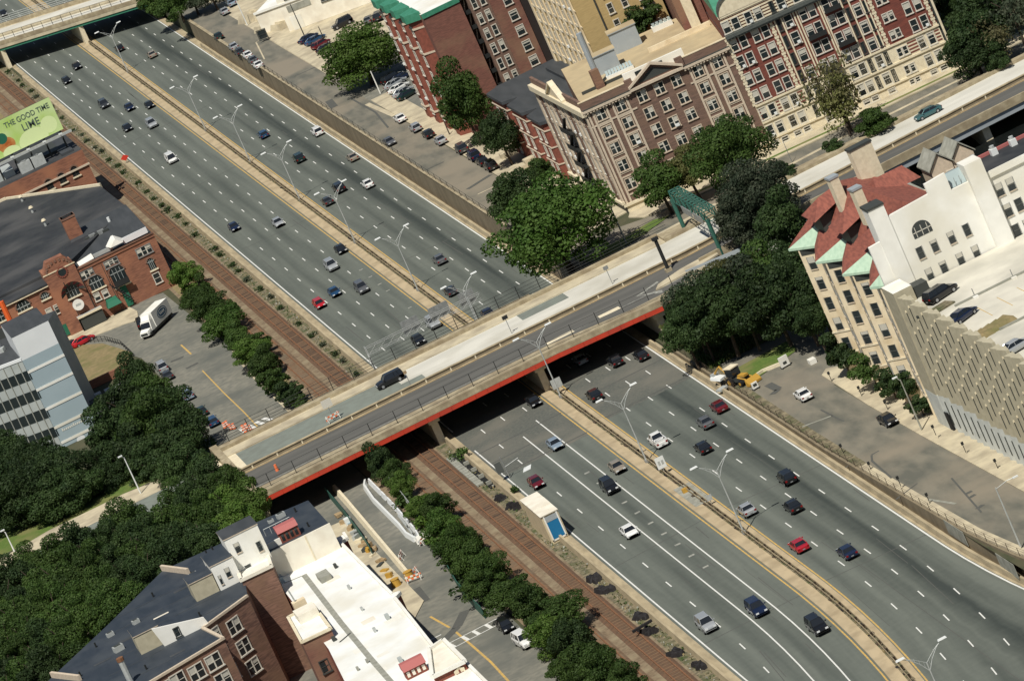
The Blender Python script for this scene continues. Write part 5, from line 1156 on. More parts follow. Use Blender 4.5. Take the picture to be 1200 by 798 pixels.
b = MB(*FA); b.box(22.5, 27.3, -2.2, -.55, 2.6, 2.85, 'galv'); b.box(22.6, 27.2, -2.0, -1.9, .2, 2.6, 'frame_dark'); b.box(22.6, 22.8, -2, 0, .2, 2.6, 'frame_dark'); b.box(22.5, 27.3, -2.25, -2.2, 2.6, 3.0, 'stone_cream'); b.build('entrance_canopy', lb)
b = MB(*FA); b.box(19.4, 20.8, -.1, -.005, .4, 2.5, 'awning_green'); b.build('green_door', lb); b = MB(*FA); b.box(31.8, 33, -.3, -.005, .3, 4.2, 'awning_green'); b.build('green_shutter', lb)
b = MB(*FA); b.hexa([(28.2, -2, 1.9), (31, -2, 1.9), (31, -.02, 1.9), (28.2, -.02, 1.9), (28.6, -1.2, 2.8), (30.6, -1.2, 2.8), (30.6, -.02, 3.2), (28.6, -.02, 3.2)], 'awning_green'); b.build('green_awning', lb)
b = MB(*FA)
for k in range(8): b.tube([(30.6+k*.28, -1.2, 4.8-k*.45), (31.4+k*.28, -1.2, 4.8-k*.45)], .06, 'black_metal', 4)
b.tube([(30.4, -1.2, 5.6), (33, -1.2, 1.6)], .08, 'black_metal', 4); b.tube([(30.4, -.4, 5.6), (33, -.4, 1.6)], .08, 'black_metal', 4); b.box(31.2, 34, -1.3, -.02, 4.6, 4.7, 'black_metal'); b.box(31.2, 34, -1.3, -1.24, 4.7, 5.7, 'black_metal')
for u in (23, 26.3, 30.6): b.tube([(u, -.6, .1), (u, -.6, 9.6)], .06, 'frame_dark', 4)
b.build('fire_stair', lb)
# rear brick block with three arched windows
rbk = bld('brick_building', 'long low brick range with three dark arched windows under the billboard', 'building', -40, 1065, 0)
YB = 1056.5
b = MB(); b.box(-75, -26.6, YB, YB+30, 0, 13.3, 'brick_orange', top='roof_dark'); b.box(-75, -26.4, YB-.3, YB, 10.0, 10.35, 'stone_trim'); b.build('wall', rbk)
for px, py in ((58, 217), (73, 209.5), (88, 201.5)):
    x, z = pln(px, py, YB); archwin('window', rbk, ((0, YB), 0), x, z-.9, 1.4, 2.1, 'dark', 'frame_dark', muntins=1)
for px, py, s_ in ((35, 204, 1.5), (48, 196, 1.5)):
    x, z = pln(px, py, YB+3); b = MB((x, YB+4)); b.box(-1.4, 1.4, -.8, .8, 13.3, 15.4, 'galv'); b.cyl(0, 0, 15.4, 15.6, .6, 'steel', 10); b.build('roof_unit', rbk)
b = MB(); b.box(-46, -40, YB+6, YB+14, 13.3, 14.6, 'panel_grey'); b.box(-38, -30, YB+8, YB+20, 13.3, 13.9, 'frame_dark'); b.box(-30.5, -28, YB+2, YB+24, 13.3, 13.8, 'roof_slate'); b.build('roof_deck', rbk)
# ================================================================ BILLBOARD
bo = thing('billboard', 'lime-green billboard on dark posts above the brick range at the left edge', 'billboard', (-37, 1041, 13.3))
YL = 1062.0
(xr, zt_), (xr2, zb_) = pln(57, 114, YL), pln(75, 151, YL)
XL = xr-14.6
b = MB(); b.box(XL, xr, YL, YL+.35, zb_, zt_, 'frame_dark'); b.face([(XL, YL-.01, zb_), (xr, YL-.01, zb_), (xr, YL-.01, zt_), (XL, YL-.01, zt_)], 'lime1')
b.build('panel', bo)
b = MB(); 
# pale lime slice and amber bottle shapes printed on the panel
def pdisc(px, py, r_, m, dy, sx=1):
    x, z = pln(px, py, YL); b.face([(max(XL, min(xr-.02, x+sx*r_*math.cos(2*math.pi*i/20))), YL-dy, max(zb_+.02, z+r_*math.sin(2*math.pi*i/20))) for i in range(20)], m)
pdisc(57, 146, 1.7, 'lime2', .02); pdisc(40, 163, 2.2, 'lime2', .018, 1.4); pdisc(8, 170, 1.5, 'amber', .02, 1.2); pdisc(2, 163, 1.1, 'awning_green', .024); pdisc(14, 178, 1.2, 'lime2', .026, 1.5)
b.build('artwork', bo)
def text(body, px, py, size, par, Y, m='ink', sx=1.0):
    c = bpy.data.curves.new('lettering', 'FONT'); c.body = body; c.size = size; c.align_x = 'CENTER'; c.align_y = 'CENTER'; c.extrude = .01; c.offset = .015
    o = bpy.data.objects.new('lettering', c); COL.objects.link(o); bpy.context.view_layer.update()
    me = bpy.data.meshes.new_from_object(o.evaluated_get(bpy.context.evaluated_depsgraph_get())); bpy.data.objects.remove(o)
    me.materials.clear(); me.materials.append(MATS[m]); o = bpy.data.objects.new('lettering', me); COL.objects.link(o); o.parent = par
    x, z = pln(px, py, Y); off = WL[par.name]; o.location = (x-off[0], Y-off[1], z-off[2]); o.rotation_euler = (R(90), 0, 0); o.scale = (sx, 1, 1); return o
text('THE GOOD TIME', 31, 136, 1.55, bo, YL-.05, sx=.82); text('LIME', 36, 146, 2.1, bo, YL-.05, sx=.9)
b = MB(); b.box(XL-1, xr+1.2, YL-1.6, YL-.2, zb_-.75, zb_-.55, 'grey_concrete'); b.box(XL-1, xr+1.2, YL-1.65, YL-1.55, zb_-.9, zb_-.4, 'galv'); b.build('catwalk', bo)
for i in range(5):
    x = xr-.8-i*3.5; b = MB(); b.tube([(x, YL+.6, 8 if i < 0 else 9), (x, YL+.6, zt_-.5)], .2, 'frame_dark', 6); b.tube([(x, YL+.6, zb_-3), (x, YL-1.4, zb_-.7)], .09, 'frame_dark', 4); b.tube([(x, YL+.6, 10), (x, YL+4, 13)], .12, 'frame_dark', 4); b.build('post', bo)
for i in range(4):
    x = xr-1.2-i*3.5; b = MB(); b.tube([(x, YL-1.5, zb_-.6), (x, YL-2.4, zb_-.2)], .05, 'galv', 4); b.box(x-.35, x+.35, YL-2.7, YL-2.3, zb_-.3, zb_-.05, 'lamp_white'); b.build('floodlight', bo)
# ================================================================ BLUE-WHITE OFFICE
ob = bld('office_building', 'pale blue and white panelled office building with rows of square black windows', 'building', -66, 895, 0)
YO = 889
(xl, _), (xrr, _) = pln(25, 420, YO), pln(66, 403, YO)
ztop = 20.6
F3 = ((-63.7, YO), 0)
b = MB(*F3); b.box(0, 6.7, 0, 14, -.0, 16.4, 'panel_blue'); b.box(0, 6.7, .0, 14, 16.4, ztop, 'panel_white', top='roof_slate'); b.build('stair_tower', ob)
b = MB(*F3)
for z in (14.2, 10.8, 7.2, 3.7, .9): b.box(0, 6.72, -.08, -.004, z-.22, z+.22, 'white_wall')
b.build('band', ob)
an = math.atan2(-4.2, 10); L = 30; F4 = ((-63.75-L*math.cos(an), YO+.15-L*math.sin(an)), an)
b = MB(*F4); b.box(0, L, 0, 26, 0, 16.6, 'panel_grey', top='roof_slate'); b.box(0, L, -.1, .3, 16.4, 16.9, 'panel_white'); b.build('wall', ob)
b = MB(*F4)
for i in range(23): b.box(L-.85-i*1.36-.05, L-.85-i*1.36+.05, -.14, -.003, 0, 16.4, 'grey_concrete')
b.build('fin', ob)
wm = MB(); wm.box(-.56, .56, -.1, -.01, -.85, .85, 'glass'); wm = wm.mesh('window')
for i in range(20):
    for z in (13.7, 10.15, 6.65, 3.1):
        u = L-.2-i*1.36
        if u < .5: continue
        put(wm, 'window', ob, (F4[0][0]+u*math.cos(an), F4[0][1]+u*math.sin(an), z), an)
b = MB(*F4)
for i in range(9): b.box(L-3-i*1.2, L-2.2-i*1.2, 9+(i*37) % 5, 10.4+(i*37) % 5, 16.6, 17.3+.3*(i % 3), 'galv' if i % 2 else 'panel_white')
b.box(L-14, L-2, 20, 20.4, 16.6, 18.4, 'frame_dark'); b.build('roof_unit', ob)
x, z = pln(87, 501, YO-.01); b = MB()
for k in range(12): b.box(x-2.0+k*.34, x-1.8+k*.34, YO-.05, YO-.01, z+.3, z+.3+(.45 if k in (0, 6) else .3), 'white_wall')
b.build('lettering', ob)
x, z = pln(95, 514, YO-.01); b = MB(); b.face([(x+.75*math.cos(2*math.pi*i/16), YO-.03, z+.6*math.sin(2*math.pi*i/16)) for i in range(16)], 'panel_white'); b.build('emblem', ob)
x, y = G(7, 350, 14); 
oc = thing('duct', 'orange-red slanting duct by the black roof at the left edge', 'duct', (G(5, 362, 10)[0], G(5, 362, 10)[1], 9))
b = MB(G(10, 372, 10)); b.tube([(0, 0, 8), (0, 0, 13.2)], .5, 'orange', 8); b.build('pipe', oc)
# plaza island
wpoly('island_bed', [G(px, py, .2) for px, py in ((70, 414), (95, 404), (120, 402), (140, 408), (155, 413), (148, 424), (140, 436), (97, 458), (84, 450), (78, 432))], .16, 'dry_grass')
b = MB(); P = [G(px, py, .1) for px, py in ((96, 460), (145, 437))]; an2 = math.atan2(P[1][1]-P[0][1], P[1][0]-P[0][0]); b.set(P[0], an2); Lw = math.hypot(P[1][0]-P[0][0], P[1][1]-P[0][1]); b.box(-2, Lw+1, -.5, .2, 0, 1.4, 'brick_orange')
tag(b.build('brick_wall'), 'low orange brick garden wall edging the dry lawn', 'wall')
b = MB()
P = [G(px, py, 0) for px, py in ((70, 412), (97, 402), (125, 400), (143, 405), (157, 418))]
for p, q in zip(P[:-1], P[1:]): 
    b.tube([(p[0], p[1], .5), (q[0], q[1], .5)], .05, 'black_metal', 4); b.tube([(p[0], p[1], 1), (q[0], q[1], 1)], .05, 'black_metal', 4)
    for k in range(6): t = k/6; x, y = p[0]+(q[0]-p[0])*t, p[1]+(q[1]-p[1])*t; b.tube([(x, y, 0), (x, y, 1.1)], .05, 'black_metal', 4)
tag(b.build('railing'), 'dark railing curving round the dry lawn', 'railing')
wb2 = thing('low_building', 'small flat-roofed service building in shade between the office and the trees', 'building', (-58, 902, 0))
P = [G(px, py, 2.5) for px, py in ((104, 470), (140, 450), (150, 462), (115, 485))]
b = MB(); b.prism(P, 0, 2.5, 'frame_dark'); b.build('body', wb2); b = MB()
for i in range(6): x, y = G(116+i*6, 465-i*2.5+(i % 2)*5, 2.5); b.box(x-.6, x+.6, y-.8, y+.8, 2.5, 3.2, 'stone_trim' if i % 2 else 'galv')
b.build('roof_unit', wb2)
# ================================================================ BOTTOM APARTMENT COMPLEX
dk = bld('apartment_building', 'dark brown brick apartment building with black stepped roof and cream roof huts', 'building', -70, 705, 0)
ZB = 14.5
def PX(l, z): return [G(px, py, z) for px, py in l]
A_ = PX([(-20, 870), (63, 791), (126, 732), (191, 668), (262, 635), (300, 612), (361, 586), (386, 614), (352, 630), (330, 641), (305, 652), (284, 662), (290, 698), (238, 736), (262, 748), (180, 797), (60, 870)], ZB)
b = MB(); b.prism(A_, 0, ZB, 'brick_dark', top='roof_navy'); b.build('wall', dk)
b = MB()
for i, (p, q) in enumerate(((0, 0),)): pass
for k in range(12, 16):
    p, q = A_[k], A_[k+1]; d = Vector((q[0]-p[0], q[1]-p[1], 0)); L = d.length; a2 = math.atan2(d.y, d.x); b.set(p, a2); b.box(0, L, -.25, .2, ZB-.1, ZB+.22, 'stone_trim')
b.build('coping', dk)
wpoly('courtyard', [(-75, 640), (-44, 640), (-44, 712), (-75, 712)], .02, 'street')
# front windows of the dark block
def pl2(px, py, p, q):
    """photo pixel on the vertical plane through ground points p,q -> distance along p->q and height"""
    P0 = np.array([*G(px, py, 0), 0.0]); P1 = np.array([*G(px, py, 10), 10.0]); e_ = np.array([q[0]-p[0], q[1]-p[1]]); e_ /= np.linalg.norm(e_); n_ = np.array([e_[1], -e_[0]])
    f0_, f1_ = (P0[:2]-np.array(p))@n_, (P1[:2]-np.array(p))@n_; t = f0_/(f0_-f1_); X = P0+(P1-P0)*t
    return float((X[:2]-np.array(p))@e_), float(X[2])
for (i0, i1, L_w) in ((13, 12, ((274.4, 733, 2.1, 'd'), (285.7, 757, 2.1, 'd'), (297, 780, 2.1, 'd'), (254, 743, 1.2, 'w'), (264, 765, 1.2, 'w'), (275, 787, 1.2, 'w'))), (15, 14, ((250.6, 774.7, 2.1, 'd'), (230.6, 787, 2.1, 'd'), (209, 797, 2.0, 'd'), (262, 796, 2.1, 'd'), (193, 808, 2.0, 'd')))):
    p_, q_ = A_[i0], A_[i1]; a3 = math.atan2(q_[1]-p_[1], q_[0]-p_[0])
    for (px, py, w_, st) in L_w:
        u, z = pl2(px, py, p_, q_); win(dk, (p_, a3), u, z, w_, 1.9, st)
def inside_(x, y, P):
    c = False
    for i in range(len(P)):
        x0, y0 = P[i]; x1, y1 = P[i-1]
        if (y0 > y) != (y1 > y) and x < (x1-x0)*(y-y0)/(y1-y0)+x0: c = not c
    return c
def hut(name, px, py, w_, d_, h, m, z=ZB, top='roof_navy', par=dk, m2=None):
    x, y = G(px, py, z); b = MB((x, y)); b.box(0, w_, 0, d_, z, z+h, m, top=top); b.box(-.1, w_+.1, -.1, d_+.1, z+h, z+h+.12, 'stone_trim' if top != 'white_roof' else 'white_wall', top=top)
    o = b.build(name, par); return (x, y)
hut('roof_hut', 231, 705, 3.4, 4.5, 2.6, 'garage_olive'); x, y = hut('roof_hut', 259, 692, 3.3, 7, 3.6, 'white_wall')
win(dk, ((x, y), 0), 1.9, ZB+1.9, .7, 1.4, 'c'); win(dk, ((x, y), 0), .6, ZB+1.4, .4, 1.4, 'c')
hut('roof_hut', 166, 767, 3.5, 4.5, 2.6, 'garage_olive')
x, y = G(193, 757, ZB); b = MB((x, y)); b.hexa([(0, 0, ZB), (6.6, 0, ZB), (6.6, .4, ZB), (0, .4, ZB), (-.6, 0, ZB+2.9), (6.3, 0, ZB+1.2), (6.3, .4, ZB+1.2), (-.6, .4, ZB+2.9)], 'white_wall'); b.build('white_parapet', dk)
win(dk, ((x, y), 0), 2.3, ZB+1.0, .7, 1.2, 'k')
x, y = hut('white_tower', 282, 676, 5.0, 5.5, 5.6, 'white_wall', top='roof_slate')
win(dk, ((x, y), 0), 1.3, ZB+3.9, .8, 1.5, 'c'); win(dk, ((x, y), 0), 4.1, ZB+2.7, .7, 1.5, 'c'); win(dk, ((x, y), 0), 1.5, ZB+.9, .9, .6, 'c')
for (px0, py0, px1, py1) in ((166, 747, 187, 750), (191, 668, 222, 672), (62, 793, 95, 797)):
    p, q = G(px0, py0, ZB), G(px1, py1, ZB); a2 = math.atan2(q[1]-p[1], q[0]-p[0]); b = MB(p, a2); b.box(0, math.hypot(q[0]-p[0], q[1]-p[1]), -.2, .2, ZB, ZB+.8, 'stone_trim'); b.build('party_wall', dk)
x, y = G(154, 800, ZB); b = MB((x, y)); b.tube([(0, 0, ZB-1), (0, 0, ZB+3.3)], .42, 'galv', 8); b.tube([(0, 0, ZB+3.3), (0, 0, ZB+3.8)], .5, 'rust', 8); b.build('vent_pipe', dk)
b = MB()
for i in range(9):
    yv = 672+i*6.2
    for (xa, xb) in ((-86+i*1.2, -70),(-69.5, -60)):
        p0 = (xa, yv)
        if inside_(xa, yv, A_) and inside_(xb, yv, A_): b = MB(); b.box(xa, xb, yv, yv+.12, ZB+.002, ZB+.02, 'roof_slate'); b.build('roof_seam', dk)
for (px, py, w_, d_) in ((150, 748, 3, 1.2), (213, 690, 2.4, 1), (185, 723, 3.2, .5), (208, 765, 2.2, .8), (120, 775, 2.5, .7)):
    x, y = G(px, py, ZB); b = MB(); b.box(x-w_/2, x+w_/2, y-d_/2, y+d_/2, ZB+.002, ZB+.025, 'roof_slate' if py != 723 else 'cream_wall'); b.build('roof_patch', dk)
for px, py, s_ in ((140, 762, .7), (205, 745, .6), (228, 676, .6), (130, 745, .5), (330, 606, .6), (318, 612, .4), (160, 730, .5)):
    x, y = G(px, py, ZB); b = MB((x, y), .2); b.box(-s_, s_, -s_*.7, s_*.7, ZB, ZB+s_*1.1, 'galv'); b.box(-s_*.7, s_*.7, -s_*.5, s_*.5, ZB+s_*1.1, ZB+s_*1.2, 'frame_dark'); b.build('roof_unit', dk)
for px, py in ((180, 699), (235, 722), (172, 784), (113, 758), (95, 792), (250, 645), (243, 650), (347, 600), (362, 617)):
    x, y = G(px, py, ZB); b = MB((x, y)); b.cyl(0, 0, ZB, ZB+.7, .14, 'black_metal', 6); b.build('roof_pipe', dk)
p, q = G(323, 626, ZB), G(348, 613, ZB)
b = MB((G(331, 637, ZB))); b.box(0, 2.9, 0, 2, ZB, ZB+1.5, 'brick_bay'); b.hexa([(-.1, -.2, ZB+1.5), (3, -.2, ZB+1.5), (3, 2, ZB+1.5), (-.1, 2, ZB+1.5), (-.1, .6, ZB+2.2), (3, .6, ZB+2.2), (3, 2, ZB+2.2), (-.1, 2, ZB+2.2)], 'roof_pink')
for i in range(4): b.box(.25+i*.66, .65+i*.66, -.05, -.0, ZB+.3, ZB+1.2, 'glass')
b.build('dormer', dk)
b = MB(G(300, 652, ZB)); b.box(0, 5.5, 0, .3, ZB, ZB+.9, 'white_wall'); b.build('parapet', dk)
b = MB(G(312, 628, ZB))
for i in range(5): b.tube([(i*.9, 0, ZB), (i*.9, 0, ZB+1)], .05, 'galv', 4)
b.tube([(0, 0, ZB+1), (4, 0, ZB+1)], .05, 'galv', 4); b.build('railing', dk)
# brick wing with pale coping
P = PX([(283, 681), (319, 664), (313, 646), (277, 662)], 15.2)
b = MB(); b.prism(P, 0, 15.2, 'brick_dark', top='white_roof'); b.build('brick_wing', dk)
b = MB(); 
for k in range(4):
    p, q = P[k], P[(k+1) % 4]; a2 = math.atan2(q[1]-p[1], q[0]-p[0]); b.set(p, a2); b.box(-.1, math.hypot(q[0]-p[0], q[1]-p[1])+.1, -.2, .25, 15.15, 15.6, 'cream_wall')
b.build('coping', dk)
# white roofed building
wr = bld('apartment_building', 'brick building with a broad bright white flat roof crossed by a grey strip', 'building', -48, 680, 0)
ZW = 11.0
B_ = PX([(333, 692), (323, 671), (332, 655), (403, 626), (407, 632), (399, 637), (460, 698), (469, 695.5), (463, 702), (508, 759), (521, 753), (546, 777), (620, 850), (480, 880), (430, 850), (385, 760)], ZW)
b = MB(); b.prism(B_, 0, ZW, 'brick_bay', top='white_roof'); b.build('wall', wr)
b = MB()
for k in (3, 4, 5, 6, 7, 8, 9, 10, 11):
    p, q = B_[k], B_[k+1]; a2 = math.atan2(q[1]-p[1], q[0]-p[0]); b.set(p, a2); b.box(0, math.hypot(q[0]-p[0], q[1]-p[1]), -.15, .25, ZW-.1, ZW+.35, 'white_wall')
b.build('coping', wr)
def tri_strip(name, par, l, z, w_, m):
    P = [Vector((*G(px, py, z), z)) for px, py in l]; b = MB()
    for a_, c in zip(P[:-1], P[1:]):
        d = (c-a_).normalized(); n = Vector((-d.y, d.x, 0))*w_/2; b.face([tuple(a_-n), tuple(c-n), tuple(c+n), tuple(a_+n)], m)
    o = b.build(name, par)
    if o.data.polygons[0].normal.z < 0: o.data.flip_normals()
    return o
tri_strip('roof_strip', wr, [(356, 673), (400, 730), (435, 772), (470, 812)], ZW+.02, .75, 'grey_concrete'); tri_strip('roof_strip', wr, [(333, 683), (355, 674)], ZW+.03, .3, 'grey_concrete')
tri_strip('roof_strip', wr, [(398, 752), (411, 741)], ZW+.03, .35, 'frame_dark')
# cream walls stepping down from the black roof
b = MB(); p0, p1 = G(332, 642, ZB), G(387, 615, ZB); a2 = math.atan2(p1[1]-p0[1], p1[0]-p0[0]); b.set(p0, a2); Lc = math.hypot(p1[0]-p0[0], p1[1]-p0[1]); b.box(-2.5, Lc, -.35, 0, ZW, ZB+.35, 'cream_wall'); b.box(Lc*.45, Lc*.48, -.42, -.35, ZW, ZB+.3, 'stone_cream'); b.build('cream_wall', wr)
P = PX([(354, 753), (388, 737), (367, 709), (338, 724)], 12.2)
b = MB(); b.prism(P, 0, 12.2, 'brick_side', top='white_roof'); b.build('stair_block', wr)
x, y = G(349, 735, 12.2); b = MB((x, y)); b.box(.6, 3.4, .5, 4, 12.2, 13.4, 'cream_wall'); b.build('roof_hut', wr)
b = MB(); 
for k in range(4):
    p, q = P[k], P[(k+1) % 4]; a2 = math.atan2(q[1]-p[1], q[0]-p[0]); b.set(p, a2); b.box(0, math.hypot(q[0]-p[0], q[1]-p[1]), -.2, .2, 12.15, 12.5, 'stone_cream')
b.build('coping', wr)
Yd = P[0][1]; x, z = pln(381, 780, Yd-.05); win(wr, ((0, Yd-.1), 0), x, z, 1.1, 1.6, 'k')
x, y = G(357, 720, ZW); b = MB((x, y)); b.box(-.9, .9, -.6, .6, ZW, ZW+2.2, 'stone_tan'); b.tube([(-.4, 0, ZW+2.2), (-.6, 0, ZW+4)], .12, 'galv', 6); b.build('chimney', wr)
b = MB()
for i in range(12):
    x, y = -44.5-rnd.uniform(0, 9), 640+i*5.5+rnd.uniform(-2, 2)
    if inside_(x, y, B_) and inside_(x+2.5, y+.3, B_): b = MB(); b.box(x, x+rnd.uniform(.8, 2.6), y, y+rnd.uniform(.3, 2.2), ZW+.002, ZW+.018, rnd.choice(['cream_wall', 'white_wall', 'cream_wall'])); b.build('roof_patch', wr)
for px, py, w_, h, m in ((410, 690, .35, .6, 'galv'), (440, 740, .35, .6, 'galv'), (455, 725, .5, .7, 'panel_grey'), (425, 715, .3, .5, 'galv'), (470, 775, .5, .6, 'panel_grey'), (381, 678, 1.6, .8, 'grey_concrete'), (394, 665, .4, .6, 'frame_dark'), (384, 733, .6, .7, 'panel_blue'), (330, 682, .8, .9, 'panel_blue'), (392, 750, .5, .5, 'frame_dark'), (420, 785, .3, .5, 'grey_concrete'), (431, 776, .3, .5, 'grey_concrete')):
    x, y = G(px, py, ZW); b = MB((x, y)); b.box(-w_/2, w_/2, -w_, w_, ZW, ZW+h, m); b.build('roof_unit', wr)
P = PX([(504, 762), (520, 751), (545, 776), (508, 794)], ZW+.9)
b = MB(); b.prism(P, 0, ZW+.9, 'brick_bay', top='cream_wall')
for k in range(4):
    p, q = P[k], P[(k+1) % 4]; a2 = math.atan2(q[1]-p[1], q[0]-p[0]); b.set(p, a2); b.box(0, math.hypot(q[0]-p[0], q[1]-p[1]), -.2, .3, ZW+.85, ZW+1.3, 'white_wall')
b.build('corner_block', wr)
Yc = P[3][1]-.25
x, z = pln(540, 789, Yc); b = MB(); b.face([(x-.7, Yc, z+.6), (x-.7, Yc, z-.3), (x, Yc, z-.9), (x+.7, Yc, z-.3), (x+.7, Yc, z+.6), (x, Yc, z+.9)], 'stone_cream'); b.box(x-.1, x+.1, Yc-.05, Yc-.01, z-.6, z+.6, 'brick_bay'); b.box(x-.5, x+.5, Yc-.05, Yc-.01, z, z+.15, 'brick_bay'); b.build('emblem', wr)
x, y = G(478, 797, ZW); b = MB((x, y)); b.box(0, 2.9, 0, 1.5, ZW, ZW+1.2, 'brick_bay'); b.hexa([(-.1, -.3, ZW+1.2), (3, -.3, ZW+1.2), (3, 1.6, ZW+1.2), (-.1, 1.6, ZW+1.2), (-.1, .7, ZW+2), (3, .7, ZW+2), (3, 1.6, ZW+2), (-.1, 1.6, ZW+2)], 'roof_pink')
for i in range(4): b.box(.2+i*.7, .6+i*.7, -.06, 0, ZW+.3, ZW+1.0, 'cream_wall')
b.build('dormer', wr)
# ================================================================ TREES
CR = {}
def crowns(leaf, n, s_, k, lobes, base):
    return [blob_mesh('crown', 1, 1, 1, n, s_, leaf, base+i, lobes, .5) for i in range(k)]
CR['L'] = crowns('leaf_mid', 24000, .029, 3, 26, 10)      # big crowns, leaf size relative to a 1 m radius, scaled by r
CR['M'] = crowns('leaf_mid', 14000, .037, 5, 16, 20)
CR['S'] = crowns('leaf_mid', 6500, .056, 4, 11, 30)
CR['P'] = [blob_mesh('crown', 1, 1, 1, 1700, .05, 'leaf_mid', 40+i, 16, .15) for i in range(3)]      # sparse
tk = MB(); tk.tube([(0, 0, 0), (.05, 0, .5), (-.02, .03, 1)], .055, 'bark', 7, .03)
for q in range(4):
    aa = q*1.6; tk.tube([(0, 0, .55+.1*q), (.18*math.cos(aa), .18*math.sin(aa), .85+.1*q), (.45*math.cos(aa), .45*math.sin(aa), 1.15+.08*q)], .025, 'bark', 5, .01)
TK = tk.mesh('trunk')
def tree(px, py, r_, rz, g=0.0, hgt=None, leaf='leaf_mid', kind='M', label=None, group=None, xy=None, name='tree', cat='tree'):
    """crown centre seen at (px,py); r_ crown radius, rz half height, g ground height, hgt crown centre height above ground"""
    hgt = hgt if hgt is not None else rz+1.6
    x, y = xy if xy else G(px, py, g+hgt)
    t = thing(name, label, cat, (x, y, g), group)
    c = bpy.data.objects.new('crown', rnd.choice(CR[kind])); COL.objects.link(c); c.parent = t; c.location = (0, 0, hgt); c.scale = (r_, r_, rz*1.05); c.rotation_euler = (0, 0, rnd.random()*6.28)
    c.material_slots[0].link = 'OBJECT'; c.material_slots[0].material = MATS[leaf]
    u = bpy.data.objects.new('trunk', TK); COL.objects.link(u); u.parent = t; u.scale = (r_*1.1, r_*1.1, hgt*1.0); u.rotation_euler = (0, 0, rnd.random()*6)
    return t
# big individual trees
tree(646, 263, 10.2, 8.4, 4.2, 8.7, 'leaf_bright', 'L', 'very large round bright green tree beside the right end of the overpass')
tree(421, 64, 8.8, 6.4, 4.2, 6.6, 'leaf_lime', 'L', 'large spreading light green tree over the car park, casting a dark shadow on the street')
tree(540, 118, 5.0, 7.6, 4.2, 8.8, 'leaf_mid', 'M', 'tall green tree in front of the dark red brick block')
tree(585, 158, 4.0, 4.4, 4.2, 6, 'leaf_dark', 'M', 'darker tree beside the red row houses')
tree(598, 226, 4.6, 4.5, 4.2, 6, 'leaf_dark', 'M', 'dark tree peeking out behind the very large round tree')
tree(632, 203, 3.0, 3.0, 4.2, 5, 'leaf_mid', 'S', 'small tree between the very large round tree and the corner building')
tree(772, 214, 5.2, 4.6, 4.2, 5.6, 'leaf_mid', 'M', 'tree with olive tint on the corner in front of the brown apartments')
tree(853, 178, 6.6, 6.2, 4.2, 8.0, 'leaf_mid', 'L', 'tall green tree in front of the right part of the brown apartments')
tree(805, 196, 4.6, 4.2, 4.2, 6, 'leaf_olive', 'M', 'yellowish green tree between the corner tree and the tall tree before the apartments')
tree(886, 228, 6.2, 6.4, 1.2, 9.6, 'leaf_grey', 'L', 'grey-green tree right of the green gantry')
tree(868, 258, 4.4, 4.6, 1.2, 8, 'leaf_grey', 'M', 'grey-green tree directly behind the right leg of the green gantry')
tree(915, 262, 4.6, 5.2, 1.2, 8, 'leaf_dark', 'M', 'dark tree left of the red tile roof')
tree(977, 106, 5.0, 7.0, 4.3, 7.4, 'leaf_brown', 'P', 'thin brownish tree in front of the ornate red apartments')
tree(981, 122, 4.2, 5.0, 4.3, 5.6, 'leaf_olive', 'P', 'sparse olive young tree at the foot of the ornate red apartments', 'street trees in front of the ornate block')
tree(1024, 144, 3.6, 2.5, 4.3, 2.9, 'leaf_mid', 'S', 'low round green tree on the verge beside the viaduct')
tree(977, 172, 1.7, 1.6, 4.3, 2.2, 'leaf_dark', 'S', 'tiny tree on the kerb strip below the thin brownish tree'); tree(922, 200, 1.8, 1.8, 4.3, 2.4, 'leaf_dark', 'S', 'small tree on the kerb strip right of the grey-green trees')
tree(1169, 71, 2.2, 2.6, 4.3, 3.0, 'leaf_dark', 'S', 'small dark tree beside the road at the upper right')
tree(750, 21, 3.6, 3.0, 20, 3.4, 'leaf_mid', 'S', 'green shrub-like tree behind the roof of the brown apartments')
for i, (px, py, r_, rz, lf, k, l) in enumerate([(1143, 40, 5.4, 5.0, 'leaf_dark', 'M', 'dark tree next to the end wall of the ornate red apartments'), (1150, 8, 6, 5.5, 'leaf_dark', 'M', 'dark tree at the top edge right of the ornate red apartments'), (1118, 2, 3.6, 4, 'leaf_dark', 'M', 'dark tree touching the top edge beside the downpipe'), (1185, 15, 5, 6, 'leaf_grey', 'P', 'thin grey tree in the top right corner'), (1160, 48, 4, 4, 'leaf_brown', 'P', 'thin pale branching tree near the white gate posts'), (1140, 62, 5, 3.5, 'leaf_dark', 'M', 'low dark tree behind the pale gate posts')]):
    tree(px, py, r_, rz, 4.3, rz+1.5, lf, k, l)
# trees of the hollow right of the highway, in front of the viaduct
lo = 'dark tree in the dense group between the overpass and the near right street'
for px, py, r_, rz, lf in [(808, 368, 4.2, 5, 'leaf_dark'), (801, 390, 3.6, 3.8, 'leaf_dark'), (822, 350, 5, 5, 'leaf_grey'), (842, 363, 5.3, 5.6, 'leaf_dark'), (868, 345, 5.5, 5.5, 'leaf_grey'), (872, 368, 4, 4, 'leaf_dark'), (895, 330, 5.2, 5.5, 'leaf_mid'), (903, 350, 5.4, 5.6, 'leaf_dark'), (925, 330, 5, 5.5, 'leaf_dark'), (936, 350, 5.3, 5.6, 'leaf_dark'), (820, 384, 3.6, 3.4, 'leaf_dark'), (952, 374, 3.2, 3.2, 'leaf_dark'), (925, 310, 4, 4, 'leaf_dark'), (955, 345, 4, 4.5, 'leaf_dark')]:
    tree(px, py, r_, rz, .8, rz+2, lf, 'M', lo, 'dense trees between overpass and near right street')
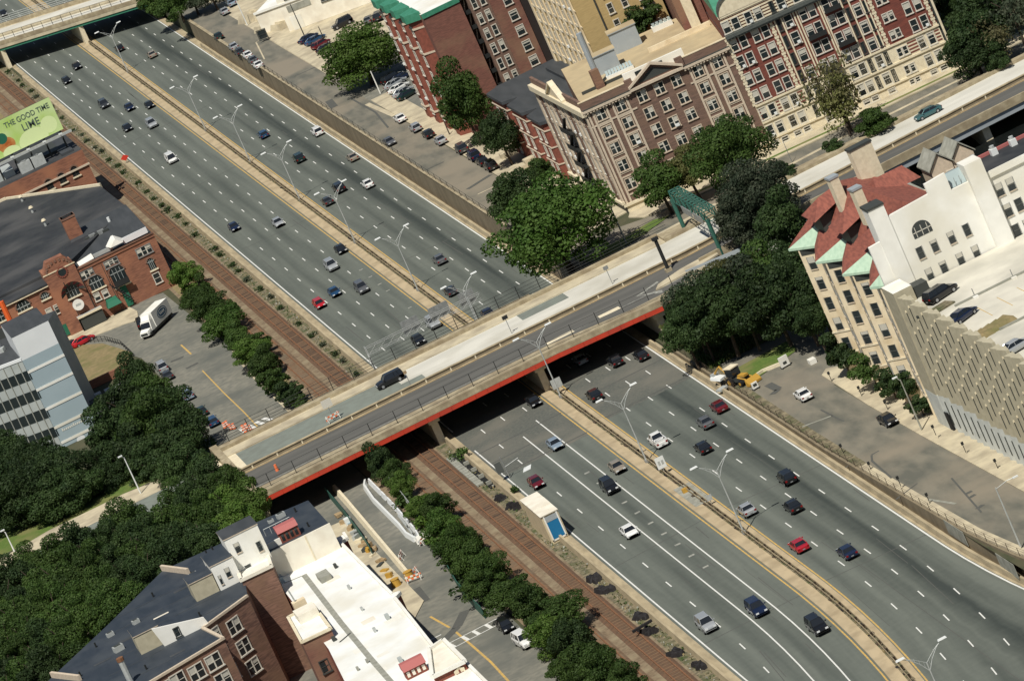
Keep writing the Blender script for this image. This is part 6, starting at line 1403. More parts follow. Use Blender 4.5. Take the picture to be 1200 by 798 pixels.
tree(850, 322, 4.2, 2.6, 2.5, 5, 'leaf_olive', 'M', 'yellow-green ivy-covered low tree along the grey ramp wall'); tree(880, 312, 4.2, 2.4, 2.5, 4.6, 'leaf_olive', 'M', 'olive low tree at the bend of the grey ramp wall')
for px, py, r_, rz, lf, l in [(985, 412, 3.2, 3.4, 'leaf_dark', 'leaning dark tree above the white signboard at the tan building corner'), (1018, 430, 3, 3, 'leaf_mid', 'green shrub tree at the foot of the tan building'), (1042, 447, 2.8, 2.4, 'leaf_dark', 'dark shrub left of the round shrub by the lamp post'), (1060, 452, 2.2, 2.6, 'leaf_dark', 'bushy evergreen beside the base of the tan building'), (1078, 474, 2.2, 1.6, 'leaf_dark', 'round clipped hedge near the car park entrance')]:
    tree(px, py, r_*.9, rz*.9, .5, rz+.4, lf, 'S', l)
# hedge-like trees between the left street and the railway
for i, (px, py, r_, rz, lf) in enumerate([(213, 322, 3.6, 3.6, 'leaf_mid'), (228, 345, 3.6, 3.4, 'leaf_mid'), (245, 362, 3.8, 3.4, 'leaf_mid'), (262, 380, 3.8, 3.2, 'leaf_lime'), (278, 396, 3.8, 3.2, 'leaf_mid'), (292, 412, 3.6, 3.2, 'leaf_mid'), (308, 428, 3.6, 3, 'leaf_mid'), (322, 443, 3.0, 2.8, 'leaf_mid'), (337, 458, 2.6, 2.4, 'leaf_dark'), (349, 470, 1.9, 1.8, 'leaf_dark'), (270, 372, 2.6, 3, 'leaf_lime'), (300, 405, 2.6, 2.8, 'leaf_mid'), (238, 342, 2.8, 3.4, 'leaf_dark')]):
    tree(px+rnd.uniform(-3, 5), py+rnd.uniform(-4, 4), r_*rnd.uniform(.75, 1.15), rz*rnd.uniform(.7, 1.05), 0, rz*.8+.3, rnd.choice([lf, 'leaf_mid', 'leaf_mid', 'leaf_lime', 'leaf_bright']), 'S' if r_ < 3.3 else 'M', 'green tree in the row between left street and railway, beyond the overpass', 'tree row beyond the overpass')
for i, (px, py, r_, rz, lf) in enumerate([(443, 541, 3.4, 4.2, 'leaf_dark'), (470, 570, 2.8, 2.6, 'leaf_mid'), (487, 592, 3.4, 2.8, 'leaf_mid'), (508, 592, 3.6, 3.4, 'leaf_lime'), (515, 618, 3.6, 3.4, 'leaf_mid'), (533, 640, 3.8, 3.6, 'leaf_dark'), (552, 658, 3.8, 3.6, 'leaf_mid'), (548, 630, 3.0, 3.0, 'leaf_mid'), (573, 672, 3.6, 3.2, 'leaf_mid'), (560, 685, 3.2, 3.2, 'leaf_mid'), (597, 696, 4.2, 3.4, 'leaf_lime'), (620, 708, 4, 3.4, 'leaf_mid'), (648, 718, 4.2, 3.8, 'leaf_dark'), (640, 742, 4, 3.6, 'leaf_mid'), (668, 752, 4.4, 4, 'leaf_dark'), (682, 775, 4.4, 3.8, 'leaf_mid'), (660, 780, 3.6, 3, 'leaf_mid'), (705, 792, 4.2, 3.6, 'leaf_lime'), (728, 800, 3.8, 3, 'leaf_mid'), (460, 552, 2.4, 2.4, 'leaf_olive')]):
    tree(px+rnd.uniform(0, 6), py+rnd.uniform(-4, 3), r_*rnd.uniform(.7, 1.0), rz*rnd.uniform(.65, 1.0), 0, rz*.75+.3, rnd.choice([lf, 'leaf_mid', 'leaf_mid', 'leaf_lime', 'leaf_bright']), 'M', 'green tree in the row between lower street and railway, before the overpass', 'tree row in front of the overpass')
for (x0, y0, x1, y1, n_) in ((210, 318, 348, 470, 34), (448, 548, 560, 690, 26), (570, 672, 725, 800, 26)):
    for i in range(n_):
        t = (i+.5)/n_; xx, yv = G(x0+(x1-x0)*t+rnd.uniform(-9, 9), y0+(y1-y0)*t+rnd.uniform(-5, 9), .6)
        shrub(xx, yv, 0, rnd.uniform(.9, 2.0), rnd.uniform(.8, 1.8), 'low green bush filling the gaps between the trees along the railway', 'bushes along the railway', rnd.choice(['leaf_mid', 'leaf_mid', 'leaf_lime', 'leaf_dark']))
shrub(*G(540, 533, .6), 0, 1.4, 1.2, 'small green bush by the railway just in front of the overpass', leaf='leaf_mid'); shrub(*G(603, 573, .6), 0, .9, .8, 'small green bush by the highway sign post', leaf='leaf_mid')
# left cluster
for px, py, r_, rz, lf in [(160, 444, 3.6, 4.6, 'leaf_dark'), (178, 466, 4.6, 5.5, 'leaf_mid'), (150, 482, 5.5, 6, 'leaf_dark'), (198, 487, 4.8, 5.5, 'leaf_dark'), (217, 508, 4.5, 4.5, 'leaf_dark'), (178, 505, 6, 6.5, 'leaf_mid'), (135, 510, 5.5, 5.5, 'leaf_dark'), (207, 525, 5, 5, 'leaf_dark'), (160, 535, 5, 5, 'leaf_dark'), (128, 545, 4.5, 4.5, 'leaf_dark'), (180, 548, 4.5, 4, 'leaf_dark'), (215, 548, 4.5, 4, 'leaf_dark'), (128, 565, 3.5, 3.5, 'leaf_dark')]:
    tree(px, py, r_, rz, .5, rz+2, lf, 'M', 'dark green tree in the cluster beside the blue-white office', 'tree cluster beside the office building')
for px, py, r_, rz, lf in [(42, 548, 5.5, 5.5, 'leaf_dark'), (70, 560, 6, 5.5, 'leaf_dark'), (12, 552, 5.5, 5.5, 'leaf_dark'), (30, 580, 6, 5.5, 'leaf_dark'), (85, 575, 4.6, 4.2, 'leaf_dark'), (5, 590, 6, 5.5, 'leaf_dark'), (60, 588, 5, 4, 'leaf_dark'), (0, 530, 5, 4, 'leaf_dark'), (-12, 570, 5.5, 5, 'leaf_dark')]:
    tree(px, py, r_, rz, 1.5, rz+2.5, lf, 'L' if r_ > 5.4 else 'M', 'dark tree in the shady grove between the office and the left sidewalk', 'shady grove in front of the office')
# dense wood in front of the embankment, behind the black-roofed building : individual trees
n = 0
rr_ = random.Random(5)
def inside(x, y, P):
    c = False
    for i in range(len(P)):
        x0, y0, x1, y1 = *P[i], *P[i-1]
        if (y0 > y) != (y1 > y) and x < (x1-x0)*(y-y0)/(y1-y0)+x0: c = not c
    return c
PG = [(-40, 680), (30, 655), (100, 640), (135, 615), (170, 598), (225, 572), (262, 545), (282, 560), (305, 590), (318, 600), (285, 618), (250, 640), (190, 668), (125, 728), (62, 790), (20, 840), (-60, 840)]
yy_ = 545
while yy_ < 840:
    xx_ = -50+(int(yy_/23) % 2)*14
    while xx_ < 325:
        px, py = xx_+rr_.uniform(-8, 8), yy_+rr_.uniform(-6, 6)
        wx, wy = G(px, py, 8)
        if inside(px, py, PG) and n < 92 and not inside(wx, wy, [(a-2 if 0 else a, c) for a, c in A_]):
            r_ = rr_.uniform(3.0, 4.3); rz = rr_.uniform(3.2, 4.6)
            lf = rr_.choice(['leaf_mid', 'leaf_mid', 'leaf_dark', 'leaf_mid', 'leaf_dark'])
            if px > 250 and py > 568 and px < 300: lf = 'leaf_lime'
            tree(px, py, r_, rz, 0, 8.5 if py > 640 else 7.4, lf, 'M', 'green tree in the dense wood behind the black-roofed building', 'dense wood behind the black-roofed building'); n += 1
        xx_ += 27
    yy_ += 23
for px, py, r_ in ((205, 3, 4.6), (180, -4, 5), (222, -6, 5), (165, -10, 5), (245, -12, 4.5)):
    tree(px, py, r_, 4, 4.2 if px > 170 else 1, 5, 'leaf_mid' if px < 210 else 'leaf_grey', 'M', 'green tree at the right end of the far bridge', 'trees at the far bridge')
b = MB()
for i in range(9000):
    t = rnd.random(); u = rnd.random()
    x, y = 18.3+u*12, 752+t*26; z = (zr(750)+(t*2.0 if t > .1 else 0))*1.0; s_ = .15+.3*rnd.random(); aa = rnd.random()*6
    b.face([(x, y, z), (x+math.cos(aa)*s_, y+math.sin(aa)*s_, z+.1), (x+.1, y+.1, z+s_*1.6)], 'leaf_olive' if rnd.random() < .4 else 'leaf_mid')
tag(b.build('undergrowth'), 'rough weeds and ground cover on the bank right of the highway by the overpass', 'undergrowth', None, 'stuff')
# ================================================================ VEHICLES
PAINT = {}
def paint(n, c, metal=.35, rough=.3):
    m = bpy.data.materials.new('paint_'+n); m.use_nodes = True; b = m.node_tree.nodes['Principled BSDF']
    b.inputs['Base Color'].default_value = (*c, 1); b.inputs['Metallic'].default_value = metal; b.inputs['Roughness'].default_value = rough; b.inputs['Coat Weight'].default_value = .6; b.inputs['Coat Roughness'].default_value = .1
    PAINT[n] = m
for n_, c in dict(black=(.012, .013, .015), darkgrey=(.05, .055, .06), grey=(.14, .145, .15), silver=(.42, .44, .45), white=(.78, .78, .75), navy=(.012, .022, .06), blue=(.02, .075, .17), red=(.48, .015, .03), darkred=(.16, .012, .02), tan=(.36, .31, .24), green=(.012, .035, .03), teal=(.045, .13, .14), ltblue=(.3, .38, .46), brightred=(.6, .02, .03)).items():
    paint(n_, c, 0 if n_ in ('white',) else .3)
MATS['paint_slot'] = PAINT['silver']
TYPES = {  # length, width, profile of body top, cabin
 'sedan': dict(L=4.7, W=1.78, hood=.92, deck=1.0, cab=(-1.75, -.95, .55, 1.25), roof=1.42, belt=.95),
 'hatch': dict(L=4.3, W=1.75, hood=.95, deck=1.0, cab=(-2.05, -1.65, .5, 1.2), roof=1.5, belt=.98),
 'suv': dict(L=4.8, W=1.88, hood=1.12, deck=1.15, cab=(-2.3, -2.1, .6, 1.15), roof=1.82, belt=1.15),
 'pickup': dict(L=5.4, W=1.92, hood=1.15, deck=1.1, cab=(-.7, -.45, .8, 1.35), roof=1.82, belt=1.15),
 'van': dict(L=5.0, W=1.9, hood=1.1, deck=1.2, cab=(-2.42, -2.3, 1.2, 1.9), roof=1.95, belt=1.15),
}
def car_proto(kind):
    T = TYPES[kind]; L, W = T['L']/2, T['W']/2; P = 'paint_slot'; belt = T['belt']
    t = thing('car', 'x', 'car', (0, 0, 0))
    b = MB()
    # lower body as lofted sections along y (front = +y)
    hd, dk_ = T['hood'], T['deck']
    sec = [(-L, .86, .42, dk_*.86), (-L+.18, .95, .28, dk_), (-L+.9, 1, .22, dk_+.02), (T['cab'][0], 1, .2, belt), (0, 1.0, .2, belt), (T['cab'][3], 1, .2, belt*.99), (L-1.0, .99, .22, hd), (L-.35, .94, .25, hd*.9), (L-.05, .86, .35, hd*.74), (L, .8, .42, hd*.62)]
    rings = []
    for y, wf, zb, zt in sec:
        w_ = W*wf; rings.append([(-w_*.9, y, zb), (-w_, y, zb+.18), (-w_, y, zt-.22), (-w_*.9, y, zt-.03), (-w_*.55, y, zt), (w_*.55, y, zt), (w_*.9, y, zt-.03), (w_, y, zt-.22), (w_, y, zb+.18), (w_*.9, y, zb)])
    n0 = len(b.v)
    for r_ in rings: b.v += [b.P(*p) for p in r_]
    k = 10
    for i in range(len(rings)-1):
        for j in range(k):
            a = n0+i*k+j; c = n0+i*k+(j+1) % k; b.f.append((a, a+k, c+k, c)); b.m.append(b.mi(P if j != 9 else 'dark'))
    b.f.append(tuple(range(n0, n0+k))); b.m.append(b.mi(P)); b.f.append(tuple(range(n0+(len(rings)-1)*k+k-1, n0+(len(rings)-1)*k-1, -1))); b.m.append(b.mi(P))
    if kind == 'pickup': b.box(-W*.8, W*.8, -L+.25, T['cab'][0]-.15, dk_+.01, dk_+.02, 'dark'); b.box(-W*.95, -W*.8, -L+.1, T['cab'][0], dk_-.1, dk_+.2, P); b.box(W*.8, W*.95, -L+.1, T['cab'][0], dk_-.1, dk_+.2, P); b.box(-W*.95, W*.95, -L+.05, -L+.17, dk_-.1, dk_+.2, P)
    y0, y1, y2, y3 = T['cab']; rf = T['roof']; wb_ = W*.9; wt = W*.72
    # roof panel with pillars
    b.hexa([(-wt, y1, rf-.07), (wt, y1, rf-.07), (wt, y2, rf-.07), (-wt, y2, rf-.07), (-wt*.9, y1+.08, rf), (wt*.9, y1+.08, rf), (wt*.9, y2-.1, rf), (-wt*.9, y2-.1, rf)], P)
    def bar(p, q, r_=.045): b.tube([p, q], r_, P, 4)
    for s_ in (-1, 1):
        bar((s_*wb_, y0, belt), (s_*wt, y1, rf-.05)); bar((s_*wb_, y3, belt), (s_*wt, y2, rf-.05)); bar((s_*wb_*1.0, (y1+y2)/2-.1, belt), (s_*wt, (y1+y2)/2-.1, rf-.05), .035)
        if kind in ('suv', 'van', 'hatch'): bar((s_*wb_, y0+.75, belt), (s_*wt, y1+.7, rf-.05), .035)
    b.box(-W*.2, W*.2, -L-.03, -L+.02, .5, .64, 'hub')
    b.build('body', t, True).data.polygons.foreach_set('use_smooth', [False]*len(b.f))
    g_ = MB(); q = .015
    g_.hexa([(-wb_+q, y0, belt-.03), (wb_-q, y0, belt-.03), (wb_-q, y3, belt-.03), (-wb_+q, y3, belt-.03), (-wt+q, y1, rf-.06), (wt-q, y1, rf-.06), (wt-q, y2, rf-.06), (-wt+q, y2, rf-.06)], 'car_glass'); g_.build('glazing', t)
    for s_ in (-1, 1):
        for yy in (-L*.6, L*.62):
            wm_ = MB(); R_ = .33 if kind in ('sedan', 'hatch') else .38
            wm_.tube([(s_*(W-.2), yy, R_), (s_*(W+.01), yy, R_)], R_, 'tyre', 12); wm_.tube([(s_*(W-.02), yy, R_), (s_*(W+.025), yy, R_)], R_*.6, 'hub', 8); wm_.build('wheel', t)
        h_ = MB(); h_.box(s_*W*.62-.2, s_*W*.62+.2, L-.06, L+.015, hd*.6, hd*.78, 'headlight'); h_.build('headlight', t)
        h_ = MB(); h_.box(s_*W*.74-.15, s_*W*.74+.15, -L-.02, -L+.04, dk_*.66, dk_*.88, 'taillight'); h_.build('taillight', t)
        h_ = MB(); h_.box(s_*(W+.1)-.09, s_*(W+.1)+.09, y3-.25, y3-.1, belt-.02, belt+.14, P); h_.build('mirror', t)
    return t
PROTO = {}
def car(px, py, kind, color, face, label, z=0.0, group=None, cat='car', name=None):
    """face: heading in degrees, 0 = away from camera (+y), 180 = towards it"""
    if kind not in PROTO: o = PROTO[kind] = car_proto(kind); 
    else: o = copy_tree(PROTO[kind])
    x, y = G(px, py, z+.6); o.location = (x, y, z+.012); o.rotation_euler = (0, 0, -R(face))
    q_ = rnd.uniform(.95, 1.05); o.scale = (rnd.uniform(.97, 1.03), q_, rnd.uniform(.95, 1.06))
    nm = name or {'sedan': 'car', 'hatch': 'car', 'suv': 'suv', 'pickup': 'pickup_truck', 'van': 'van'}[kind]
    o.name = nm; o['label'] = label; o['category'] = {'suv': 'suv', 'pickup': 'pickup truck', 'van': 'van'}.get(kind, 'car')
    if group: o['group'] = group
    for c in o.children:
        for sl_ in c.material_slots:
            if sl_.material in PAINT.values(): sl_.link = 'OBJECT'; sl_.material = PAINT[color]
    return o
HWG = 'vehicles on the highway'
T_ = 180
V = [ # highway, coming towards the camera
 (90, 78, 'sedan', 'black', T_, 'black car nearest the far bridge in the left lanes'), (78, 95, 'hatch', 'black', T_, 'black car just above the billboard in the left lanes'),
 (122, 123, 'suv', 'darkgrey', T_, 'dark grey wagon right of the billboard'), (151.5, 126, 'sedan', 'navy', T_, 'dark blue car in the group of five beside the billboard'), (175, 123, 'sedan', 'black', T_, 'dark car closest to the median in the group of five'),
 (149, 150, 'sedan', 'black', T_, 'black car lowest left in the group of five'), (178, 146, 'suv', 'silver', T_, 'silver car in the group of five beside the billboard'), (201, 187, 'van', 'white', T_, 'white van alone on the left lanes'),
 (274, 266, 'sedan', 'navy', T_, 'dark blue car alone near the left edge of the highway'), (325.5, 261, 'sedan', 'silver', T_, 'silver car alone in the middle of the left lanes'), (399, 292, 'sedan', 'black', T_, 'small black car right beside the median beyond the overpass'),
 (388.5, 312, 'suv', 'silver', T_, 'silver wagon ahead of the small black car beside the median'), (391.5, 342, 'sedan', 'blue', T_, 'blue car between the red car and the grey SUV'), (424, 338, 'suv', 'grey', T_, 'grey SUV with pale bonnet right of the blue car'),
 (374, 356, 'hatch', 'brightred', T_, 'bright red car on the leftmost lane beyond the overpass'), (508, 379, 'suv', 'silver', T_, 'silver SUV half hidden by the sign gantry'), (490, 398, 'sedan', 'black', T_, 'black car between the gantry and the bridge fence'),
 (625, 470, 'sedan', 'black', T_, 'black car coming out of the shadow of the overpass'), (650, 520, 'sedan', 'ltblue', T_, 'pale blue car between the two white lines'), (628, 565, 'sedan', 'darkred', T_, 'dark red car in the left lanes in front of the overpass'),
 (723, 547, 'sedan', 'tan', T_, 'tan car beside the median'), (714.5, 571, 'suv', 'black', T_, 'black SUV between the white lines behind the tan car'), (737, 622, 'sedan', 'white', T_, 'white car touching the white line in the lower left lanes'),
 (828, 732, 'suv', 'silver', T_, 'silver wagon at the bottom of the left lanes'), (887, 713, 'suv', 'navy', T_, 'dark blue SUV with chrome grille between the white lines'), (958, 734, 'suv', 'black', T_, 'boxy dark SUV beside the median at the bottom'),
 # going away
 (140, 57, 'sedan', 'black', 0, 'black car beside the far lamp in the right lanes'), (178, 64.5, 'sedan', 'tan', 0, 'tan car near the far bridge in the right lanes'), (308.5, 158, 'hatch', 'blue', 0, 'dark blue car in the right lanes above the grey-green one'),
 (350.5, 186, 'suv', 'green', 0, 'black-green boxy car between two lamp posts'), (372, 155, 'suv', 'white', 0, 'white car near the right retaining wall, beyond the tan one'), (413, 184.5, 'sedan', 'tan', 0, 'beige car closest to the right retaining wall'),
 (397.5, 221, 'suv', 'black', 0, 'black SUV behind the lamp head in the right lanes'), (384, 236, 'sedan', 'darkgrey', 0, 'dark car beside the lamp pole next to the black SUV'), (431, 216, 'sedan', 'white', 0, 'white car right of the black SUV'),
 (515, 304.5, 'sedan', 'grey', 0, 'grey car alone beside the big round tree'), (528, 341, 'sedan', 'darkgrey', 0, 'dark grey car under the lamp nearest the overpass'), (571, 367, 'sedan', 'navy', 0, 'dark blue car behind the fence of the overpass'),
 (680, 421.5, 'sedan', 'silver', 0, 'silver car in the black shade under the overpass'), (721, 423, 'sedan', 'black', 0, 'black car at the shadow edge of the overpass'), (751, 416, 'sedan', 'black', 0, 'black car emerging from the overpass nearest the right bank'),
 (696.5, 463, 'sedan', 'black', 0, 'black car beside the first dash in front of the overpass median pier'), (842.5, 476.5, 'sedan', 'darkred', 0, 'maroon car near the right barrier'), (826.5, 495, 'sedan', 'grey', 0, 'grey car between the maroon and the black car'),
 (771, 516.5, 'pickup', 'white', 0, 'white pickup truck with dark rear window beside the median'), (823.5, 524, 'sedan', 'black', 0, 'black car right of the white pickup truck'), (922, 560, 'suv', 'black', 0, 'black SUV farther of the two black ones near the right lanes'),
 (929, 593, 'sedan', 'black', 0, 'black car just below the black SUV'), (875, 597, 'sedan', 'silver', 0, 'silver car beside the lamp pole near the median end'), (936, 638.5, 'sedan', 'red', 0, 'crimson red car beside the median'), (992.5, 646, 'sedan', 'navy', 0, 'dark blue car right of the crimson one'),
]
for v in V: car(*v, group=HWG)
car(30, 33, 'sedan', 'black', T_, 'black car in the dark shade under the far bridge', group=HWG); bpy.data.objects[-1] if 0 else None
car(4, 16, 'sedan', 'black', T_, 'black car beyond the far bridge in the top left corner', group=HWG)
car(457, 446, 'suv', 'black', 270, 'black SUV driving left on the upper lanes of the overpass', z=DZ+.02)
car(1087, 132, 'sedan', 'teal', 267, 'teal car on the light lane of the viaduct', z=DZ+.02)
car(1102, 344, 'suv', 'black', 68, 'black SUV parked on the garage roof against the white wall', z=ZD); car(1127, 370, 'sedan', 'navy', 60, 'dark blue car parked on the garage roof', z=ZD); car(1190, 406, 'sedan', 'silver', 75, 'silver car cut by the right edge on the garage roof', z=ZD)
car(941, 462.5, 'sedan', 'white', 0, 'white taxi with roof light on the near right street', z=zr(705)); car(1040, 491.5, 'sedan', 'black', 178, 'black car alone by the kerb on the near right street', z=zr(680))
car(614, 751, 'suv', 'white', 175, 'white car parked beside the bushes on the lower street'); car(592, 733, 'hatch', 'black', 178, 'black car half hidden by the bushes above the white one')
PK = [(469, 139, 'sedan', 'white', 'white car first in the row by the far kerb'), (456, 166, 'sedan', 'grey', 'grey car alone in the middle of the upper street'), (487, 150, 'hatch', 'silver', 'silver car second in the row by the far kerb'), (502, 157, 'sedan', 'black', 'black car third in the row by the far kerb'), (516.5, 165, 'sedan', 'silver', 'silver-blue car fourth in the row by the far kerb'), (541, 175, 'suv', 'darkgrey', 'dark grey car under the trees by the far kerb'), (555.5, 183, 'suv', 'navy', 'dark blue car in the shaded row by the far kerb'), (565, 189, 'sedan', 'black', 'black car second from last in the shaded row'), (575, 195, 'suv', 'black', 'black car last in the shaded row by the far kerb'),
 (256, 43, 'sedan', 'green', 'dark green car at the top of the row along the retaining wall'), (273.5, 55, 'sedan', 'silver', 'silver car second in the row along the retaining wall'), (280.5, 61, 'sedan', 'darkgrey', 'dark car third in the row along the retaining wall'), (290, 65, 'sedan', 'white', 'white car fourth in the row along the retaining wall'), (296.5, 71, 'sedan', 'grey', 'grey car fifth in the row along the retaining wall'), (302.5, 76.5, 'sedan', 'white', 'white car last in the row along the retaining wall'), (263, 14, 'sedan', 'silver', 'silver car near the top edge left of the pale boulders'), (271, 4, 'sedan', 'ltblue', 'pale blue car touching the top edge')]
for px, py, k, c, l in PK: car(px, py, k, c, 0 if px != 456 else 178, l, z=4.24, group='cars parked on the upper street')
PL = [(401, 28, 'suv', 'black', 270, 'black car alone in front of the pale industrial building'), (444, 20, 'suv', 'black', 20, 'black car beside the green eaves'), (418, 4, 'van', 'blue', 300, 'blue van at the top edge'), (361, 45, 'sedan', 'navy', 65, 'navy car leftmost in the row left of the light green tree'), (369, 47, 'sedan', 'blue', 65, 'blue car in the row left of the light green tree'), (376, 52, 'hatch', 'darkred', 65, 'purple-red car in the row left of the light green tree'), (382, 56, 'sedan', 'black', 65, 'black car nearest the light green tree'),
 (460, 92, 'suv', 'black', 65, 'black car in the shade right of the light green tree'), (463, 98, 'sedan', 'silver', 65, 'silver car upper one in the row behind the white pole'), (467, 103, 'sedan', 'white', 65, 'white car in the row behind the white pole'), (472, 108, 'sedan', 'silver', 65, 'silver car last in the row behind the white pole'), (470, 91, 'sedan', 'navy', 65, 'navy car in shade beside the red brick block'), (477, 111, 'sedan', 'green', 65, 'dark green car by the sidewalk behind the white pole'), (432, 24, 'sedan', 'grey', 20, 'grey car just above the light green tree')]
for px, py, k, c, f, l in PL: car(px, py, k, c, f, l, z=4.26, group='cars in the upper car park')
for px, py, k, c, f, l in [(190, 431, 'suv', 'silver', 0, 'silver SUV top of the row beside the tree cluster'), (196, 440, 'sedan', 'darkgrey', 0, 'dark car second in the row beside the tree cluster'), (219.5, 463, 'suv', 'ltblue', 0, 'pale silver SUV alone beside the tree cluster'), (236, 482, 'sedan', 'green', 0, 'dark green car beside the tree cluster'), (249, 494, 'hatch', 'blue', 0, 'teal-blue car nearest the barrels'), (97, 399.5, 'sedan', 'brightred', 74, 'bright red car in front of the brick building'), (84, 404, 'sedan', 'darkgrey', 74, 'dark car behind the bright red one')]:
    car(px, py, k, c, f, l)
x, y = G(166, 378, .8); car(166, 379, 'suv', 'black', 5, 'black car squeezed beside the cab of the white box truck')
# ---- box truck
x, y = G(181, 374, 1.8)
tr = thing('box_truck', 'white box truck with a blue oval emblem parked by the brick building', 'truck', (x, y, 0), rz=0)
ta = -R(0)-math.pi*0  # heading to the camera, slightly left
TA = -R(216.6)
def tb_(): 
    b = MB((x, y), TA); return b
# local +v is forward (towards camera after rotation)
b = tb_(); b.box(-1.2, 1.2, -4.6, 2.2, .95, 3.7, 'white_wall'); b.build('cargo_box', tr)
b = tb_(); b.hexa([(-1.1, 2.3, .6), (1.1, 2.3, .6), (1.1, 4.0, .6), (-1.1, 4.0, .6), (-1.0, 2.3, 2.7), (1.0, 2.3, 2.7), (1.0, 3.3, 2.7), (-1.0, 3.3, 2.7)], 'white_wall'); b.hexa([(-1.0, 4.0, .6), (1.0, 4.0, .6), (.9, 5.2, .6), (-.9, 5.2, .6), (-1.0, 3.9, 1.6), (1.0, 3.9, 1.6), (.8, 5.1, 1.35), (-.8, 5.1, 1.35)], 'white_wall'); b.build('cab', tr)
b = tb_(); b.hexa([(-.95, 4.0, 1.65), (.95, 4.0, 1.65), (.95, 4.03, 1.68), (-.95, 4.03, 1.68), (-.85, 3.45, 2.5), (.85, 3.45, 2.5), (.85, 3.48, 2.53), (-.85, 3.48, 2.53)], 'car_glass'); b.build('windscreen', tr)
b = tb_(); b.box(-.7, .7, 5.15, 5.25, .75, 1.15, 'frame_dark'); b.build('grille', tr)
b = tb_(); b.box(-1.1, 1.1, -4.5, 4.8, .5, .9, 'frame_dark'); b.build('chassis', tr)
b = tb_(); b.hexa([(-1.0, 2.25, 2.75), (1.0, 2.25, 2.75), (.9, 3.2, 2.75), (-.9, 3.2, 2.75), (-.9, 2.3, 3.55), (.9, 2.3, 3.55), (.8, 2.6, 3.55), (-.8, 2.6, 3.55)], 'white_wall'); b.build('roof_fairing', tr)
for s_ in (-1, 1):
    for v in (-3.2, 3.9):
        b = tb_(); b.tube([(s_*.85, v, .5), (s_*1.15, v, .5)], .5, 'tyre', 12); b.build('wheel', tr)
    b = tb_()
    P = [(s_*1.215, -1.3+1.9*math.cos(2*math.pi*i/24), 2.35+.95*math.sin(2*math.pi*i/24)) for i in range(24)]; b.face(P, 'logo_blue')
    P = [(s_*1.22, -1.3+1.65*math.cos(2*math.pi*i/24), 2.35+.75*math.sin(2*math.pi*i/24)) for i in range(24)]; b.face(P, 'white_wall')
    P = [(s_*1.225, -1.3+1.5*math.cos(2*math.pi*i/24), 2.35+.62*math.sin(2*math.pi*i/24)) for i in range(24)]; b.face(P, 'logo_blue')
    for k in range(4): b.box(min(s_*1.225, s_*1.235), max(s_*1.225, s_*1.235), -2.2+k*.5, -1.95+k*.5, 2.15, 2.6, 'white_wall')
    b.build('emblem', tr)
    b = tb_(); b.box(s_*.75-.15, s_*.75+.15, 5.12, 5.22, .9, 1.1, 'headlight'); b.build('headlight', tr)
# ---- backhoe
x, y = G(866, 449, .6); ex = thing('backhoe', 'yellow backhoe with a pale bucket parked by the grass bank', 'construction vehicle', (x, y, .42)); EA = R(25); g0 = .42
def eb(): return MB((x, y), EA)
b = eb(); b.box(-.6, .6, -2.2, .6, g0+.6, g0+1.3, 'frame_dark'); b.box(-.45, .45, -2.4, -.9, g0+1.3, g0+1.6, 'yellow'); b.build('body', ex)
b = eb(); b.box(-.75, .75, -.4, 1.2, g0+1.5, g0+2.7, 'car_glass'); b.box(-.85, .85, -.5, 1.3, g0+2.7, g0+2.85, 'stone_cream'); b.build('cab', ex)
b = eb(); b.tube([(0, 1.4, g0+1.2), (-.2, 2.7, g0+3.0), (-.4, 4.1, g0+2.0)], .17, 'yellow', 6); b.box(-.9, .3, 4.0, 4.6, g0+1.2, g0+2.1, 'galv'); b.build('rear_arm', ex)
b = eb()
for s_ in (-.6, .6): b.tube([(s_, -1, g0+1.3), (s_, -2.6, g0+1.0), (s_, -3.3, g0+.5)], .12, 'yellow', 5)
b.build('loader_arm', ex); b = eb(); b.hexa([(-1.2, -3.9, g0+.1), (1.2, -3.9, g0+.1), (1.2, -3.1, g0+.1), (-1.2, -3.1, g0+.1), (-1.2, -3.9, g0+.4), (1.2, -3.9, g0+.4), (1.2, -3.2, g0+1.1), (-1.2, -3.2, g0+1.1)], 'yellow'); b.build('front_bucket', ex)
b = eb(); b.box(-2.4, -.9, 1.4, 2.6, g0+.1, g0+.4, 'galv'); b.hexa([(-1.3, 2.2, g0+1.2), (.2, 2.4, g0+1.2), (.2, 4.6, g0+1.4), (-1.3, 4.4, g0+1.4), (-1.2, 2.2, g0+1.5), (.1, 2.4, g0+1.5), (.1, 4.6, g0+1.8), (-1.2, 4.4, g0+1.8)], 'lamp_white'); b.build('hood_panel', ex)
for s_ in (-.85, .85):
    for v, r_ in ((-1.6, .5), (.7, .75)):
        b = eb(); b.tube([(s_-.2, v, g0+r_), (s_+.2, v, g0+r_)], r_, 'tyre', 12); b.tube([(s_-.22, v, g0+r_), (s_+.22, v, g0+r_)], r_*.5, 'yellow', 8); b.build('wheel', ex)
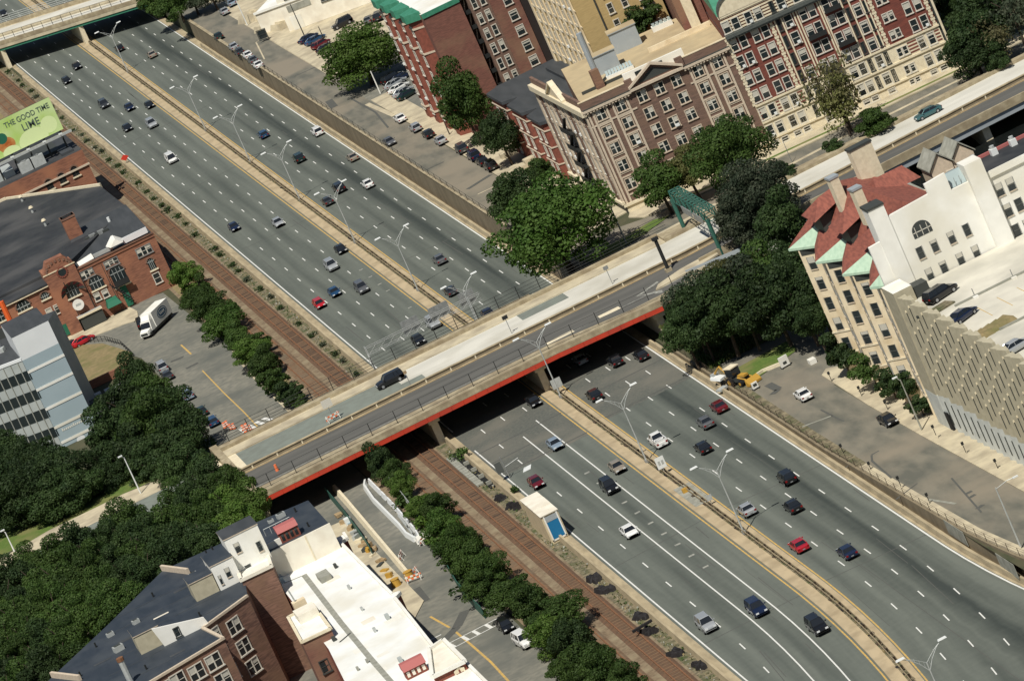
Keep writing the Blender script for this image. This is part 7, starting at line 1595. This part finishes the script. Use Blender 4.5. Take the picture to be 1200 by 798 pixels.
# white signboards and portable items
def board(px, py, z, label, w_=1.4, h=1.7):
    x, y = G(px, py, z); t = thing('sign_board', label, 'sign', (x, y, z)); b = MB((x, y), .2); b.box(-w_/2, w_/2, -.25, .0, z+.2, z+h, 'white_wall'); b.box(-.3, .3, -.27, -.25, z+.5, z+.9, 'frame_dark'); b.build('panel', t); b = MB((x, y), .2); b.box(-w_/2, -w_/2+.1, -.4, .4, z, z+.2, 'frame_dark'); b.box(w_/2-.1, w_/2, -.4, .4, z, z+.2, 'frame_dark'); b.build('foot', t)
board(921, 430, .45, 'white board standing at the end of the grass kerb')
board(886, 456, .45, 'small white board beside the backhoe', .9, 1.1)
x, y = G(952, 424, .6); b = MB((x, y)); b.box(-.5, .5, -.7, .7, .4, 1.1, 'white_wall'); tag(b.build('utility_box'), 'small white box on the pavement above the white taxi', 'box')
b = MB(); P = [G(px, py, .5) for px, py in ((880, 446), (895, 436), (917, 427))]
for p, q in zip(P[:-1], P[1:]): b.hexa([(p[0], p[1], .4), (q[0], q[1], .4), (q[0], q[1]+.4, .4), (p[0], p[1]+.4, .4), (p[0], p[1], .9), (q[0], q[1], .9), (q[0], q[1]+.4, .9), (p[0], p[1]+.4, .9)], 'stone_cream')
tag(b.build('low_kerb_wall'), 'pale low kerb wall along the grass beside the backhoe', 'wall')
for i, (px, py, l) in enumerate([(1125, 70, 'pale gate post left of the pair beside the end wall of the red apartments'), (1139, 64, 'white gate post nearest the small dark tree')]):
    x, y = G(1138+(i*18), 72-(i*9), 4.3); b = MB((x, y)); b.box(-.8, .8, -.7, .7, 4.3, 6.2, 'grey_concrete' if i == 0 else 'white_wall'); b.box(-.9, .9, -.8, .8, 6.2, 6.4, 'stone_cream'); tag(b.build('gate_post'), l, 'gate post')
# highway signs : white square board in the median, arrow board, hazard marker, red dot
def hsign(px, py, zt__, w_, h, label, m='lamp_white', yaw=0):
    x, y = G(px, py, zt__); t = thing('highway_sign', label, 'road sign', (x, y, 0)); b = MB((x, y)); b.tube([(0, .05, 0), (0, .05, zt__+h/2)], .06, 'steel', 5); b.build('post', t)
    b = MB((x, y), yaw); b.box(-w_/2, w_/2, -.05, .0, zt__-h/2, zt__+h/2, m)
    if m == 'lamp_white' and w_ > 1: b.box(-w_*.3, -w_*.05, -.07, -.05, zt__-.3, zt__+.3, 'galv'); b.box(w_*.08, w_*.32, -.07, -.05, zt__-.3, zt__+.3, 'galv')
    b.build('panel', t)
hsign(774, 542, 2.0, 1.3, 1.7, 'pale rectangular speed sign standing in the median'); hsign(652, 449, 1.8, 1.6, 1.5, 'grey panel at the median pier of the overpass', 'galv'); hsign(831, 583, 1.2, .8, .8, 'small grey sign at the widened end of the median', 'galv')
x, y = G(803, 575, .4); b = MB((x, y)); b.box(-.4, .4, -.3, .3, .1, .8, 'yellow'); tag(b.build('crash_cushion'), 'small yellow marker at the end of the median debris slot', 'marker')
x, y = G(146, 185, 1.3); t = thing('warning_sign', 'bright red-orange warning diamond on the left highway barrier', 'road sign', (x, y, 0)); b = MB((x, y)); b.tube([(0, .05, 0), (0, .05, 1.4)], .05, 'steel', 4); b.build('post', t); b = MB((x, y)); b.face([(-.9, 0, 1.3), (0, 0, .6), (.9, 0, 1.3), (0, 0, 2.0)], 'vest_red'); b.face([(-.9, .03, 1.3), (0, .03, 2.0), (.9, .03, 1.3), (0, .03, .6)], 'vest_red'); b.build('panel', t)
x, y = G(598, 560, 0); t = thing('sign_post', 'grey sign bracket leaning over the left lane edge in front of the overpass', 'road sign', (x, y, 0)); b = MB((x, y)); b.tube([(0, 0, 0), (-.2, 0, 3.5)], .09, 'steel', 5); b.tube([(-.2, 0, 1.8), (2.2, 0, 2.2)], .06, 'steel', 4); b.build('post', t)
b = MB((x, y)); b.hexa([(-1.4, -.3, 1.3), (-.4, -.3, 1.3), (-.4, -.2, 1.3), (-1.4, -.2, 1.3), (-1.4, .3, 2.8), (-.4, .3, 2.8), (-.4, .4, 2.8), (-1.4, .4, 2.8)], 'frame_dark'); b.build('dark_panel', t)
x2, y2 = G(618, 549, 0); b = MB((x2, y2)); b.hexa([(-.9, -1, .02), (.3, -1, .02), (.9, 1, .02), (-.3, 1, .02), (-.9, -1, .08), (.3, -1, .08), (.9, 1, .08), (-.3, 1, .08)], 'lamp_white'); tag(b.build('arrow_panel'), 'pale panel by the left lane edge where the concrete pavement ends', 'panel')
# concrete stair strip beside the rails and dark trench
b = MB(); Yp = G(560, 552, 0)[1]
for k in range(14): b.box(-20.0+.35, -18.6, Yp-8+k*1.5, Yp-8+k*1.5+1.3, .05, .3, 'grey_concrete')
tag(b.build('concrete_slabs'), 'row of grey concrete slabs beside the track in front of the overpass', 'slabs')
b = MB(); b.box(-18.5, -17.7, Yp-12, Yp+14, .03, .2, 'dark')
for k in range(5): b.box(-18.5, -17.7, Yp-10+k*5, Yp-9.6+k*5, .1, .7, 'grey_concrete')
tag(b.build('drain_trench'), 'dark open trench between slabs and highway barrier', 'trench')
b = MB(MB().o); x, y = G(756, 737, .6); b.set((x, y), .1); b.hexa([(-1.6, -.1, .9), (1.4, .4, .9), (1.4, .8, .9), (-1.6, .3, .9), (-1.6, -.1, 1.2), (1.4, .4, 1.2), (1.4, .8, 1.2), (-1.6, .3, 1.2)], 'tarp'); tag(b.build('board'), 'dark board leaning across the rubble beside the track', 'board')
# ================================================================ CONSTRUCTION ITEMS
bm = MB(); bm.cyl(0, 0, 0, 1.0, .32, 'barrel', 10, .24); bm.cyl(0, 0, .35, .5, .315, 'white_wall', 10); bm.cyl(0, 0, .68, .82, .29, 'white_wall', 10); bm.cyl(0, 0, 0, .08, .42, 'dark', 10); bm = bm.mesh('barrel')
for i, (px, py) in enumerate([(263, 499), (266, 497), (274, 500), (270, 501), (285, 502), (289, 500), (293, 502), (287, 504), (299, 506), (302, 509), (298, 511), (303, 505)]):
    x, y = G(px, py, .4); o = bpy.data.objects.new('traffic_barrel', bm); COL.objects.link(o); o.location = (x, y, 0); tag(o, 'orange and white traffic barrel in the cluster closing the street behind the overpass', 'traffic barrel', 'traffic barrels closing the street')
def barricade(px, py, label, z=0, rz=0):
    x, y = G(px, py, z+.5); t = thing('barricade', label, 'barricade', (x, y, z)); b = MB((x, y), rz)
    for k in range(6): b.box(-1.2+k*.4, -.8+k*.4, -.04, .0, z+.75, z+1.0, 'barrel' if k % 2 else 'white_wall'); b.box(-1.2+k*.4, -.8+k*.4, -.04, .0, z+.35, z+.6, 'white_wall' if k % 2 else 'barrel')
    b.build('board', t); b = MB((x, y), rz)
    for s_ in (-1, 1): b.tube([(s_, -.4, z), (s_, 0, z+1.1)], .05, 'white_wall', 4); b.tube([(s_, .4, z), (s_, 0, z+1.1)], .05, 'white_wall', 4)
    b.build('leg', t)
barricade(482, 672, 'orange and white barricade standing diagonally at the end of the concrete strip', rz=.5); barricade(485, 677, 'orange and white barricade behind the yellow sand barrel', rz=-.4); barricade(470, 651, 'small folding barricade on the lower street', rz=1.2); barricade(390, 489, 'orange work barrier on the far edge of the overpass', z=DZ+.2, rz=.2)
barricade(497, 632, 'red and white barrier board at the end of the fenced enclosure', rz=.8)
for px, py, l in ((464, 683, 'yellow sand barrel beside the white roof corner'), (479, 674, 'yellow sand barrel in front of the barricades')):
    x, y = G(px, py, .5); b = MB((x, y)); b.cyl(0, 0, 0, 1.1, .75, 'yellow', 14, .6); b.cyl(0, 0, 1.1, 1.16, .66, 'yellow', 14); tag(b.build('sand_barrel'), l, 'barrel')
x, y = G(324, 549, DZ+.4); b = MB((x, y)); b.cyl(0, 0, DZ+.02, DZ+1.1, .28, 'barrel', 8, .2); tag(b.build('traffic_cone'), 'single orange cone barrel on the dark lane of the overpass', 'traffic cone')
# concrete divider between the lane and the road
b = MB(); P = [G(px, py, 0) for px, py in ((392, 574), (408, 592), (440, 630), (478, 675))]
for p, q in zip(P[:-1], P[1:]): b.hexa([(p[0]-.3, p[1], 0), (p[0]+.5, p[1], 0), (q[0]+.5, q[1], 0), (q[0]-.3, q[1], 0), (p[0], p[1], .8), (p[0]+.4, p[1], .8), (q[0]+.4, q[1], .8), (q[0], q[1], .8)], 'stone_cream')
tag(b.build('divider_wall'), 'long cream concrete divider in the lower street running out of the overpass shadow', 'wall')
b = MB(); P = [G(px, py, 0) for px, py in ((385, 582), (405, 606), (425, 632), (438, 652))]
for p, q in zip(P[:-1], P[1:]):
    b.hexa([(p[0], p[1], 0), (q[0], q[1], 0), (q[0]+.08, q[1], 0), (p[0]+.08, p[1], 0), (p[0], p[1], 1.7), (q[0], q[1], 1.7), (q[0]+.08, q[1], 1.7), (p[0]+.08, p[1], 1.7)], 'green_steel')
tag(b.build('construction_fence'), 'dark green construction fence between the building and the divided lane', 'fence')
b = MB(); P = [G(px, py, 0) for px, py in ((530, 676), (541, 695), (556, 712), (569, 725))]
for p, q in zip(P[:-1], P[1:]):
    b.hexa([(p[0], p[1], 0), (q[0], q[1], 0), (q[0]+.08, q[1], 0), (p[0]+.08, p[1], 0), (p[0], p[1], 1.9), (q[0], q[1], 1.9), (q[0]+.08, q[1], 1.9), (p[0]+.08, p[1], 1.9)], 'green_steel')
tag(b.build('construction_fence'), 'green fence along the foot of the trees on the lower street', 'fence')
for i in range(26):   # building-site litter on the pavement beside the white roof
    px, py = rnd.uniform(395, 462), 0; py = 600+(px-395)*1.12+rnd.uniform(-6, 8); x, y = G(px, py, .12); s_ = rnd.uniform(.3, .8)
    b = MB((x, y), rnd.random()*3); b.box(-s_, s_, -s_*.5, s_*.5, .12, .12+rnd.uniform(.2, .7), rnd.choice(['wood', 'yellow', 'frame_dark', 'stone_cream', 'wood', 'galv'])); tag(b.build('building_material'), 'small stack of building material on the pavement beside the white-roofed building', 'building material', 'building material on the pavement')
x, y = G(408, 611, .5); b = MB((x, y)); b.box(-.5, .5, -.6, .6, .02, 1.1, 'lamp_white'); b.box(-.3, .3, -1, -.6, .02, .5, 'panel_blue'); tag(b.build('compressor'), 'small white machine standing in the divided lane', 'machine')
# fenced enclosure with white barriers
def G0(px, py): return G(px, py, 0)
bmx = MB(); bmx.hexa([(-.3, -1.4, 0), (.3, -1.4, 0), (.3, 1.4, 0), (-.3, 1.4, 0), (-.1, -1.35, .85), (.1, -1.35, .85), (.1, 1.35, .85), (-.1, 1.35, .85)], 'panel_white'); bmx = bmx.mesh('barrier')
P = [G0(*p) for p in ((434, 566), (448, 580), (462, 594), (476, 610), (488, 624), (494, 634))]
for (p, q) in zip(P[:-1], P[1:]):
    L = math.hypot(q[0]-p[0], q[1]-p[1]); n_ = max(1, int(L/3.0))
    for k in range(n_):
        t = (k+.5)/n_; o = bpy.data.objects.new('jersey_barrier', bmx); COL.objects.link(o); o.location = (p[0]+(q[0]-p[0])*t, p[1]+(q[1]-p[1])*t, 0); o.rotation_euler = (0, 0, math.atan2(q[1]-p[1], q[0]-p[0])-math.pi/2)
        tag(o, 'short white barrier block in the line along the tree side of the enclosure', 'barrier', 'white barrier blocks of the enclosure')
b = MB(); P = [G0(*p) for p in ((430, 566), (429, 572), (440, 588), (456, 604), (470, 618), (478, 628), (488, 634))]
for p, q in zip(P[:-1], P[1:]): b.hexa([(p[0]-.4, p[1], 0), (p[0]+.2, p[1], 0), (q[0]+.2, q[1], 0), (q[0]-.4, q[1], 0), (p[0]-.2, p[1], .7), (p[0]+.1, p[1], .7), (q[0]+.1, q[1], .7), (q[0]-.2, q[1], .7)], 'lamp_white')
tag(b.build('enclosure_wall'), 'white curved barrier wall on the road side of the fenced enclosure', 'barrier')
b = MB()
for k in range(6):
    px, py = 468+k*3.4, 606+k*4.4; x, y = G0(px, py); x2, y2 = G0(px+9, py+12); b.tube([(x, y, .3+.1*(k % 2)), (x2, y2, .4)], .16, 'galv', 6)
tag(b.build('pipe_stack'), 'grey pipes lying in the enclosure', 'pipes')
b = MB(); P = [G0(*p) for p in ((446, 566), (465, 588), (487, 616))]
for p, q in zip(P[:-1], P[1:]):
    for z in (.1, 1.0, 2.2): b.tube([(p[0]+.9, p[1], z), (q[0]+.9, q[1], z)], .045, 'galv', 4)
    for k in range(7): t = k/7; b.tube([(p[0]+.9+(q[0]-p[0])*t, p[1]+(q[1]-p[1])*t, 0), (p[0]+.9+(q[0]-p[0])*t, p[1]+(q[1]-p[1])*t, 2.2)], .05, 'galv', 4)
tag(b.build('mesh_fence'), 'tall grey mesh fence panels between the enclosure and the trees', 'fence')
x, y = G0(496, 632); b = MB((x, y)); b.hexa([(-1.2, -1.6, .1), (1.3, -1.6, .1), (1.1, 1.4, .1), (-1, 1.4, .1), (-.9, -1.2, .7), (.9, -1.2, .9), (.7, 1, .8), (-.7, 1, .6)], 'white_wall'); tag(b.build('tarpaulin'), 'white tarpaulin heap at the street end of the enclosure', 'tarpaulin')
bl_ = MB(); x, y = G(200, 431, 0)
# taxi roof light
x, y = G(938.5, 456.5, 3.2)
import re as _re
for o in scene.objects:
    if o.get('label') and len(_re.findall(r"[A-Za-z0-9']+", o['label'])) > 16: print('LONG', o.name, o['label'])
